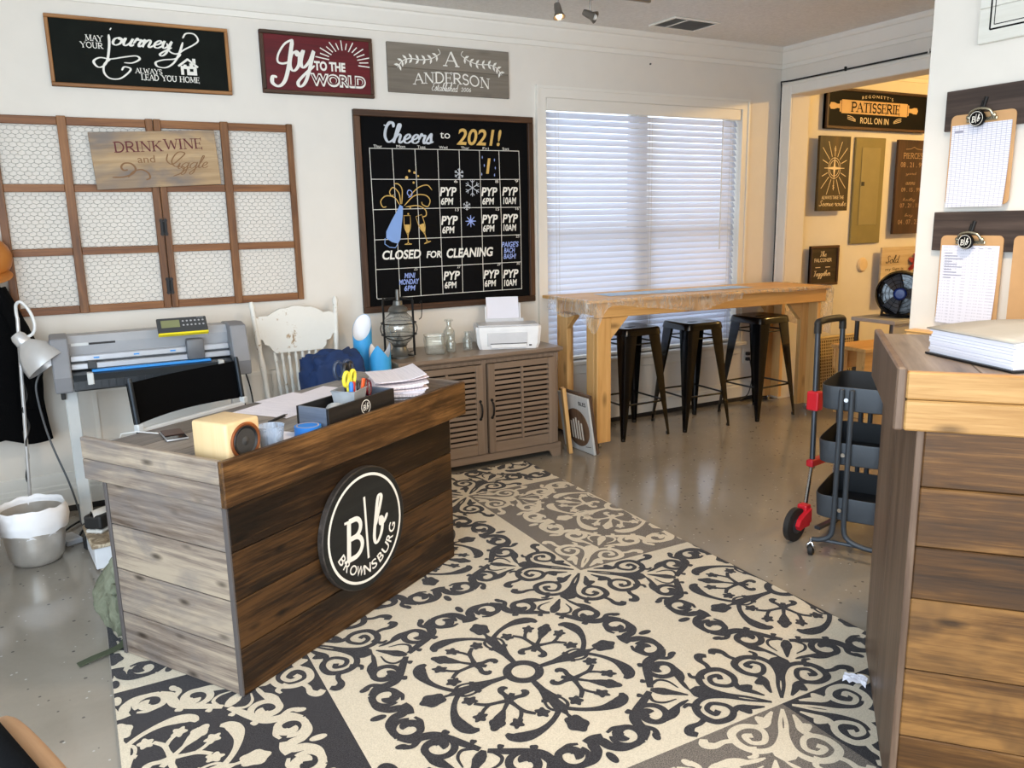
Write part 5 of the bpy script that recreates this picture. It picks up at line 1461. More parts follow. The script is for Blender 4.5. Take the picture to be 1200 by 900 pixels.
# ------------------------------------------------------------------ backpack, shoe and boards beside the desk
def olive_mat():
    m = NT('olive_canvas'); v = m.coord()
    f = m.noise(v, 6, 5, .6, .8)
    m.l(m.ramp(f, [(.3, lin((92, 94, 74))), (.7, lin((138, 140, 118)))]), m.b.inputs['Base Color']); m.b.inputs['Roughness'].default_value = .85
    m.bump(m.math('ADD', m.noise(m.mapping(v, (1, 1, .45)), 16, 4, .6, 1.8), m.math('MULTIPLY', m.noise(v, 240, 2), .15)), .9, .018)
    return m.mat
OLIVE = olive_mat(); OLIVE_D = plain('olive_webbing', (66, 72, 52), .85)
t = thing('backpack', 'crumpled olive green backpack leaning against the left end of the desk', 'backpack', (.088, 3.225, .0105), .35)
def bp(u, v):
    a = 2 * PI * u; z = .365 * v
    prof = [.62, .98, 1.06, 1.02, .92, .78, .50, .10]
    q = v * (len(prof) - 1); i = min(int(q), len(prof) - 2); f = q - i; f = f * f * (3 - 2 * f)
    r = prof[i] * (1 - f) + prof[i + 1] * f
    d = Vector((math.cos(a), math.sin(a), v * 2.2))
    w = noise.noise(d * 1.6 + Vector((3, 1, 2))) * .14 + noise.noise(Vector((d.x * 2.6, d.y * 2.6, v * 9 + a * .8))) * .14
    fold = .045 * math.sin(v * 24 + 4 * math.sin(a * 2)) * (1 if v < .6 else .5)
    ex = math.copysign(abs(math.cos(a)) ** .75, math.cos(a)); ey = math.copysign(abs(math.sin(a)) ** .75, math.sin(a))
    return (ex * .150 * r * (1 + w + fold) + .05 * v, ey * .125 * r * (1 + w + fold), z + .010 * math.sin(a * 4) * v)
b = MB(); b.grid(bp, 72, 44, closeu=True); b.build('bag_body', OLIVE, t, smooth=80)
lumpy((-.075, -.105, .125), (.080, .050, .095), .24, 2.6, 9, n=36, k=20, power=.65).build('front_pocket', OLIVE, t, smooth=80)
lumpy((-.02, -.115, .245), (.105, .030, .065), .25, 2.4, 5, n=36, k=18, power=.6).build('flap', OLIVE, t, smooth=80)
b = MB(); b.tube([(-.10, -.158, .175), (-.09, -.164, .185), (-.08, -.162, .180)], .006, 8); b.build('buckle', BLACK_GAP, t)
b = MB()
def strap(p, w=.017, th=.003):
    q = crom(p, 6); V = []; F = []
    for i, v in enumerate(q):
        tn = (q[min(i + 1, len(q) - 1)] - q[max(0, i - 1)]).normalized(); sd = tn.cross(Vector((0, 0, 1))).normalized() * w
        V += [tuple(v + sd), tuple(v - sd), tuple(v - sd + Vector((0, 0, th))), tuple(v + sd + Vector((0, 0, th)))]
    for i in range(len(q) - 1):
        for k in range(4): k2 = (k + 1) % 4; F.append((4 * i + k, 4 * i + k2, 4 * i + 4 + k2, 4 * i + 4 + k))
    F += [(3, 2, 1, 0), tuple(len(V) - 4 + k for k in range(4))]
    return V, F
def to_local(x, y, z):
    dx, dy = x - .088, y - 3.225; c, s_ = math.cos(.35), math.sin(.35)
    return (dx * c + dy * s_, -dx * s_ + dy * c, z - .0105)
b._add(*strap([to_local(*p) for p in ((.06, 3.10, .05), (.015, 3.035, .022), (-.03, 3.012, .016), (-.08, 3.000, .012), (-.135, 2.985, .005))])); b.build('strap', OLIVE_D, t)
def marbled():
    m = NT('marbled_brown_board'); v = m.coord()
    f = m.noise(v, 9, 6, .7, 2.5)
    m.l(m.ramp(f, [(.35, lin((104, 84, 66))), (.5, lin((168, 146, 118))), (.62, lin((226, 210, 182)))]), m.b.inputs['Base Color']); m.b.inputs['Roughness'].default_value = .5
    return m.mat
MARB = marbled()
t = thing('low_crate', 'low crate with a marbled brown lid on the floor behind the green backpack', 'crate', (.055, 3.985, .0105), .1)
b = MB(); b.box(-.12, -.14, 0, .14, .16, .10, .004); b.build('crate_body', VWHITE, t)
b = MB(); b.box(-.13, -.15, .1002, .15, .17, .118, .004); b.build('lid', MARB, t)
t = thing('sneaker', 'white sneaker with a black heel lying on the marbled crate lid', 'shoe', (.035, 4.085, .1295), .9)
SHOE_W = plain('white_shoe_leather', (220, 216, 208), .6)
b = MB(); b.grid(lambda u, v: ((-.13 + .26 * v), (.045 - .012 * abs(v - .6)) * math.cos(2 * PI * u) * math.sin(PI * min(1, .12 + .88 * v * (2 - v) if v < .5 else .12 + .88 * (1 - (v - .5) ** 2 * 2.2))), .045 + (.035 + .03 * (1 - v)) * math.sin(2 * PI * u) * (1 if math.sin(2 * PI * u) > 0 else .9)), 24, 20, closeu=True); b.build('upper', SHOE_W, t, smooth=70)
b = MB(); b.box(-.13, -.042, 0, .13, .042, .018, .008, seg=2); b.build('sole', SHOE_W, t)
b = MB(); b.box(-.132, -.046, .02, -.06, .046, .085, .012, seg=2); b.build('heel_counter', BLACK_GAP, t)

# chair corner at the lower left edge of the view
t = thing('armchair', 'black padded armchair with a pale wooden arm cut off by the lower left corner', 'chair', (-.383, 1.225, 0), .35)
PALEW = wood('pale_beech', (150, 106, 70), (176, 134, 96), (196, 156, 118), 'Y', .5, knots=0, contrast=.5)
b = MB(); b.box(-.30, -.32, .38, .22, .30, .50, .04, seg=3); b.build('seat', SLING, t, smooth=50)
b = MB(); b.box(-.36, -.32, .40, -.25, .30, .86, .04, seg=3); b.build('backrest', SLING, t, smooth=50)
b = MB(); b.box(.215, -.30, .42, .258, .235, .735, .018, seg=2); b.build('side_pad', SLING, t, smooth=50)
for s_ in (-1,):
    b = MB(); b.tube(crom([(.270, .30, .0), (.285, .295, .30), (.295, .285, .50), (.290, .262, .610), (.282, .20, .655), (.282, .05, .668), (.282, -.25, .66)], 6), [.020] * 12 + [.023] * 25, 12); b.build('arm', PALEW, t, smooth=60)
for sx, sy in ((-.27, -.28), (.18, -.28), (-.27, .26)):
    b = MB(); b.tube([(sx, sy, .39), (sx * 1.05, sy * 1.02, 0)], [.022, .016], 10); b.build('leg', PALEW, t, smooth=60)

# ------------------------------------------------------------------ louvred sideboard
SB = wood('taupe_sideboard', (100, 84, 70), (128, 110, 94), (150, 131, 113), 'X', .28, knots=0, contrast=.5, plank=.05)
SBZ = wood('taupe_sideboard_upright', (100, 84, 70), (128, 110, 94), (150, 131, 113), 'Z', .4, knots=0, contrast=.5, plank=.05)
DARKIN = plain('dark_inside', (22, 19, 17), .9)
SX0, SX1, SY0, SY1 = 1.60, 2.650, 4.285, 4.785
t = thing('sideboard', 'taupe louvred-door sideboard against the wall under the chalkboard', 'cabinet', (SX0, SY0, 0))
w, d, h = SX1 - SX0, SY1 - SY0, .715
b = MB(); b.box(-.028, -.028, h - .024, w + .028, d, h, .004); b.build('cabinet_top', SB, t)
b = MB(); b.box(-.012, -.012, h - .034, w + .012, d, h - .0242, .003); b.build('top_moulding', SB, t)
b = MB(); b.box(0, .02, .09, .020, d, h - .0345, .002); b.build('side_panel', SBZ, t)
b = MB(); b.box(w - .020, .02, .09, w, d, h - .0345, .002); b.build('side_panel', SBZ, t)
b = MB(); b.box(.0205, .10, .09, w - .0205, d - .01, h - .035); b.build('dark_interior', DARKIN, t)
b = MB()
b.box(0, .0, .09, .032, .0198, h - .0345, .002); b.box(w - .032, 0, .09, w, .0198, h - .0345, .002); b.box(w / 2 - .016, 0.001, .09, w / 2 + .016, .0198, h - .0345, .002)
b.box(.0325, 0.001, h - .060, w / 2 - .0165, .0198, h - .0345, .002); b.box(w / 2 + .0165, .001, h - .060, w - .0325, .0198, h - .0345, .002)
b.build('face_frame', SBZ, t)
b = MB()
b.prism([(-.012, 0), (.05, 0), (.075, .045), (w - .075, .045), (w - .05, 0), (w + .012, 0), (w + .012, .09), (-.012, .09)], 0, .02)
o = b.build('plinth', SB, t, loc=(0, .008, 0), rot=(PI / 2, 0, 0))
b = MB(); b.box(-.010, .0085, 0, .012, d, .0898, .002); b.box(w - .012, .0085, 0, w + .010, d, .0898, .002); b.build('plinth_side', SB, t)
def louvre_door(x0, x1, hx, label=None):
    dz0, dz1 = .095, h - .062
    dr = bpy.data.objects.new('door', None); COL.objects.link(dr); dr.parent = t; dr.location = (x0, -.0225, 0)
    W = x1 - x0; s_ = .046
    b = MB(); b.box(0, 0, dz0, s_, .022, dz1, .002); b.box(W - s_, 0, dz0, W, .022, dz1, .002); b.box(W / 2 - .008, -.002, dz0 + s_ + .02, W / 2 + .008, .012, dz1 - s_ + .01, .002); b.build('door_stile', SBZ, dr)
    for q0, q1 in ((dz0, dz0 + s_ + .02), (dz1 - s_ + .01, dz1)):
        b = MB(); b.box(s_ + .0003, .0005, q0, W - s_ - .0003, .022, q1, .002); b.build('door_rail', SB, dr)
    b = MB(); n = 14; za, zb = dz0 + s_ + .022, dz1 - s_ + .006
    for k in range(n):
        z = za + (zb - za) * (k + .5) / n
        b._add([(s_, .002, z - .0115), (W - s_, .002, z - .0115), (W - s_, .009, z + .006), (s_, .009, z + .006), (s_, .000, z - .009), (W - s_, .000, z - .009), (W - s_, .007, z + .0095), (s_, .007, z + .0095)],
               [(0, 3, 2, 1), (4, 5, 6, 7), (0, 1, 5, 4), (1, 2, 6, 5), (2, 3, 7, 6), (3, 0, 4, 7)])
    b.build('louvres', SB, dr)
    b = MB(); zc = .375
    b.tube(crom([(hx, -.004, zc - .045), (hx, -.020, zc - .035), (hx, -.028, zc), (hx, -.020, zc + .035), (hx, -.004, zc + .045)], 5), [.004] * 3 + [.006] * 15 + [.004] * 3, 8)
    for s2 in (-1, 1):
        b.T = Matrix.Translation((hx, -.001, zc + s2 * .055)) @ Matrix.Rotation(PI / 2, 4, 'X')
        b.lathe([(.010, -.002), (.009, .003), (1e-6, .005)], n=12); b.T = Matrix()
    b.build('handle', BLACK_IRON, dr, smooth=50)
    return dr
louvre_door(.034, w / 2 - .0175, w / 2 - .0175 - .034 - .022); louvre_door(w / 2 + .0175, w - .034, .022)
for z in (.22, .52):
    b = MB(); b.cyl((w - .033, -.006, z - .02), (w - .033, -.006, z + .02), .005, n=8); b.build('hinge', STEEL, t)

# lantern
ZS = .716
SMOKE = glass('smoky_glass', (.72, .74, .72), .03, .55); CLEAR = glass('clear_glass', (.95, .96, .94), .02, .30)
PEWTER = plain('aged_pewter', (106, 106, 102), .4, metal=.7, var=.2)
t = thing('lantern', 'old grey railway lantern with a round glass globe and black wire cage on the sideboard', 'lantern', (1.672, 4.49, ZS), -.35)
b = MB(); b.lathe([(.085, 0), (.085, .010), (.060, .022), (.045, .045), (.040, .062), (.048, .075), (1e-6, .076)], n=36); b.build('lantern_base', PEWTER, t, smooth=40)
b = MB(); b.lathe([(.045, .077), (.075, .105), (.096, .150), (.098, .185), (.080, .235), (.048, .265)], n=40); b.build('globe', SMOKE, t, smooth=60)
b = MB(); b.lathe([(.048, .263), (.060, .275), (.052, .295), (.030, .310), (.026, .335), (1e-6, .338)], n=32); b.build('chimney', PEWTER, t, smooth=40)
b = MB(); b.lathe([(.022, .078), (.018, .11), (.008, .12), (1e-6, .145)], n=16); b.build('burner', PEWTER, t, smooth=40)
for a in (0, .5, 1.0, 1.5):
    b = MB(); ca, sa = math.cos(a * PI + .78), math.sin(a * PI + .78)
    b.tube([(.060 * ca, .060 * sa, .015), (.122 * ca, .122 * sa, .020), (.122 * ca, .122 * sa, .345), (.02 * ca, .02 * sa, .350)], .0055, 8); b.build('cage_wire', BLACK_IRON, t, smooth=40)
for z in (.135, .205):
    b = MB(); rr = .104; b.tube([(rr * math.cos(a * PI / 18), rr * math.sin(a * PI / 18), z) for a in range(36)], .003, 6, closed=True); b.build('guard_ring', BLACK_IRON, t, smooth=60)
b = MB(); b.T = Matrix.Rotation(.6, 4, 'X'); b.tube([(.108 * math.cos(a * PI / 18), .108 * math.sin(a * PI / 18), .0) for a in range(36)], .003, 6, closed=True); b.build('guard_ring', BLACK_IRON, t, loc=(0, 0, .17), smooth=60)
b = MB(); b.tube(crom([(.122, 0, .30), (.140, 0, .33), (.137, 0, .24), (.122, 0, .22)], 5), .003, 6); b.build('carry_loop', BLACK_IRON, t, smooth=60)
b = MB(); b.cyl((0, 0, .338), (0, 0, .40), .012, .010, 12); b.build('chimney_top', PEWTER, t, smooth=40)
# glass jars
t = thing('glass_jar', 'square clear glass jar on the sideboard right of the lantern', 'jar', (1.895, 4.48, ZS), -.3)
b = MB()
def rsq(z, w_): 
    out = []
    for k in range(32):
        a = 2 * PI * k / 32; c_, s_ = math.cos(a), math.sin(a)
        out.append((math.copysign(abs(c_) ** .35, c_) * w_, math.copysign(abs(s_) ** .35, s_) * w_, z))
    return out
lv = [rsq(0.001, .055), rsq(.006, .060), rsq(.085, .066), rsq(.105, .062), rsq(.112, .066), rsq(.112, .062), rsq(.10, .058), rsq(.012, .056)]
V = [p for q in lv for p in q]; F = [tuple(reversed(range(32)))]
for i in range(len(lv) - 1): F += [(i * 32 + k, i * 32 + (k + 1) % 32, (i + 1) * 32 + (k + 1) % 32, (i + 1) * 32 + k) for k in range(32)]
F.append(tuple((len(lv) - 1) * 32 + k for k in range(32)))
b._add(V, F); b.build('jar_glass', CLEAR, t, smooth=50)
b = MB(); b.tube([(p[0], p[1], .112) for p in rsq(0, .064)], .003, 6, closed=True); b.build('jar_rim', CLEAR, t, smooth=60)
def bottle(label, x, y, r, h1, neck, flare):
    t = thing('glass_bottle', label, 'bottle', (x, y, ZS))
    b = MB(); b.lathe([(r * .9, .001), (r, .006), (r, h1 * .55), (r * .92, h1 * .62), (neck, h1 * .75), (neck, h1 * .93), (flare, h1 * .95), (flare, h1), (neck * .8, h1), (neck * .75, h1 * .75), (r * .9, h1 * .6), (r * .88, .012), (1e-6, .010)], n=28); b.build('bottle_glass', CLEAR, t, smooth=50)
    b = MB(); b.lathe([(r * .80, .013), (r * .80, h1 * .12), (1e-6, h1 * .125)], n=20); b.build('bottle_bottom', CLEAR, t, smooth=40)
    return t
bottle('short clear glass bottle with a wide mouth in front of the taller bottle', 2.000, 4.475, .030, .108, .022, .026)
bottle('tallest clear glass bottle with a flared lip behind the short bottle', 2.045, 4.60, .036, .185, .016, .027)
bottle('small clear glass bottle nearest the white printer', 2.115, 4.48, .029, .115, .016, .022)
# printer
PW = plain('printer_white', (236, 236, 236), .4); PG = plain('printer_grey', (208, 208, 210), .4)
t = thing('printer', 'white desktop printer with blank paper standing up in its feeder on the sideboard', 'printer', (2.395, 4.485, ZS), math.radians(-22))
b = MB()
fp = [(-.205, -.125), (-.185, -.14), (.185, -.14), (.205, -.125), (.205, .12), (.19, .135), (-.19, .135), (-.205, .12)]
def taper(z, k): return [(x * k, y * (k * .5 + .5), z) for x, y in fp]
L_ = [taper(.0, .90), taper(.03, .955), taper(.125, 1.0), taper(.140, .985)]
V = [p for q in L_ for p in q]; n = len(fp)
F = [tuple(reversed(range(n)))] + [(i * n + k, i * n + (k + 1) % n, (i + 1) * n + (k + 1) % n, (i + 1) * n + k) for i in range(3) for k in range(n)] + [tuple(3 * n + k for k in range(n))]
b._add(V, F); b.build('printer_body', PW, t)
b = MB(); b.box(-.19, -.122, .1402, .19, .06, .150, .004); b.build('scanner_lid', PG, t)
b = MB(); b.box(-.135, -.1435, .022, .115, -.1385, .104, .002); b.build('front_recess', PG, t)
b = MB(); b.box(-.118, -.1446, .034, .112, -.1436, .0385); b.build('exit_slot', BLACK_GAP, t)
b = MB(); b.box(-.115, -.1475, .009, .108, -.1395, .030, .002); b.build('paper_tray', PW, t)
b = MB(); b.box(.125, -.1405, .018, .142, -.1375, .026, .001); b.build('badge', BLACK_GAP, t)
b = MB(); b.box(-.125, .095, .1402, .125, .130, .165, .003); b.build('rear_feeder', PG, t)
b = MB(); b._add([(-.115, .100, .15), (.095, .100, .15), (.095, .150, .300), (-.115, .150, .300), (-.115, .106, .15), (.095, .106, .15), (.095, .156, .300), (-.115, .156, .300)], [(0, 1, 2, 3), (7, 6, 5, 4), (0, 4, 5, 1), (3, 2, 6, 7), (1, 5, 6, 2), (0, 3, 7, 4)]); b.build('paper', BLANK, t)
for q0, q1, q2 in ((.098, .104, .260), (-.126, -.118, .245)):
    b = MB(); b.box(q0, .098, .15, q1, .130, q2, .001); b.build('paper_guide', PW, t)

# ------------------------------------------------------------------ boards leaning between sideboard and table
PINE = wood('yellow_pine', (182, 130, 70), (216, 168, 104), (234, 192, 134), 'Z', .5, knots=.7, contrast=.6, plank=.12)
PINEX = wood('yellow_pine_rail', (182, 130, 70), (216, 168, 104), (234, 192, 134), 'X', .5, knots=.7, contrast=.6, plank=.12)
PINEY = wood('yellow_pine_side', (182, 130, 70), (216, 168, 104), (234, 192, 134), 'Y', .5, knots=.7, contrast=.6, plank=.12)
t0 = MB(); t0.box(-.012, -.035, 0, .012, .035, .435, .002)
tag(t0.build('pine_board', PINE, loc=(2.742, 4.285, .001), rot=(math.radians(-2), math.radians(-5.5), math.radians(-20))), 'narrow pine board standing on end beside the sideboard', 'board')
GWASH = wood('whitewashed_board', (166, 166, 164), (200, 201, 200), (222, 223, 222), 'Y', .6, knots=0, contrast=.5)
BROWNP = wood('brown_round_board', (62, 46, 36), (92, 70, 54), (118, 92, 72), 'Y', .5, knots=0)
t = thing('leaning_sign', 'whitewashed square sign with a brown round plate motif leaning between sideboard and table leg', 'sign', (2.835, 4.470, .004), rot=(math.radians(99), 0, -PI / 2 + .04))
b = MB(); b.box(0, 0, 0, .335, .385, .016, .002); b.build('board', GWASH, t)
b = MB(); b.box(-.001, .0, -.022, .338, .40, -.0005, .002); b.build('back_board', BROWNP, t)
b = MB(); b.lathe([(.130, .0162), (.130, .020), (.112, .022), (1e-6, .022)], (.185, .165, 0), 40); b.build('plate', BROWNP, t)
for k in range(5):
    b = MB(); b.ribbon([(.130 + .028 * k, .085), (.130 + .028 * k, .085 + .15 * (1 - .2 * abs(k - 2) / 2))], .016, .0225); b.build('white_stripe', INK_WHITE, t)
b = MB(); put_text(b, 'BLES', (.23, .325, .31, .352), .0164, bold=.02); b.ribbon([(.25, .04), (.31, .05)], .004, .0164); b.build('lettering', INK_BLACK, t)

# ------------------------------------------------------------------ high pine table, three stools
t = thing('high_table', 'tall yellow pine work table under the window', 'table', (2.82, 4.20, 0))
LX, DY = 2.225, .55
def ztop(x): return .995 - .012 * x                       # the top drops slightly to the right
tz = Matrix.Rotation(.012, 4, 'Y')
b = MB(); b.T = Matrix.Translation((0, 0, .975)) @ tz; b.box(.0, 0, 0, LX, DY, .020, .003); b.build('table_top', PINEX, t)
b = MB(); b.T = Matrix.Translation((0, 0, .975)) @ tz; b.box(.095, .030, -.098, LX - .018, .068, -.0005, .003); b.build('front_apron', PINEX, t)
b = MB(); b.T = Matrix.Translation((0, 0, .975)) @ tz; b.box(.095, DY - .068, -.098, LX - .018, DY - .030, -.0005, .003); b.build('back_apron', PINEX, t)
for x in (.135, LX - .09):
    b = MB(); b.T = Matrix.Translation((0, 0, .975)) @ tz; b.box(x, .069, -.092, x + .038, DY - .069, -.001, .003); b.build('side_apron', PINEY, t)
b = MB(); b.T = Matrix.Translation((0, 0, .975)) @ tz; b.box(1.15, .069, -.092, 1.188, DY - .069, -.001, .003); b.build('cross_bearer', PINEY, t)
def leg(x, y, sx, sy, ztp):
    b = MB()
    xs = (x, x + .110) if sx > 0 else (x - .110, x)
    b.box(xs[0], y, .045, xs[1], y + .038, ztp, .003)                     # face board
    x2 = (x, x + .038) if sx > 0 else (x - .038, x)
    ys = (y + .0385, y + .125) if sy > 0 else (y - .087, y - .0005)
    b.box(x2[0], ys[0], .045, x2[1], ys[1], ztp, .003)                    # side board
    return b.build('leg', PINE, t)
leg(.098, .0295, 1, 1, .872); leg(LX - .055, .0295 + .10, -1, -1, .848)
leg(.098, DY - .07, 1, -1, .872); leg(LX - .055, DY - .07, -1, -1, .848)
CHROME = plain('chrome', (196, 198, 200), .15, metal=1.0)
for x, y in ((.135, .055), (LX - .095, .10), (.135, DY - .05), (LX - .095, DY - .05)):
    b = MB(); b.cyl((x, y, .020), (x, y, .045), .010, n=10); b.cyl((x - .009, y + .006, .018), (x + .009, y + .006, .018), .018, n=16); b.build('caster', CHROME, t, smooth=40)
def brace(pts, y0, y1, name='brace'):
    b = MB(); n = len(pts); V = [(x, y0, z) for x, z in pts] + [(x, y1, z) for x, z in pts]
    b._add(V, [tuple(range(n)), tuple(reversed(range(n, 2 * n)))] + [(i, n + i, n + (i + 1) % n, (i + 1) % n) for i in range(n)]); b.build(name, PINEX, t)
brace([(.2085, .872), (.345, .872), (.2085, .735)], .031, .064); brace([(LX - .166, .842), (LX - .30, .842), (LX - .166, .705)], .131, .164)
brace([(.2085, .872), (.30, .872), (.2085, .78)], DY - .066, DY - .036); brace([(LX - .166, .842), (LX - .26, .842), (LX - .166, .75)], DY - .066, DY - .036)
b = MB(); n = 3
for (x, z0) in ((.099, .872),):
    pts = [(DY - .16, z0), (DY - .26, z0), (DY - .16, z0 - .10)]
    V = [(x, y, z) for y, z in pts] + [(x + .034, y, z) for y, z in pts]
    b._add(V, [(0, 1, 2), (5, 4, 3)] + [(i, 3 + i, 3 + (i + 1) % 3, (i + 1) % 3) for i in range(3)])
b.build('brace', PINEY, t)
# plastic sheet hanging over the table edge, blue strip on the table top
FILM = film('clear_plastic_sheet', (232, 226, 216), .26, .12)
def drape(u, v):
    # u along the table edge: left end, front corner, front edge, right end
    s_ = u * 3.18; z_top = .9965
    if s_ < .45: px, py, nx, ny = 2.815, 4.645 - s_, -1, 0
    elif s_ < .45 + 2.235: px, py, nx, ny = 2.815 + (s_ - .45), 4.195, 0, -1
    else: px, py, nx, ny = 5.05, 4.195 + (s_ - 2.685), 1, 0
    f = max(0, v * 1.5 - .5)
    drop = .055 + .035 * noise.noise(Vector((s_ * 2.4, 0, 0))) + .16 * math.exp(-((s_ - .50) / .07) ** 2) + .05 * math.exp(-((s_ - .2) / .2) ** 2) + .05 * math.exp(-((s_ - 1.25) / .25) ** 2)
    if 1.75 < s_ < 2.62: drop *= .35
    if s_ > 2.685: drop = .37 - .12 * (s_ - 2.685)
    zz = z_top - .012 * (px - 2.82)
    if v < .333:
        k = (1 - v / .333)
        return (px - nx * k * .03, py - ny * k * .03, zz + .0035 + .003 * noise.noise(Vector((s_ * 5, v * 4, 2))))
    out = .004 + .022 * abs(noise.noise(Vector((s_ * 4, f * 1.2, 5)))) + .006 * math.sin(s_ * 17 + f * 2) * f + .010 * f
    return (px + nx * out, py + ny * out, zz - drop * f)
b = MB(); b.grid(drape, 260, 20)
tag(b.build('plastic_sheet', FILM, smooth=80), 'clear plastic sheet draped over the edges of the tall pine table', 'plastic sheet', kind=None)
def tape_mat():
    m = NT('pale_blue_mat'); v = m.coord()
    f = m.noise(v, 16, 5, .7, 1.0)
    m.l(m.ramp(f, [(.35, lin((150, 186, 224))), (.6, lin((188, 212, 236))), (.8, lin((216, 226, 236)))]), m.b.inputs['Base Color']); m.b.inputs['Roughness'].default_value = .6
    return m.mat
b = MB(); b.T = Matrix.Translation((2.82, 4.20, .975)) @ tz
b.grid(lambda u, v: (.32 + 1.32 * u, .20 + .20 * v + .008 * math.sin(u * 9), .0215 + .0015 * math.sin(u * 40 + v * 7) ** 2), 60, 6)
tag(b.build('cutting_mat', tape_mat()), 'long pale blue cutting mat lying on the tall pine table', 'mat')

BLKM = plain('gloss_black_steel', (6, 6, 7), .2, coat=.1, var=.1)
def stool(label, x, y, rz):
    t = thing('bar_stool', label, 'stool', (x, y, 0), rz, group='black metal stools at the pine table')
    H = .765
    b = MB()
    def ring(z, w_, p=.28, n=40):
        out = []
        for k in range(n):
            a = 2 * PI * (k + .5) / n; c_, s_ = math.cos(a), math.sin(a)
            out.append((math.copysign(abs(c_) ** p, c_) * w_, math.copysign(abs(s_) ** p, s_) * w_, z))
        return out
    lv = [ring(H - .050, .163), ring(H - .047, .167), ring(H - .012, .160), ring(H - .003, .156), ring(H, .150), ring(H - .002, .120), ring(H - .008, .06)]
    n = 40; V = [p for q in lv for p in q]; F = []
    for i in range(len(lv) - 1): F += [(i * n + k, i * n + (k + 1) % n, (i + 1) * n + (k + 1) % n, (i + 1) * n + k) for k in range(n)]
    # hand slot in the middle
    sl = [(.045 * math.cos(2 * PI * (k + .5) / n), .022 * math.sin(2 * PI * (k + .5) / n), H - .009) for k in range(n)]
    o_ = len(V); V += sl; F += [((len(lv) - 1) * n + k, (len(lv) - 1) * n + (k + 1) % n, o_ + (k + 1) % n, o_ + k) for k in range(n)]
    V += [(p[0], p[1], H - .03) for p in sl]; F += [(o_ + k, o_ + (k + 1) % n, o_ + n + (k + 1) % n, o_ + n + k) for k in range(n)]
    b._add(V, F); b.build('seat', BLKM, t, smooth=45)
    for sx in (-1, 1):
        for sy in (-1, 1):
            b = MB(); N = 14; V = []; F = []
            for i in range(N):
                u = i / (N - 1); z = (H - .048) * (1 - u)
                cx = sx * (.150 + .056 * u); cy = sy * (.150 + .056 * u)
                wl = .078 * (1 - u) + .022; th = .003
                # angle-iron section: outer corner at (cx, cy), two flanges running inward, rounded corner
                sec = [(cx - sx * wl, cy), (cx - sx * .010, cy), (cx - sx * .003, cy - sy * .003), (cx, cy - sy * .010), (cx, cy - sy * wl), (cx - sx * th, cy - sy * wl), (cx - sx * th, cy - sy * .012), (cx - sx * .012, cy - sy * th), (cx - sx * wl, cy - sy * th)]
                V += [(p[0], p[1], z) for p in sec]
            K = 9
            for i in range(N - 1):
                for k in range(K): F.append((i * K + k, i * K + (k + 1) % K, (i + 1) * K + (k + 1) % K, (i + 1) * K + k))
            F += [tuple(range(K)), tuple((N - 1) * K + k for k in reversed(range(K)))]
            b._add(V, F); lg = b.build('leg', BLKM, t, smooth=40)
            b = MB(); cx, cy = sx * .2035, sy * .2035; b.box(min(cx, cx - sx * .020), min(cy, cy - sy * .020), 0, max(cx, cx - sx * .020), max(cy, cy - sy * .020), .022, .003); b.build('rubber_foot', BLACK_GAP, lg)
    for z, rr in ((.245, .007), (H - .11, .006)):
        q = .150 + .056 * (1 - z / (H - .048)) - .010
        for p0, p1 in (((-q, -q), (q, -q)), ((q, -q), (q, q)), ((q, q), (-q, q)), ((-q, q), (-q, -q))):
            b = MB(); b.cyl((p0[0], p0[1], z), (p1[0], p1[1], z), rr, n=8); b.build('rung', BLKM, t, smooth=50)
    return t
st = stool('black metal bar stool on the left, nearest the table leg and sideboard', 3.380, 4.500, 0.0)
dup(st, (3.905, 4.455, 0), math.radians(-3), 'black metal bar stool in the middle of the three under the table')
dup(st, (4.535, 4.420, 0), math.radians(2), 'black metal bar stool on the right, nearest the table end and opening')
# socket with plugs under the window
t = thing('wall_socket', 'white wall socket with two black plugs behind the right stool', 'socket', (4.80, YB - .001, .37), rot=FACE)
b = MB(); b.box(-.038, -.06, 0, .038, .06, .006, .003); b.build('face_plate', TRIM_WHITE, t)
for y in (-.022, .022):
    b = MB(); b.box(-.016, y - .014, .0062, .016, y + .014, .036, .004); b.build('plug', BLACK_GAP, t)
b = MB(); b.tube(crom([(4.81, 4.775, .345), (4.83, 4.765, .20), (4.80, 4.77, .06), (4.70, 4.755, .012), (4.90, 4.72, .012), (5.02, 4.66, .012)], 6), .004, 6)
tag(b.build('power_cable', CABLE, smooth=60), 'thin black cable running from the wall socket down to the floor by the opening', 'cable')

# ------------------------------------------------------------------ plank counter at the right edge
CT_FRONT = wood('golden_plank_front', (42, 26, 11), (90, 59, 27), (140, 100, 54), 'X', .42, knots=.8, contrast=1.0, plank=.20, stain=(60, 42, 26), grain=1.5)
CT_APRON = wood('golden_plank_apron', (122, 84, 40), (164, 121, 68), (194, 152, 96), 'X', .45, knots=.7, contrast=.8, plank=.08, grain=1.5)
CT_SIDE = wood('grey_brown_side', (58, 44, 34), (92, 72, 57), (124, 102, 84), 'Z', .45, knots=.3, contrast=.8, plank=.15)
CT_TOP = wood('grey_brown_top', (74, 62, 52), (110, 96, 84), (142, 128, 114), 'Y', .4, knots=.3, contrast=.8, plank=.25)
CROT = math.radians(-48.4)
ct = thing('plank_counter', 'tall golden-brown plank counter at the right edge of the view', 'counter', (1.655, 1.153, .0105), CROT)
CL, CD = .62, .836
def counter_pt(x, y, z):
    c, s_ = math.cos(CROT), math.sin(CROT)
    return (1.655 + x * c - y * s_, 1.153 + x * s_ + y * c, z + .0105)
b = MB()
hs = [0, .190, .375, .565, .700, .850, .992]
for k in range(6): b.box(.050, .030, hs[k] + .001, CL - .01, .050, hs[k + 1] - .001, .003)
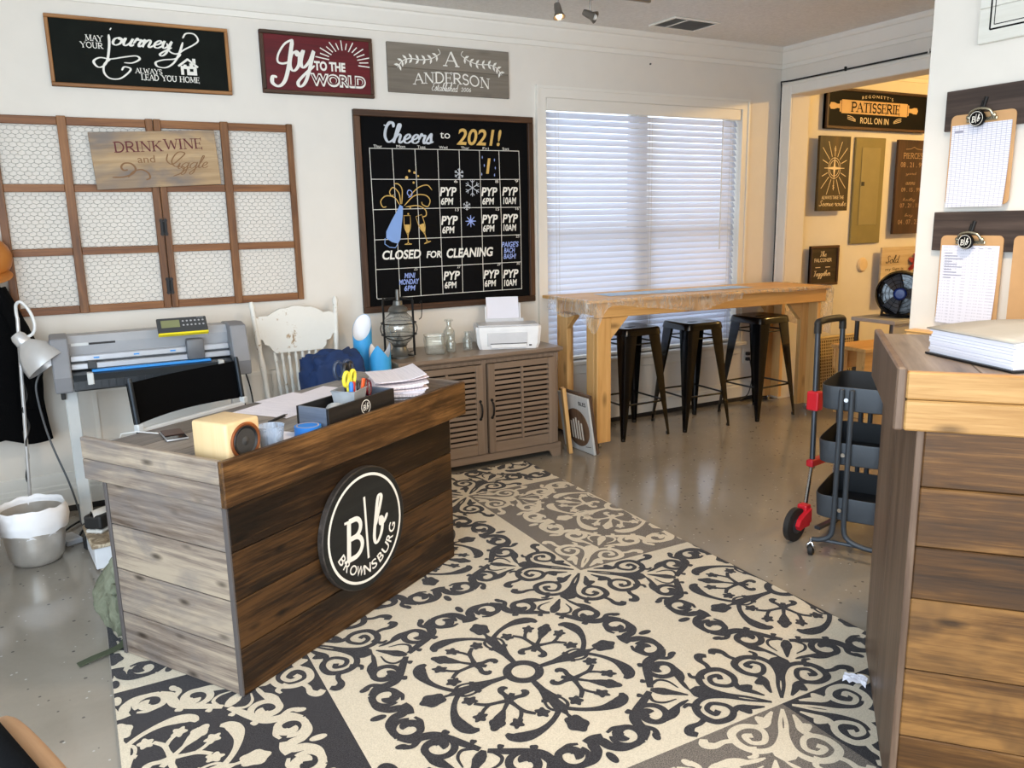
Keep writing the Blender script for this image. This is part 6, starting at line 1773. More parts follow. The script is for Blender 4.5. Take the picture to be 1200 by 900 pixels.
b.build('front_panel', CT_FRONT, ct)
b = MB(); b.box(0, -.0, .993, CL, .024, 1.066, .004); b.box(0, -.0, 1.0675, CL, .024, 1.132, .004); b.build('front_apron', CT_APRON, ct)
b = MB(); b.box(.032, .0302, 0, .0495, .43, .992, .002); b.box(.032, .4312, 0, .0495, CD, .992, .002); b.build('side_panel', CT_SIDE, ct)
b = MB(); b.box(-.022, -.001, .993, -.0005, .672, 1.142, .004); b.build('side_apron', CT_SIDE, ct)
b = MB(); b.box(CL - .0095, .0302, 0, CL + .008, CD, .992, .002); b.build('side_panel', CT_SIDE, ct)
b = MB()
for k in range(4): b.box(.001 + .155 * k, .0245, 1.106, .154 + .155 * k, .660, 1.130, .002)
b.build('counter_top', CT_TOP, ct)
b = MB(); b.box(.052, .055, .0, CL - .012, CD - .03, .990); b.box(.02, .03, .9905, CL - .02, .65, 1.105); b.build('carcass', CT_SIDE, ct)
# thick binder of printed sheets on the counter
ZC_ = 1.131
t = thing('binder', 'thick black binder full of white printed pages lying on the plank counter', 'binder', counter_pt(.285, .245, ZC_), CROT + math.radians(30))
b = MB(); b.box(-.165, -.145, 0, .165, .145, .005, .001); b.build('cover', BLKP, t)
b = MB()
for k in range(9):
    ox, oy = rnd.uniform(-.004, .004), rnd.uniform(-.004, .004)
    b.box(-.158 + ox, -.138 + oy, .0055 + k * .0068, .155 + ox, .138 + oy, .0118 + k * .0068)
b.build('pages', BLANK, t)
b = MB(); b.grid(lambda u, v: (-.165 + .33 * u, -.145 + .29 * v, .0685 + .008 * math.sin(PI * u) + .006 * u), 10, 4); o = b.build('cover', plain('grey_print_cover', (158, 154, 146), .5), t, smooth=60)
o.modifiers.new('th', 'SOLIDIFY').thickness = .003
# wooden ledge of the wall behind the counter
WLEDGE = PINEY
b = MB(); b.box(-.06, -.055, -.02, -.0005, .055, .02, .004); b.box(-.064, -.060, .0205, -.0005, .060, .028, .003)
tag(b.build('wall_ledge', WLEDGE, loc=(2.8985, 1.945, 1.024)), 'small pine ledge on the white wall just above the plank counter', 'shelf')
b = MB(); b.grid(lambda u, v: ((u - .5) * .04, (v - .5) * .07, .003 + .022 * abs(math.sin(u * 7 + v * 3))), 8, 8)
tag(b.build('paper_scrap', BLANK, loc=(2.075, 1.545, .0112), rot=(0, 0, .5)), 'small crumpled white paper scrap on the rug by the foot of the plank counter', 'paper')

# ------------------------------------------------------------------ clipboards and signs on the white partition
WX = 2.9
WEST = (PI / 2, 0, -PI / 2)        # local x runs towards -y, y up, z out of the wall (towards -x)
BOARD_D = wood('dark_brown_backing_board', (38, 30, 26), (62, 50, 44), (88, 74, 66), 'X', .5, knots=.2, contrast=.8)
HARDB = plain('tan_hardboard', (196, 152, 104), .55, var=.08)
def backing(label, y0, y1, z0, z1):
    b = MB(); b.box(0, 0, .001, y1 - y0, z1 - z0, .020, .002)
    tag(b.build('backing_board', BOARD_D, loc=(WX, y1, z0), rot=WEST), label, 'board')
backing('dark brown wall board carrying the upper clipboard on the white partition', 1.30, 1.939, 1.788, 1.928)
backing('dark brown wall board carrying the lower clipboards on the white partition', 1.20, 1.950, 1.358, 1.499)
FORM = paper_mat('form_paper', (224, 222, 232))
def form_grid():
    m = NT('grid_form_paper'); v = m.coord()
    c = lin((222, 221, 230))
    br = m.n('ShaderNodeTexBrick'); br.offset = 0.0
    br.inputs['Color1'].default_value = c; br.inputs['Color2'].default_value = c; br.inputs['Mortar'].default_value = lin((158, 158, 178))
    br.inputs['Scale'].default_value = 1.0; br.inputs['Brick Width'].default_value = .017; br.inputs['Row Height'].default_value = .0075; br.inputs['Mortar Size'].default_value = .0007
    m.l(v, br.inputs['Vector'])
    m.l(br.outputs['Color'], m.b.inputs['Base Color']); m.b.inputs['Roughness'].default_value = .8
    return m.mat
GRIDF = form_grid()
NICKEL = plain('nickel_clip', (178, 172, 150), .25, metal=.9)
def clipboard(label, y1, z0, paper, w=.232, h=.318, emblem=True, papers=True):
    t = thing('clipboard', label, 'clipboard', (WX - .0215, y1, z0), rot=WEST, group=None)
    rr = .018
    pts = []
    for (cx, cy, a0) in ((w - rr, h - rr, 0), (rr, h - rr, 90), (rr, rr, 180), (w - rr, rr, 270)):
        for k in range(5): a = math.radians(a0 + 22.5 * k); pts.append((cx + rr * math.cos(a), cy + rr * math.sin(a)))
    b = MB(); b.prism(pts, .0, .004); b.build('hardboard', HARDB, t)
    if papers:
        b = MB(); b.grid(lambda u, v: (.006 + (w - .016) * u, -.006 + (h - .030) * v, .0055 + .010 * (1 - v) ** 3 * (.4 + u)), 8, 10); b.build('form', paper, t)
        b = MB()
        if paper is FORM:
            for k in range(10): b.box(.022, h - .066 - k * .010, .0072, .022 + .03 + .02 * ((k * 7) % 3), h - .063 - k * .010, .0073)
            for k in range(4): b.box(.09 + .03 * k, h - .048, .0064, .105 + .03 * k, h - .0455, .0065)
        else: b.box(.018, h - .062, .0066, .050, h - .054, .0067)
        b.build('form_text', plain('grey_ink', (150, 150, 166), .8), t)
    b = MB(); b.box(w / 2 - .055, h - .030, .004, w / 2 + .055, h - .018, .013, .002); b.build('clip_bar', NICKEL, t)
    b = MB()
    b.tube(crom([(w / 2 - .045, h - .022, .014), (w / 2 - .035, h + .002, .022), (w / 2 - .012, h + .010, .026), (w / 2 + .012, h + .010, .026), (w / 2 + .035, h + .002, .022), (w / 2 + .045, h - .022, .014)], 5), .005, 8)
    for s2 in (-1, 1): b.sphere((w / 2 + s2 * .045, h - .014, .016), .009, (1, 1, .7), 10, 6)
    b.build('clip_spring', NICKEL, t, smooth=60)
    b = MB(); b.tube([(w / 2, h + .005, .012), (w / 2 + .004, h + .050, -.001)], [.005, .007], 8); b.tube([(w / 2 - .006, h + .012, .012), (w / 2 - .004, h + .040, .001)], [.004, .006], 8); b.build('hook', BLACK_IRON, t, smooth=50)
    if emblem:
        b = MB(); b.T = Matrix.Translation((w / 2 - .006, h - .022, .0305)); b.lathe([(.026, -.012), (.027, 0), (.0255, .003), (1e-6, .003)], n=28); b.build('badge', INK_BLACK, t, smooth=40)
        b = MB(); b.T = Matrix.Translation((w / 2 - .006, h - .022, .0340)); b.ribbon([(math.cos(a * PI / 14) * .0235, math.sin(a * PI / 14) * .0235) for a in range(28)], .0016, 0, closed=True); put_logo(b, .017, .0002); b.build('badge_mark', INK_WHITE, t)
    return t
clipboard('upper hardboard clipboard holding a ruled grid form, hung on the upper dark board', 1.908, 1.522, GRIDF)
clipboard('lower hardboard clipboard with a mostly blank printed form, left on the lower dark board', 1.909, 1.096, FORM)
clipboard('bare hardboard clipboard cut by the right edge, right on the lower dark board', 1.641, 1.096, FORM, papers=False, emblem=False)
WBOARD = wood('white_plank_sign', (196, 193, 180), (216, 213, 202), (228, 226, 217), 'X', .6, knots=0, contrast=.5)
t = thing('wall_sign', 'white plank sign with a thin black double border at the upper right corner', 'sign', (WX, 1.842, 2.072), rot=WEST)
b = MB(); b.box(0, 0, .001, .70, .1145, .020, .002); b.box(0, .1155, .001, .70, .275, .020, .002); b.box(0, .276, .001, .70, .43, .020, .002); b.build('board', WBOARD, t)
b = MB()
for d_, w_ in ((.042, .006), (.056, .003)):
    b.ribbon([(d_, d_), (.70 - d_, d_)], w_, .0205); b.ribbon([(d_, .43 - d_), (.70 - d_, .43 - d_)], w_, .0205)
    b.ribbon([(d_, d_), (d_, .43 - d_)], w_, .0206); b.ribbon([(.70 - d_, d_), (.70 - d_, .43 - d_)], w_, .0206)
b.build('border', INK_BLACK, t)
b = MB(); b.ribbon([(.150, .133), (.150, .30)], .010, .0205); b.ribbon([(.138, .134), (.166, .134)], .004, .0207); b.ribbon([(.128, .118), (.142, .134)], .005, .0206); b.build('lettering', INK_BLACK, t)

# ------------------------------------------------------------------ utility cart with folded hand truck behind it
CARTM = plain('slate_powder_coat', (58, 64, 71), .45, metal=.2, var=.12); TRAYIN = plain('tray_inside', (34, 37, 41), .6)
CA = math.radians(27.0)
cart = thing('utility_cart', 'dark slate three-tier utility cart standing behind the plank counter', 'cart', (3.035, 2.315, 0), CA)
cl, cwid = .42, .30
def tray(z, hgt):
    tr = bpy.data.objects.new('tray', None); COL.objects.link(tr); tr.parent = cart; tr.location = (0, 0, z)
    n = 48
    def ring(zz, k):
        out = []
        for i in range(n):
            a = 2 * PI * (i + .5) / n; c_, s_ = math.cos(a), math.sin(a)
            out.append((math.copysign(abs(c_) ** .32, c_) * (cl / 2 - k), math.copysign(abs(s_) ** .32, s_) * (cwid / 2 - k), zz))
        return out
    lv = [ring(0, .012), ring(.004, .006), ring(hgt - .004, 0), ring(hgt, .001), ring(hgt, .004)]
    V = [p for q in lv for p in q]; F = [tuple(reversed(range(n)))]
    for i in range(len(lv) - 1): F += [(i * n + k, i * n + (k + 1) % n, (i + 1) * n + (k + 1) % n, (i + 1) * n + k) for k in range(n)]
    b = MB(); b._add(V, F); b.build('tray_wall', CARTM, tr, smooth=50)
    lv = [ring(hgt, .004), ring(.008, .009), ring(.006, .012)]
    V = [p for q in lv for p in q]; F = []
    for i in range(len(lv) - 1): F += [(i * n + k, i * n + (k + 1) % n, (i + 1) * n + (k + 1) % n, (i + 1) * n + k) for k in range(n)]
    F.append(tuple(2 * n + k for k in range(n)))
    b = MB(); b._add(V, F); b.build('tray_inside', TRAYIN, tr, smooth=50)
for z, hg in ((.672, .105), (.432, .100), (.180, .105)): tray(z, hg)
for sx in (-1, 1):
    for sy in (-1, 1):
        x = sx * (cl / 2 + .012)
        b = MB(); b.tube(crom([(x, .03 + sy * .021, .765), (x, .03 + sy * .021, .60), (x, .03 + sy * .021, .30), (x, .03 + sy * .023, .15), (x + sx * .004, .025 + sy * .040, .105), (x + sx * .008, .015 + sy * .085, .085), (x + sx * .008, sy * .135, .080)], 6), .0115, 12); b.build('frame_tube', CARTM, cart, smooth=50)
        b = MB(); b.sphere((x, .03 + sy * .021, .765), .0115, (1, 1, .6), 12, 6); b.build('tube_cap', CARTM, cart, smooth=60)
        c = bpy.data.objects.new('caster', None); COL.objects.link(c); c.parent = cart; c.location = (x + sx * .008, sy * .140, 0)
        b = MB(); b.T = Matrix.Translation((.012, 0, .026)) @ Matrix.Rotation(PI / 2, 4, 'X'); b.lathe([(.010, -.011), (.024, -.010), (.026, -.006), (.026, .006), (.024, .010), (.010, .011)], n=24); b.build('wheel', BLACK_GAP, c, smooth=40)
        b = MB(); b.tube(crom([(.0, 0, .085), (.0, .0, .066), (-.006, .014, .050), (.010, .015, .026)], 5), .006, 8); b.tube(crom([(.0, -.0, .066), (-.006, -.014, .050), (.010, -.015, .026)], 5), .006, 8); b.build('fork', CHROME, c, smooth=50)
    for z in (.725, .482, .232):
        b = MB(); x = sx * (cl / 2 + .012)
        b.tube([(sx * (cl / 2 - .002), .03, z), (x + sx * .004, .03, z)], .009, 12); b.build('bolt', CHROME, cart, smooth=40)
    for z in (.12,):
        b = MB(); b.cyl((sx * (cl / 2 + .016), -.10, .083), (sx * (cl / 2 + .016), .10, .083), .008, n=8); b.build('foot_bar', CARTM, cart, smooth=40)
# hand truck
TRED = plain('red_plastic_bracket', (206, 30, 44), .4); TTUBE = plain('dark_grey_tube', (66, 70, 76), .4, metal=.4)
ht = thing('hand_truck', 'folding hand truck with red brackets and black handle behind the slate cart', 'hand truck', (2.912, 2.520, 0), math.radians(11))
for x in (.0, .235):
    b = MB(); b.tube([(x + .185, .065, .28), (x + .285, .130, .965)], .013, 12); b.build('upper_tube', TTUBE, ht, smooth=50)
    b = MB(); b.tube([(x - .010, -.015, .10), (x + .185, .065, .30)], .010, 12); b.build('lower_tube', CHROME, ht, smooth=50)
    b = MB(); b.box(x + .207, .066, .560, x + .259, .128, .655, .008, seg=2); b.build('upper_bracket', TRED, ht)
    b = MB(); b.box(x - .030, -.040, .055, x + .016, .010, .165, .008, seg=2); b.build('wheel_bracket', TRED, ht)
    b = MB(); b.T = Matrix(((1, 0, 0, 0), (0, 0, 1, -.052), (0, 1, 0, 0), (0, 0, 0, 1))); sgn = -1 if x < .1 else 1
    b.prism([(x, .150), (x, .085), (x + sgn * .09, .062), (x + sgn * .105, .085), (x + sgn * .09, .112)], 0, .03); b.build('wheel_arm', TRED, ht)
    b = MB(); b.T = Matrix.Translation((x + sgn * .078, -.012, .080)) @ Matrix.Rotation(PI / 2, 4, 'X'); b.lathe([(.02, -.014), (.07, -.016), (.080, -.012), (.080, .012), (.07, .016), (.02, .014)], n=36); b.build('wheel', BLACK_GAP, ht, smooth=40)
    b = MB(); b.T = Matrix.Translation((x + sgn * .078, -.012, .080)) @ Matrix.Rotation(PI / 2, 4, 'X'); b.lathe([(.04, .0162), (.035, .019), (1e-6, .019)], n=24); b.build('hub', TTUBE, ht, smooth=40)
for z, h_ in ((.290, .036),):
    b = MB(); b.box(.160, .048, z, .450, .086, z + h_, .008, seg=2); b.build('cross_bar', TRED, ht)
b = MB(); b.tube(crom([(.281, .128, .93), (.285, .131, .965), (.298, .133, .985), (.403, .134, .990), (.508, .133, .985), (.520, .131, .965), (.517, .128, .93)], 6), .0175, 12); b.build('handle', BLACK_GAP, ht, smooth=60)
b = MB(); b.box(.02, -.085, .045, .27, -.055, .060, .003); b.build('toe_plate', TTUBE, ht)

# ------------------------------------------------------------------ next room: signs on its back wall
DBOARD = wood('dark_stained_sign_board', (26, 19, 13), (44, 33, 23), (66, 50, 34), 'X', .5, knots=.2, contrast=.8)
DBOARD_V = wood('dark_stained_plank_sign', (30, 24, 12), (54, 42, 20), (88, 68, 30), 'Y', .5, knots=.2, contrast=.8)
PTAN = plain('tan_paint', (206, 170, 118), .6); PCREAM = plain('cream_paint', (226, 208, 172), .6)
YN = YB
t, L, z = sign('wall_sign', 'long black bakery sign with a rolling pin, highest on the wall of the next room', 5.538, 2.190, 6.842, 2.513, INK_BLACK, depth=.03, frame=DARK_FRAME, frame_v=DARK_Y, fw=.022, fd=.045)
t.location.y = YN - .012
b = MB()
x0, y0, x1, y1 = L((5.722, 2.316, 6.555, 2.424))
b.poly([(x0, y0), (x1, y0), (x1, y1), (x0, y1)], z)
for s2, xe in ((-1, x0), (1, x1)):
    b.poly([(xe + s2 * .006, y0 + .008), (xe + s2 * .022, y0 + .012), (xe + s2 * .022, y1 - .012), (xe + s2 * .006, y1 - .008)][::s2], z)
    ym = (y0 + y1) / 2
    pts = [(xe + s2 * .024, ym - .018), (xe + s2 * .05, ym - .016), (xe + s2 * .09, ym - .026), (xe + s2 * .13, ym - .026), (xe + s2 * .145, ym), (xe + s2 * .13, ym + .026), (xe + s2 * .09, ym + .026), (xe + s2 * .05, ym + .016), (xe + s2 * .024, ym + .018)]
    b.poly(pts[::s2], z)
b.build('rolling_pin_drawing', PTAN, t)
b = MB(); put_serif(b, 'PATISSERIE', L((5.85, 2.334, 6.45, 2.406)), .20, z + .001); b.build('lettering', INK_BLACK, t)
b = MB(); put_text(b, 'ROLL ON IN', L((5.958, 2.242, 6.318, 2.292)), z, bold=.01)
ar = lambda x, y: (x, y + .016 * (1 - ((x - .625) / .2) ** 2))
put_text(b, "BEGONETT'S", L((5.965, 2.436, 6.360, 2.460)), z, spacing=1.5, post=ar)
for s2, cx in ((-1, 5.85), (1, 6.43)):
    for k in range(3): curve(b, [(cx - 5.538 + s2 * .055, 2.30 - 2.19 - .012 * k), (cx - 5.538, 2.292 - 2.19 - .014 * k), (cx - 5.538 - s2 * .05, 2.268 - 2.19 - .006 * k)], .005, z)
b.build('lettering', PCREAM, t)

t, L, z = sign('wall_sign', 'tall dark plank sign with a gold compass rose in the next room', 5.525, 1.527, 5.892, 2.128, DBOARD_V, depth=.025, boards=1)
t.location.y = YN - .05; t.location.x = 5.455
b = MB(); cx, cz = .182, .345
for k in range(16):
    a = 2 * PI * k / 16 + PI / 16 * 0
    r0, r1 = .085, (.155 if k % 4 else .12) * (1.35 if abs(math.sin(a)) > .6 else 1)
    b.ribbon([(cx + r0 * math.cos(a), cz + r0 * math.sin(a) * 1.15), (cx + r1 * math.cos(a), cz + r1 * math.sin(a) * 1.1)], .006, z)
for r in (.072, .055): b.ribbon([(cx + r * math.cos(a * PI / 16), cz + 1.15 * r * math.sin(a * PI / 16)) for a in range(32)], .005, z, closed=True)
for k in range(4):
    a = k * PI / 2
    R1 = .115 if k % 2 == 0 else .10
    b.poly([(cx + R1 * math.cos(a), cz + R1 * math.sin(a)), (cx + .016 * math.cos(a + PI / 4), cz + .016 * math.sin(a + PI / 4)), (cx, cz)], z + .0004)
    b.poly([(cx + R1 * math.cos(a), cz + R1 * math.sin(a)), (cx, cz), (cx + .016 * math.cos(a - PI / 4), cz + .016 * math.sin(a - PI / 4))], z + .0004)
put_text(b, 'N', (cx - .010, cz + .135, cx + .010, cz + .165), z); put_text(b, 'S', (cx - .010, cz - .165, cx + .010, cz - .135), z)
put_text(b, 'ALWAYS TAKE THE', L((5.575, 1.622, 5.840, 1.650)), z, bold=.01)
put_script(b, 'Scenic route' if False else 'Scenic route'.replace('c', 'e'), L((5.55, 1.566, 5.872, 1.612)), .006, z, k=4)
b.build('lettering', PCREAM, t)

PANEL = plain('olive_grey_panel', (128, 118, 78), .45, metal=.2); PANEL2 = plain('olive_grey_door', (140, 130, 92), .4, metal=.2)
t = thing('breaker_panel', 'olive grey electrical breaker panel on the wall of the next room', 'electrical panel', (5.952, YN - .001, 1.242), rot=FACE)
b = MB(); b.box(0, 0, 0, .380, .892, .022, .004); b.build('panel_cover', PANEL, t)
b = MB(); b.box(.078, .158, .0222, .315, .810, .027, .002); b.build('panel_door', PANEL2, t)
b = MB(); b.box(.088, .490, .0272, .125, .525, .031, .002); b.build('latch', BLACK_GAP, t)

DBOARD_P = wood('dark_red_brown_sign_board', (30, 16, 10), (52, 31, 21), (78, 50, 36), 'Y', .5, knots=.2, contrast=.8)
t, L, z = sign('wall_sign', 'tall dark brown family dates sign right of the breaker panel', 6.447, 1.314, 6.862, 2.124, DBOARD_P, depth=.025)
t.location.y = YN - .04
DIM = plain('faded_cream_paint', (166, 140, 108), .7)
b = MB()
put_serif(b, 'PIERCES', L((6.525, 1.968, 6.780, 2.012)), .16, z)
for body, bx in (('08 . 21 . 99', (6.49, 1.892, 6.800, 1.934)), ('09 . 15 . 99', (6.522, 1.682, 6.780, 1.716)), ('07 . 21 . 11', (6.52, 1.544, 6.775, 1.580)), ('04 . 07 . 23', (6.507, 1.398, 6.785, 1.438))): put_text(b, body, L(bx), z)
for wd_, bx in (('yard', (6.57, 1.818, 6.712, 1.850)), ('aurora', (6.578, 1.742, 6.703, 1.766)), ('hadley', (6.550, 1.592, 6.720, 1.628)), ('boy', (6.590, 1.454, 6.704, 1.492))): put_script(b, wd_, L(bx), .004, z, k=4)
b.ribbon([(.10, .73), (.17, .735), (.21, .75), (.25, .735), (.32, .73)], .004, z)
b.build('lettering', DIM, t)

t, L, z = sign('wall_sign', 'small dark framed family sign just above the right end of the pine table', 5.440, .905, 5.782, 1.240, DBOARD, depth=.02, frame=DARK_FRAME, frame_v=DARK_Y, fw=.022, fd=.03)
t.location.y = YN - .03
b = MB(); put_script(b, 'The', L((5.555, 1.150, 5.63, 1.198)), .006, z, k=4) if False else None
put_script(b, 'The', L((5.555, 1.150, 5.63, 1.196)), .006, z, k=4)
put_text(b, 'FALCONER', L((5.490, 1.104, 5.700, 1.136)), z, bold=.01)
b.ribbon([(.065, .155), (.125, .155)], .006, z); b.ribbon([(.185, .155), (.245, .155)], .006, z)
put_script(b, 'Legacy' if False else 'Together'[:3].replace('o', 'o') + 'gether', L((5.49, .965, 5.69, 1.035)), .007, z, k=4)
b.build('lettering', PCREAM, t)

PALEB = wood('pale_whitewashed_plank', (150, 126, 98), (184, 162, 132), (206, 188, 160), 'X', .6, knots=.5, contrast=.7)
t, L, z = sign('wall_sign', 'pale plank sign with a red ribbon bow behind the black fan', 6.305, .715, 6.850, 1.200, PALEB, depth=.02, boards=3)
t.location.y = YN - .06
b = MB(); put_script(b, 'Said', L((6.365, 1.060, 6.545, 1.130)), .008, z, k=4) if 0 else None
put_script(b, 'Sold', L((6.365, 1.060, 6.545, 1.130)), .008, z, k=4)
put_text(b, 'my Sign is', L((6.365, .985, 6.610, 1.020)), z); put_text(b, 'a gift for', L((6.365, .900, 6.560, .940)), z)
b.build('lettering', INK_BLACK, t)
b = MB(); RIB = plain('dark_red_ribbon', (128, 22, 40), .5)
for a in (.5, 2.6, 3.9, 5.4, 1.57):
    b.T = Matrix.Translation((.435, .335, z)) @ Matrix.Rotation(a, 4, 'Z')
    b.grid(lambda u, v: (.085 * u, (v - .5) * .045 * math.sin(.35 + 2.2 * u), .006 + .018 * math.sin(PI * u)), 8, 4)
b.build('bow', RIB, t, smooth=60)
t = thing('wall_disc', 'round white disc on the wall of the next room below the breaker panel', 'sensor', (6.145, YN - .001, 1.056), rot=FACE)
b = MB(); b.lathe([(.060, 0), (.064, .008), (.052, .022), (1e-6, .026)], n=36); b.build('disc_body', plain('cream_plastic', (226, 200, 160), .5), t, smooth=40)

# things standing on the floor of the next room
GREYS = plain('grey_slab', (92, 88, 82), .5)
b = MB(); b.box(-.065, -.02, 0, .065, .02, .455, .004); tag(b.build('grey_panel', GREYS, loc=(5.490, 4.70, .001), rot=(-.05, 0, 0)), 'narrow grey panel leaning on the wall past the right table end', 'panel')
CANE = plain('cane_strip', (206, 182, 136), .6)
t = thing('cane_panel', 'rounded cane webbing panel leaning on the wall behind the hand truck', 'panel', (5.83, 4.725, .001), rot=(math.radians(85), 0, 0))
b = MB()
rr, cw_, chh = .06, .27, .45
pts = []
for (cx, cy, a0) in ((cw_ - rr, chh - rr, 0), (-cw_ + rr, chh - rr, 90), (-cw_ + rr, rr, 180), (cw_ - rr, rr, 270)):
    for k in range(6): a = math.radians(a0 + 18 * k); pts.append((cx + rr * math.cos(a), cy + rr * math.sin(a), 0))
b.tube(pts, .012, 8, closed=True); b.build('cane_frame', CANE, t, smooth=60)
b = MB()
for k in range(20):
    x = -cw_ + .02 + k * (2 * cw_ - .04) / 19; ins = .02 if abs(x) > cw_ - .05 else .0
    b.box(x - .0045, .006 + ins, -.002, x + .0045, chh - .006 - ins, .001)
for k in range(16):
    y = .02 + k * (chh - .04) / 15
    b.box(-cw_ + .008, y - .0045, .0012, cw_ - .008, y + .0045, .003)
b.build('cane_webbing', CANE, t)
b = MB(); b.box(-cw_ + .02, .02, -.010, cw_ - .02, chh - .02, -.006); b.build('backing', plain('brown_hole_shade', (96, 72, 44), .8), t)  # brown sheet added so the webbing holes read as shaded
t = thing('wooden_bench', 'low pale pine bench in the next room behind the hand truck', 'bench', (5.27, 3.98, 0), -.1)
b = MB(); b.box(-.25, -.17, .50, .25, .17, .53, .004); b.build('bench_top', PINEX, t)
b = MB(); b.box(-.235, -.155, .335, .235, -.130, .4995, .003); b.build('front_apron', PINEX, t)
b = MB(); b.box(-.235, .130, .335, .235, .155, .4995, .003); b.build('back_apron', PINEX, t)
for sx in (-1, 1):
    for sy in (-1, 1):
        b = MB(); b.box(sx * .228 - .0 if sx < 0 else .168, sy * .129 if sy < 0 else .069, 0, -.168 if sx < 0 else .228, -.069 if sy < 0 else .129, .4995, .003); b.build('leg', PINE, t)
t = thing('small_table', 'narrow grey table in the next room carrying the black fan', 'table', (5.80, 4.22, 0), 0)
TG = plain('pale_grey_laminate', (176, 176, 178), .4)
b = MB(); b.box(-.24, -.20, .645, .30, .20, .675, .004); b.build('table_top', TG, t)
b = MB(); b.box(-.22, -.18, .565, .28, -.165, .6445, .002); b.build('apron', TG, t)
for sx, sy in ((-.21, -.16), (.27, -.16), (-.21, .16), (.27, .16)):
    b = MB(); b.cyl((sx, sy, 0), (sx, sy, .644), .018, n=10); b.build('leg', TTUBE, t, smooth=40)
FANB = plain('gloss_black_fan', (18, 19, 23), .2, coat=.4); FANBLUE = plain('blue_fan_hub', (30, 60, 150), .3)
t = thing('drum_fan', 'round black drum fan with a blue hub in the next room', 'fan', (5.82, 4.17, .678), 0)
fd = (Vector((0, 0, 1.5)) - Vector((5.66, 4.06, .85))).normalized()
M = Vector((-.86, -.5, .05)).to_track_quat('Z', 'Y').to_matrix().to_4x4(); M.translation = (0, 0, .185)
b = MB(); b.T = M; b.lathe([(.150, -.08), (.182, -.07), (.188, 0), (.182, .07), (.168, .085), (.158, .07), (.162, 0), (.150, -.075)], n=48); b.build('drum', FANB, t, smooth=50)
b = MB(); b.T = M
for r in (.05, .08, .11, .14): b.tube([(r * math.cos(a * PI / 18), r * math.sin(a * PI / 18), .062) for a in range(36)], .002, 5, closed=True)
for k in range(12): a = k * PI / 6; b.tube([(.045 * math.cos(a), .045 * math.sin(a), .062), (.160 * math.cos(a), .160 * math.sin(a), .062)], .002, 5)
b.build('grille', FANB, t, smooth=50)
for k in range(3):
    b = MB(); b.T = M @ Matrix.Rotation(k * 2 * PI / 3, 4, 'Z')
    b.grid(lambda u, v: (.04 + .11 * u, (v - .5) * (.07 + .06 * u), .005 + (v - .5) * .05), 6, 6); b.build('blade', plain('grey_fan_blade', (96, 100, 108), .3) if k == 0 else bpy.data.materials['grey_fan_blade'], t, smooth=60)
b = MB(); b.T = M; b.lathe([(.05, .0), (.05, .055), (.035, .070), (1e-6, .072)], n=28); b.build('hub', FANBLUE, t, smooth=40)
b = MB(); b.tube([(-.02, .15, .0), (.0, .16, .03), (.0, .165, .18)], .012, 8); b.tube([(.09, -.16, .0), (.09, -.165, .03), (.08, -.165, .18)], .012, 8); b.tube([(-.02, .15, .006), (.09, -.16, .006)], .010, 8); b.build('stand', FANB, t, smooth=50)

# cable clipped along the cased opening
b = MB(); b.tube([(XR - .010, 4.796, .02), (XR - .010, 4.796, OZ + .06), (XR - .030, 4.785, OZ + .105), (XR - .012, 4.70, OZ + .103), (XR - .012, 3.9, OZ + .104), (XR - .012, 2.4, OZ + .106)], .006, 8)
tag(b.build('wall_cable', CABLE, smooth=60), 'black cable clipped around the white frame of the opening', 'cable')
for k, (y, q) in enumerate(((4.20, OZ + .104), (3.55, OZ + .105))):
    b = MB(); b.box(XR - .022, y - .006, q - .010, XR - .0005, y + .006, q + .020, .003)
    tag(b.build('cable_clip', BLACK_IRON if k == 0 else TRIM_WHITE), 'small %s cable clip over the opening, %s' % (('black', 'nearest the window wall') if k == 0 else ('white', 'nearest the partition')), 'clip')

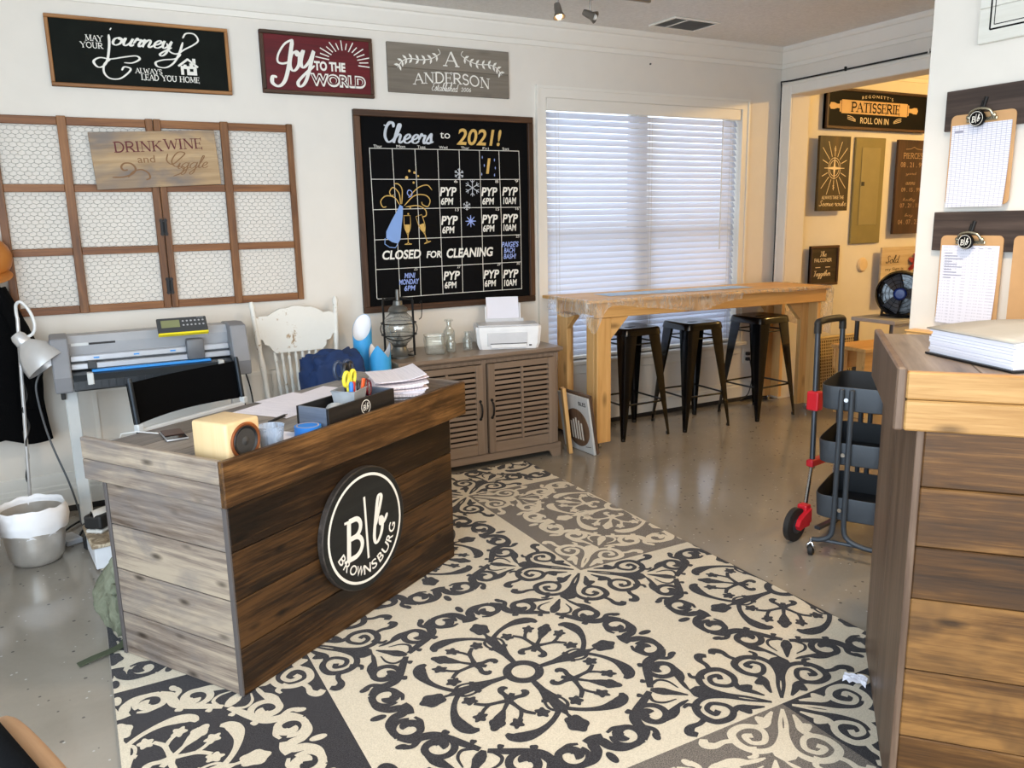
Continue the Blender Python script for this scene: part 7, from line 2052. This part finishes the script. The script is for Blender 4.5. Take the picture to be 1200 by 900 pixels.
# ------------------------------------------------------------------ ceiling: vent and track spots
VENTM = plain('vent_grey', (186, 181, 174), .5)
t = thing('ceiling_vent', 'white and grey louvred air vent in the ceiling', 'vent', (3.78, 4.46, ZC - .0005), rot=(PI, 0, math.radians(2)))
b = MB(); b.box(-.20, -.135, 0, .20, -.115, .010, .003); b.box(-.20, .115, 0, .20, .135, .010, .003); b.box(-.20, -.1149, 0, -.18, .1149, .010, .003); b.box(.18, -.1149, 0, .20, .1149, .010, .003); b.box(-.075, -.1149, 0, -.062, .1149, .009, .002); b.build('vent_frame', TRIM_WHITE, t)
b = MB(); b.box(-.18, -.114, .0002, .18, .114, .001); b.build('dark_backing', GREYS, t)
b = MB()
for k in range(15): y = -.105 + k * .015; b._add([(-.178, y, .001), (-.0755, y, .001), (-.0755, y + .009, .009), (-.178, y + .009, .009)], [(0, 1, 2, 3)]); b._add([(-.0615, y, .001), (.178, y, .001), (.178, y + .009, .009), (-.0615, y + .009, .009)], [(0, 1, 2, 3)])
b.build('louvres', VENTM, t)
BRUSH = plain('brushed_nickel', (142, 136, 128), .3, metal=.8)
SPOT_GLOW = emit('warm_bulb', (255, 206, 140), 14.0)
t = thing('track_light', 'brushed metal ceiling track light with two small spot heads at the top edge', 'light', (2.58, 4.00, 2.664), math.radians(0))
b = MB(); b.box(-.30, -.012, .06, .55, .012, .085, .004); b.build('track', BRUSH, t)
for x in (-.25, .5):
    b = MB(); b.cyl((x, 0, .085), (x, 0, .1015), .006, n=10); b.build('drop_rod', BRUSH, t, smooth=40)
b = MB(); b.lathe([(.06, 0), (.06, .02), (1e-6, .022)], (.125, 0, .0798), 28); b.build('ceiling_rose', BRUSH, t)
def spot(x, d, lit):
    hd = bpy.data.objects.new('spot_head', None); COL.objects.link(hd); hd.parent = t; hd.location = (x, 0, .06)
    M = Vector(d).normalized().to_track_quat('Z', 'Y').to_matrix().to_4x4(); M.translation = (0, 0, -.105)
    b = MB(); b.tube([(0, 0, 0), (0, 0, -.07), (.012, 0, -.095)], .005, 8); b.tube([(-.02, 0, -.02), (.02, 0, -.02)], .006, 8); b.build('arm', BRUSH, hd, smooth=50)
    b = MB(); b.T = M; b.lathe([(1e-6, -.045), (.016, -.043), (.020, -.02), (.022, .01), (.034, .035), (.033, .036), (.020, .01)], n=24); b.build('shade', BRUSH, hd, smooth=50)
    b = MB(); b.T = M; b.sphere((0, 0, .026), .017, (1, 1, 1), 14, 8); b.build('bulb', SPOT_GLOW if lit else WPAINT, hd, smooth=60)
spot(-.08, (.02, -.3, -1), True); spot(.13, (.5, -.6, -.4), False)
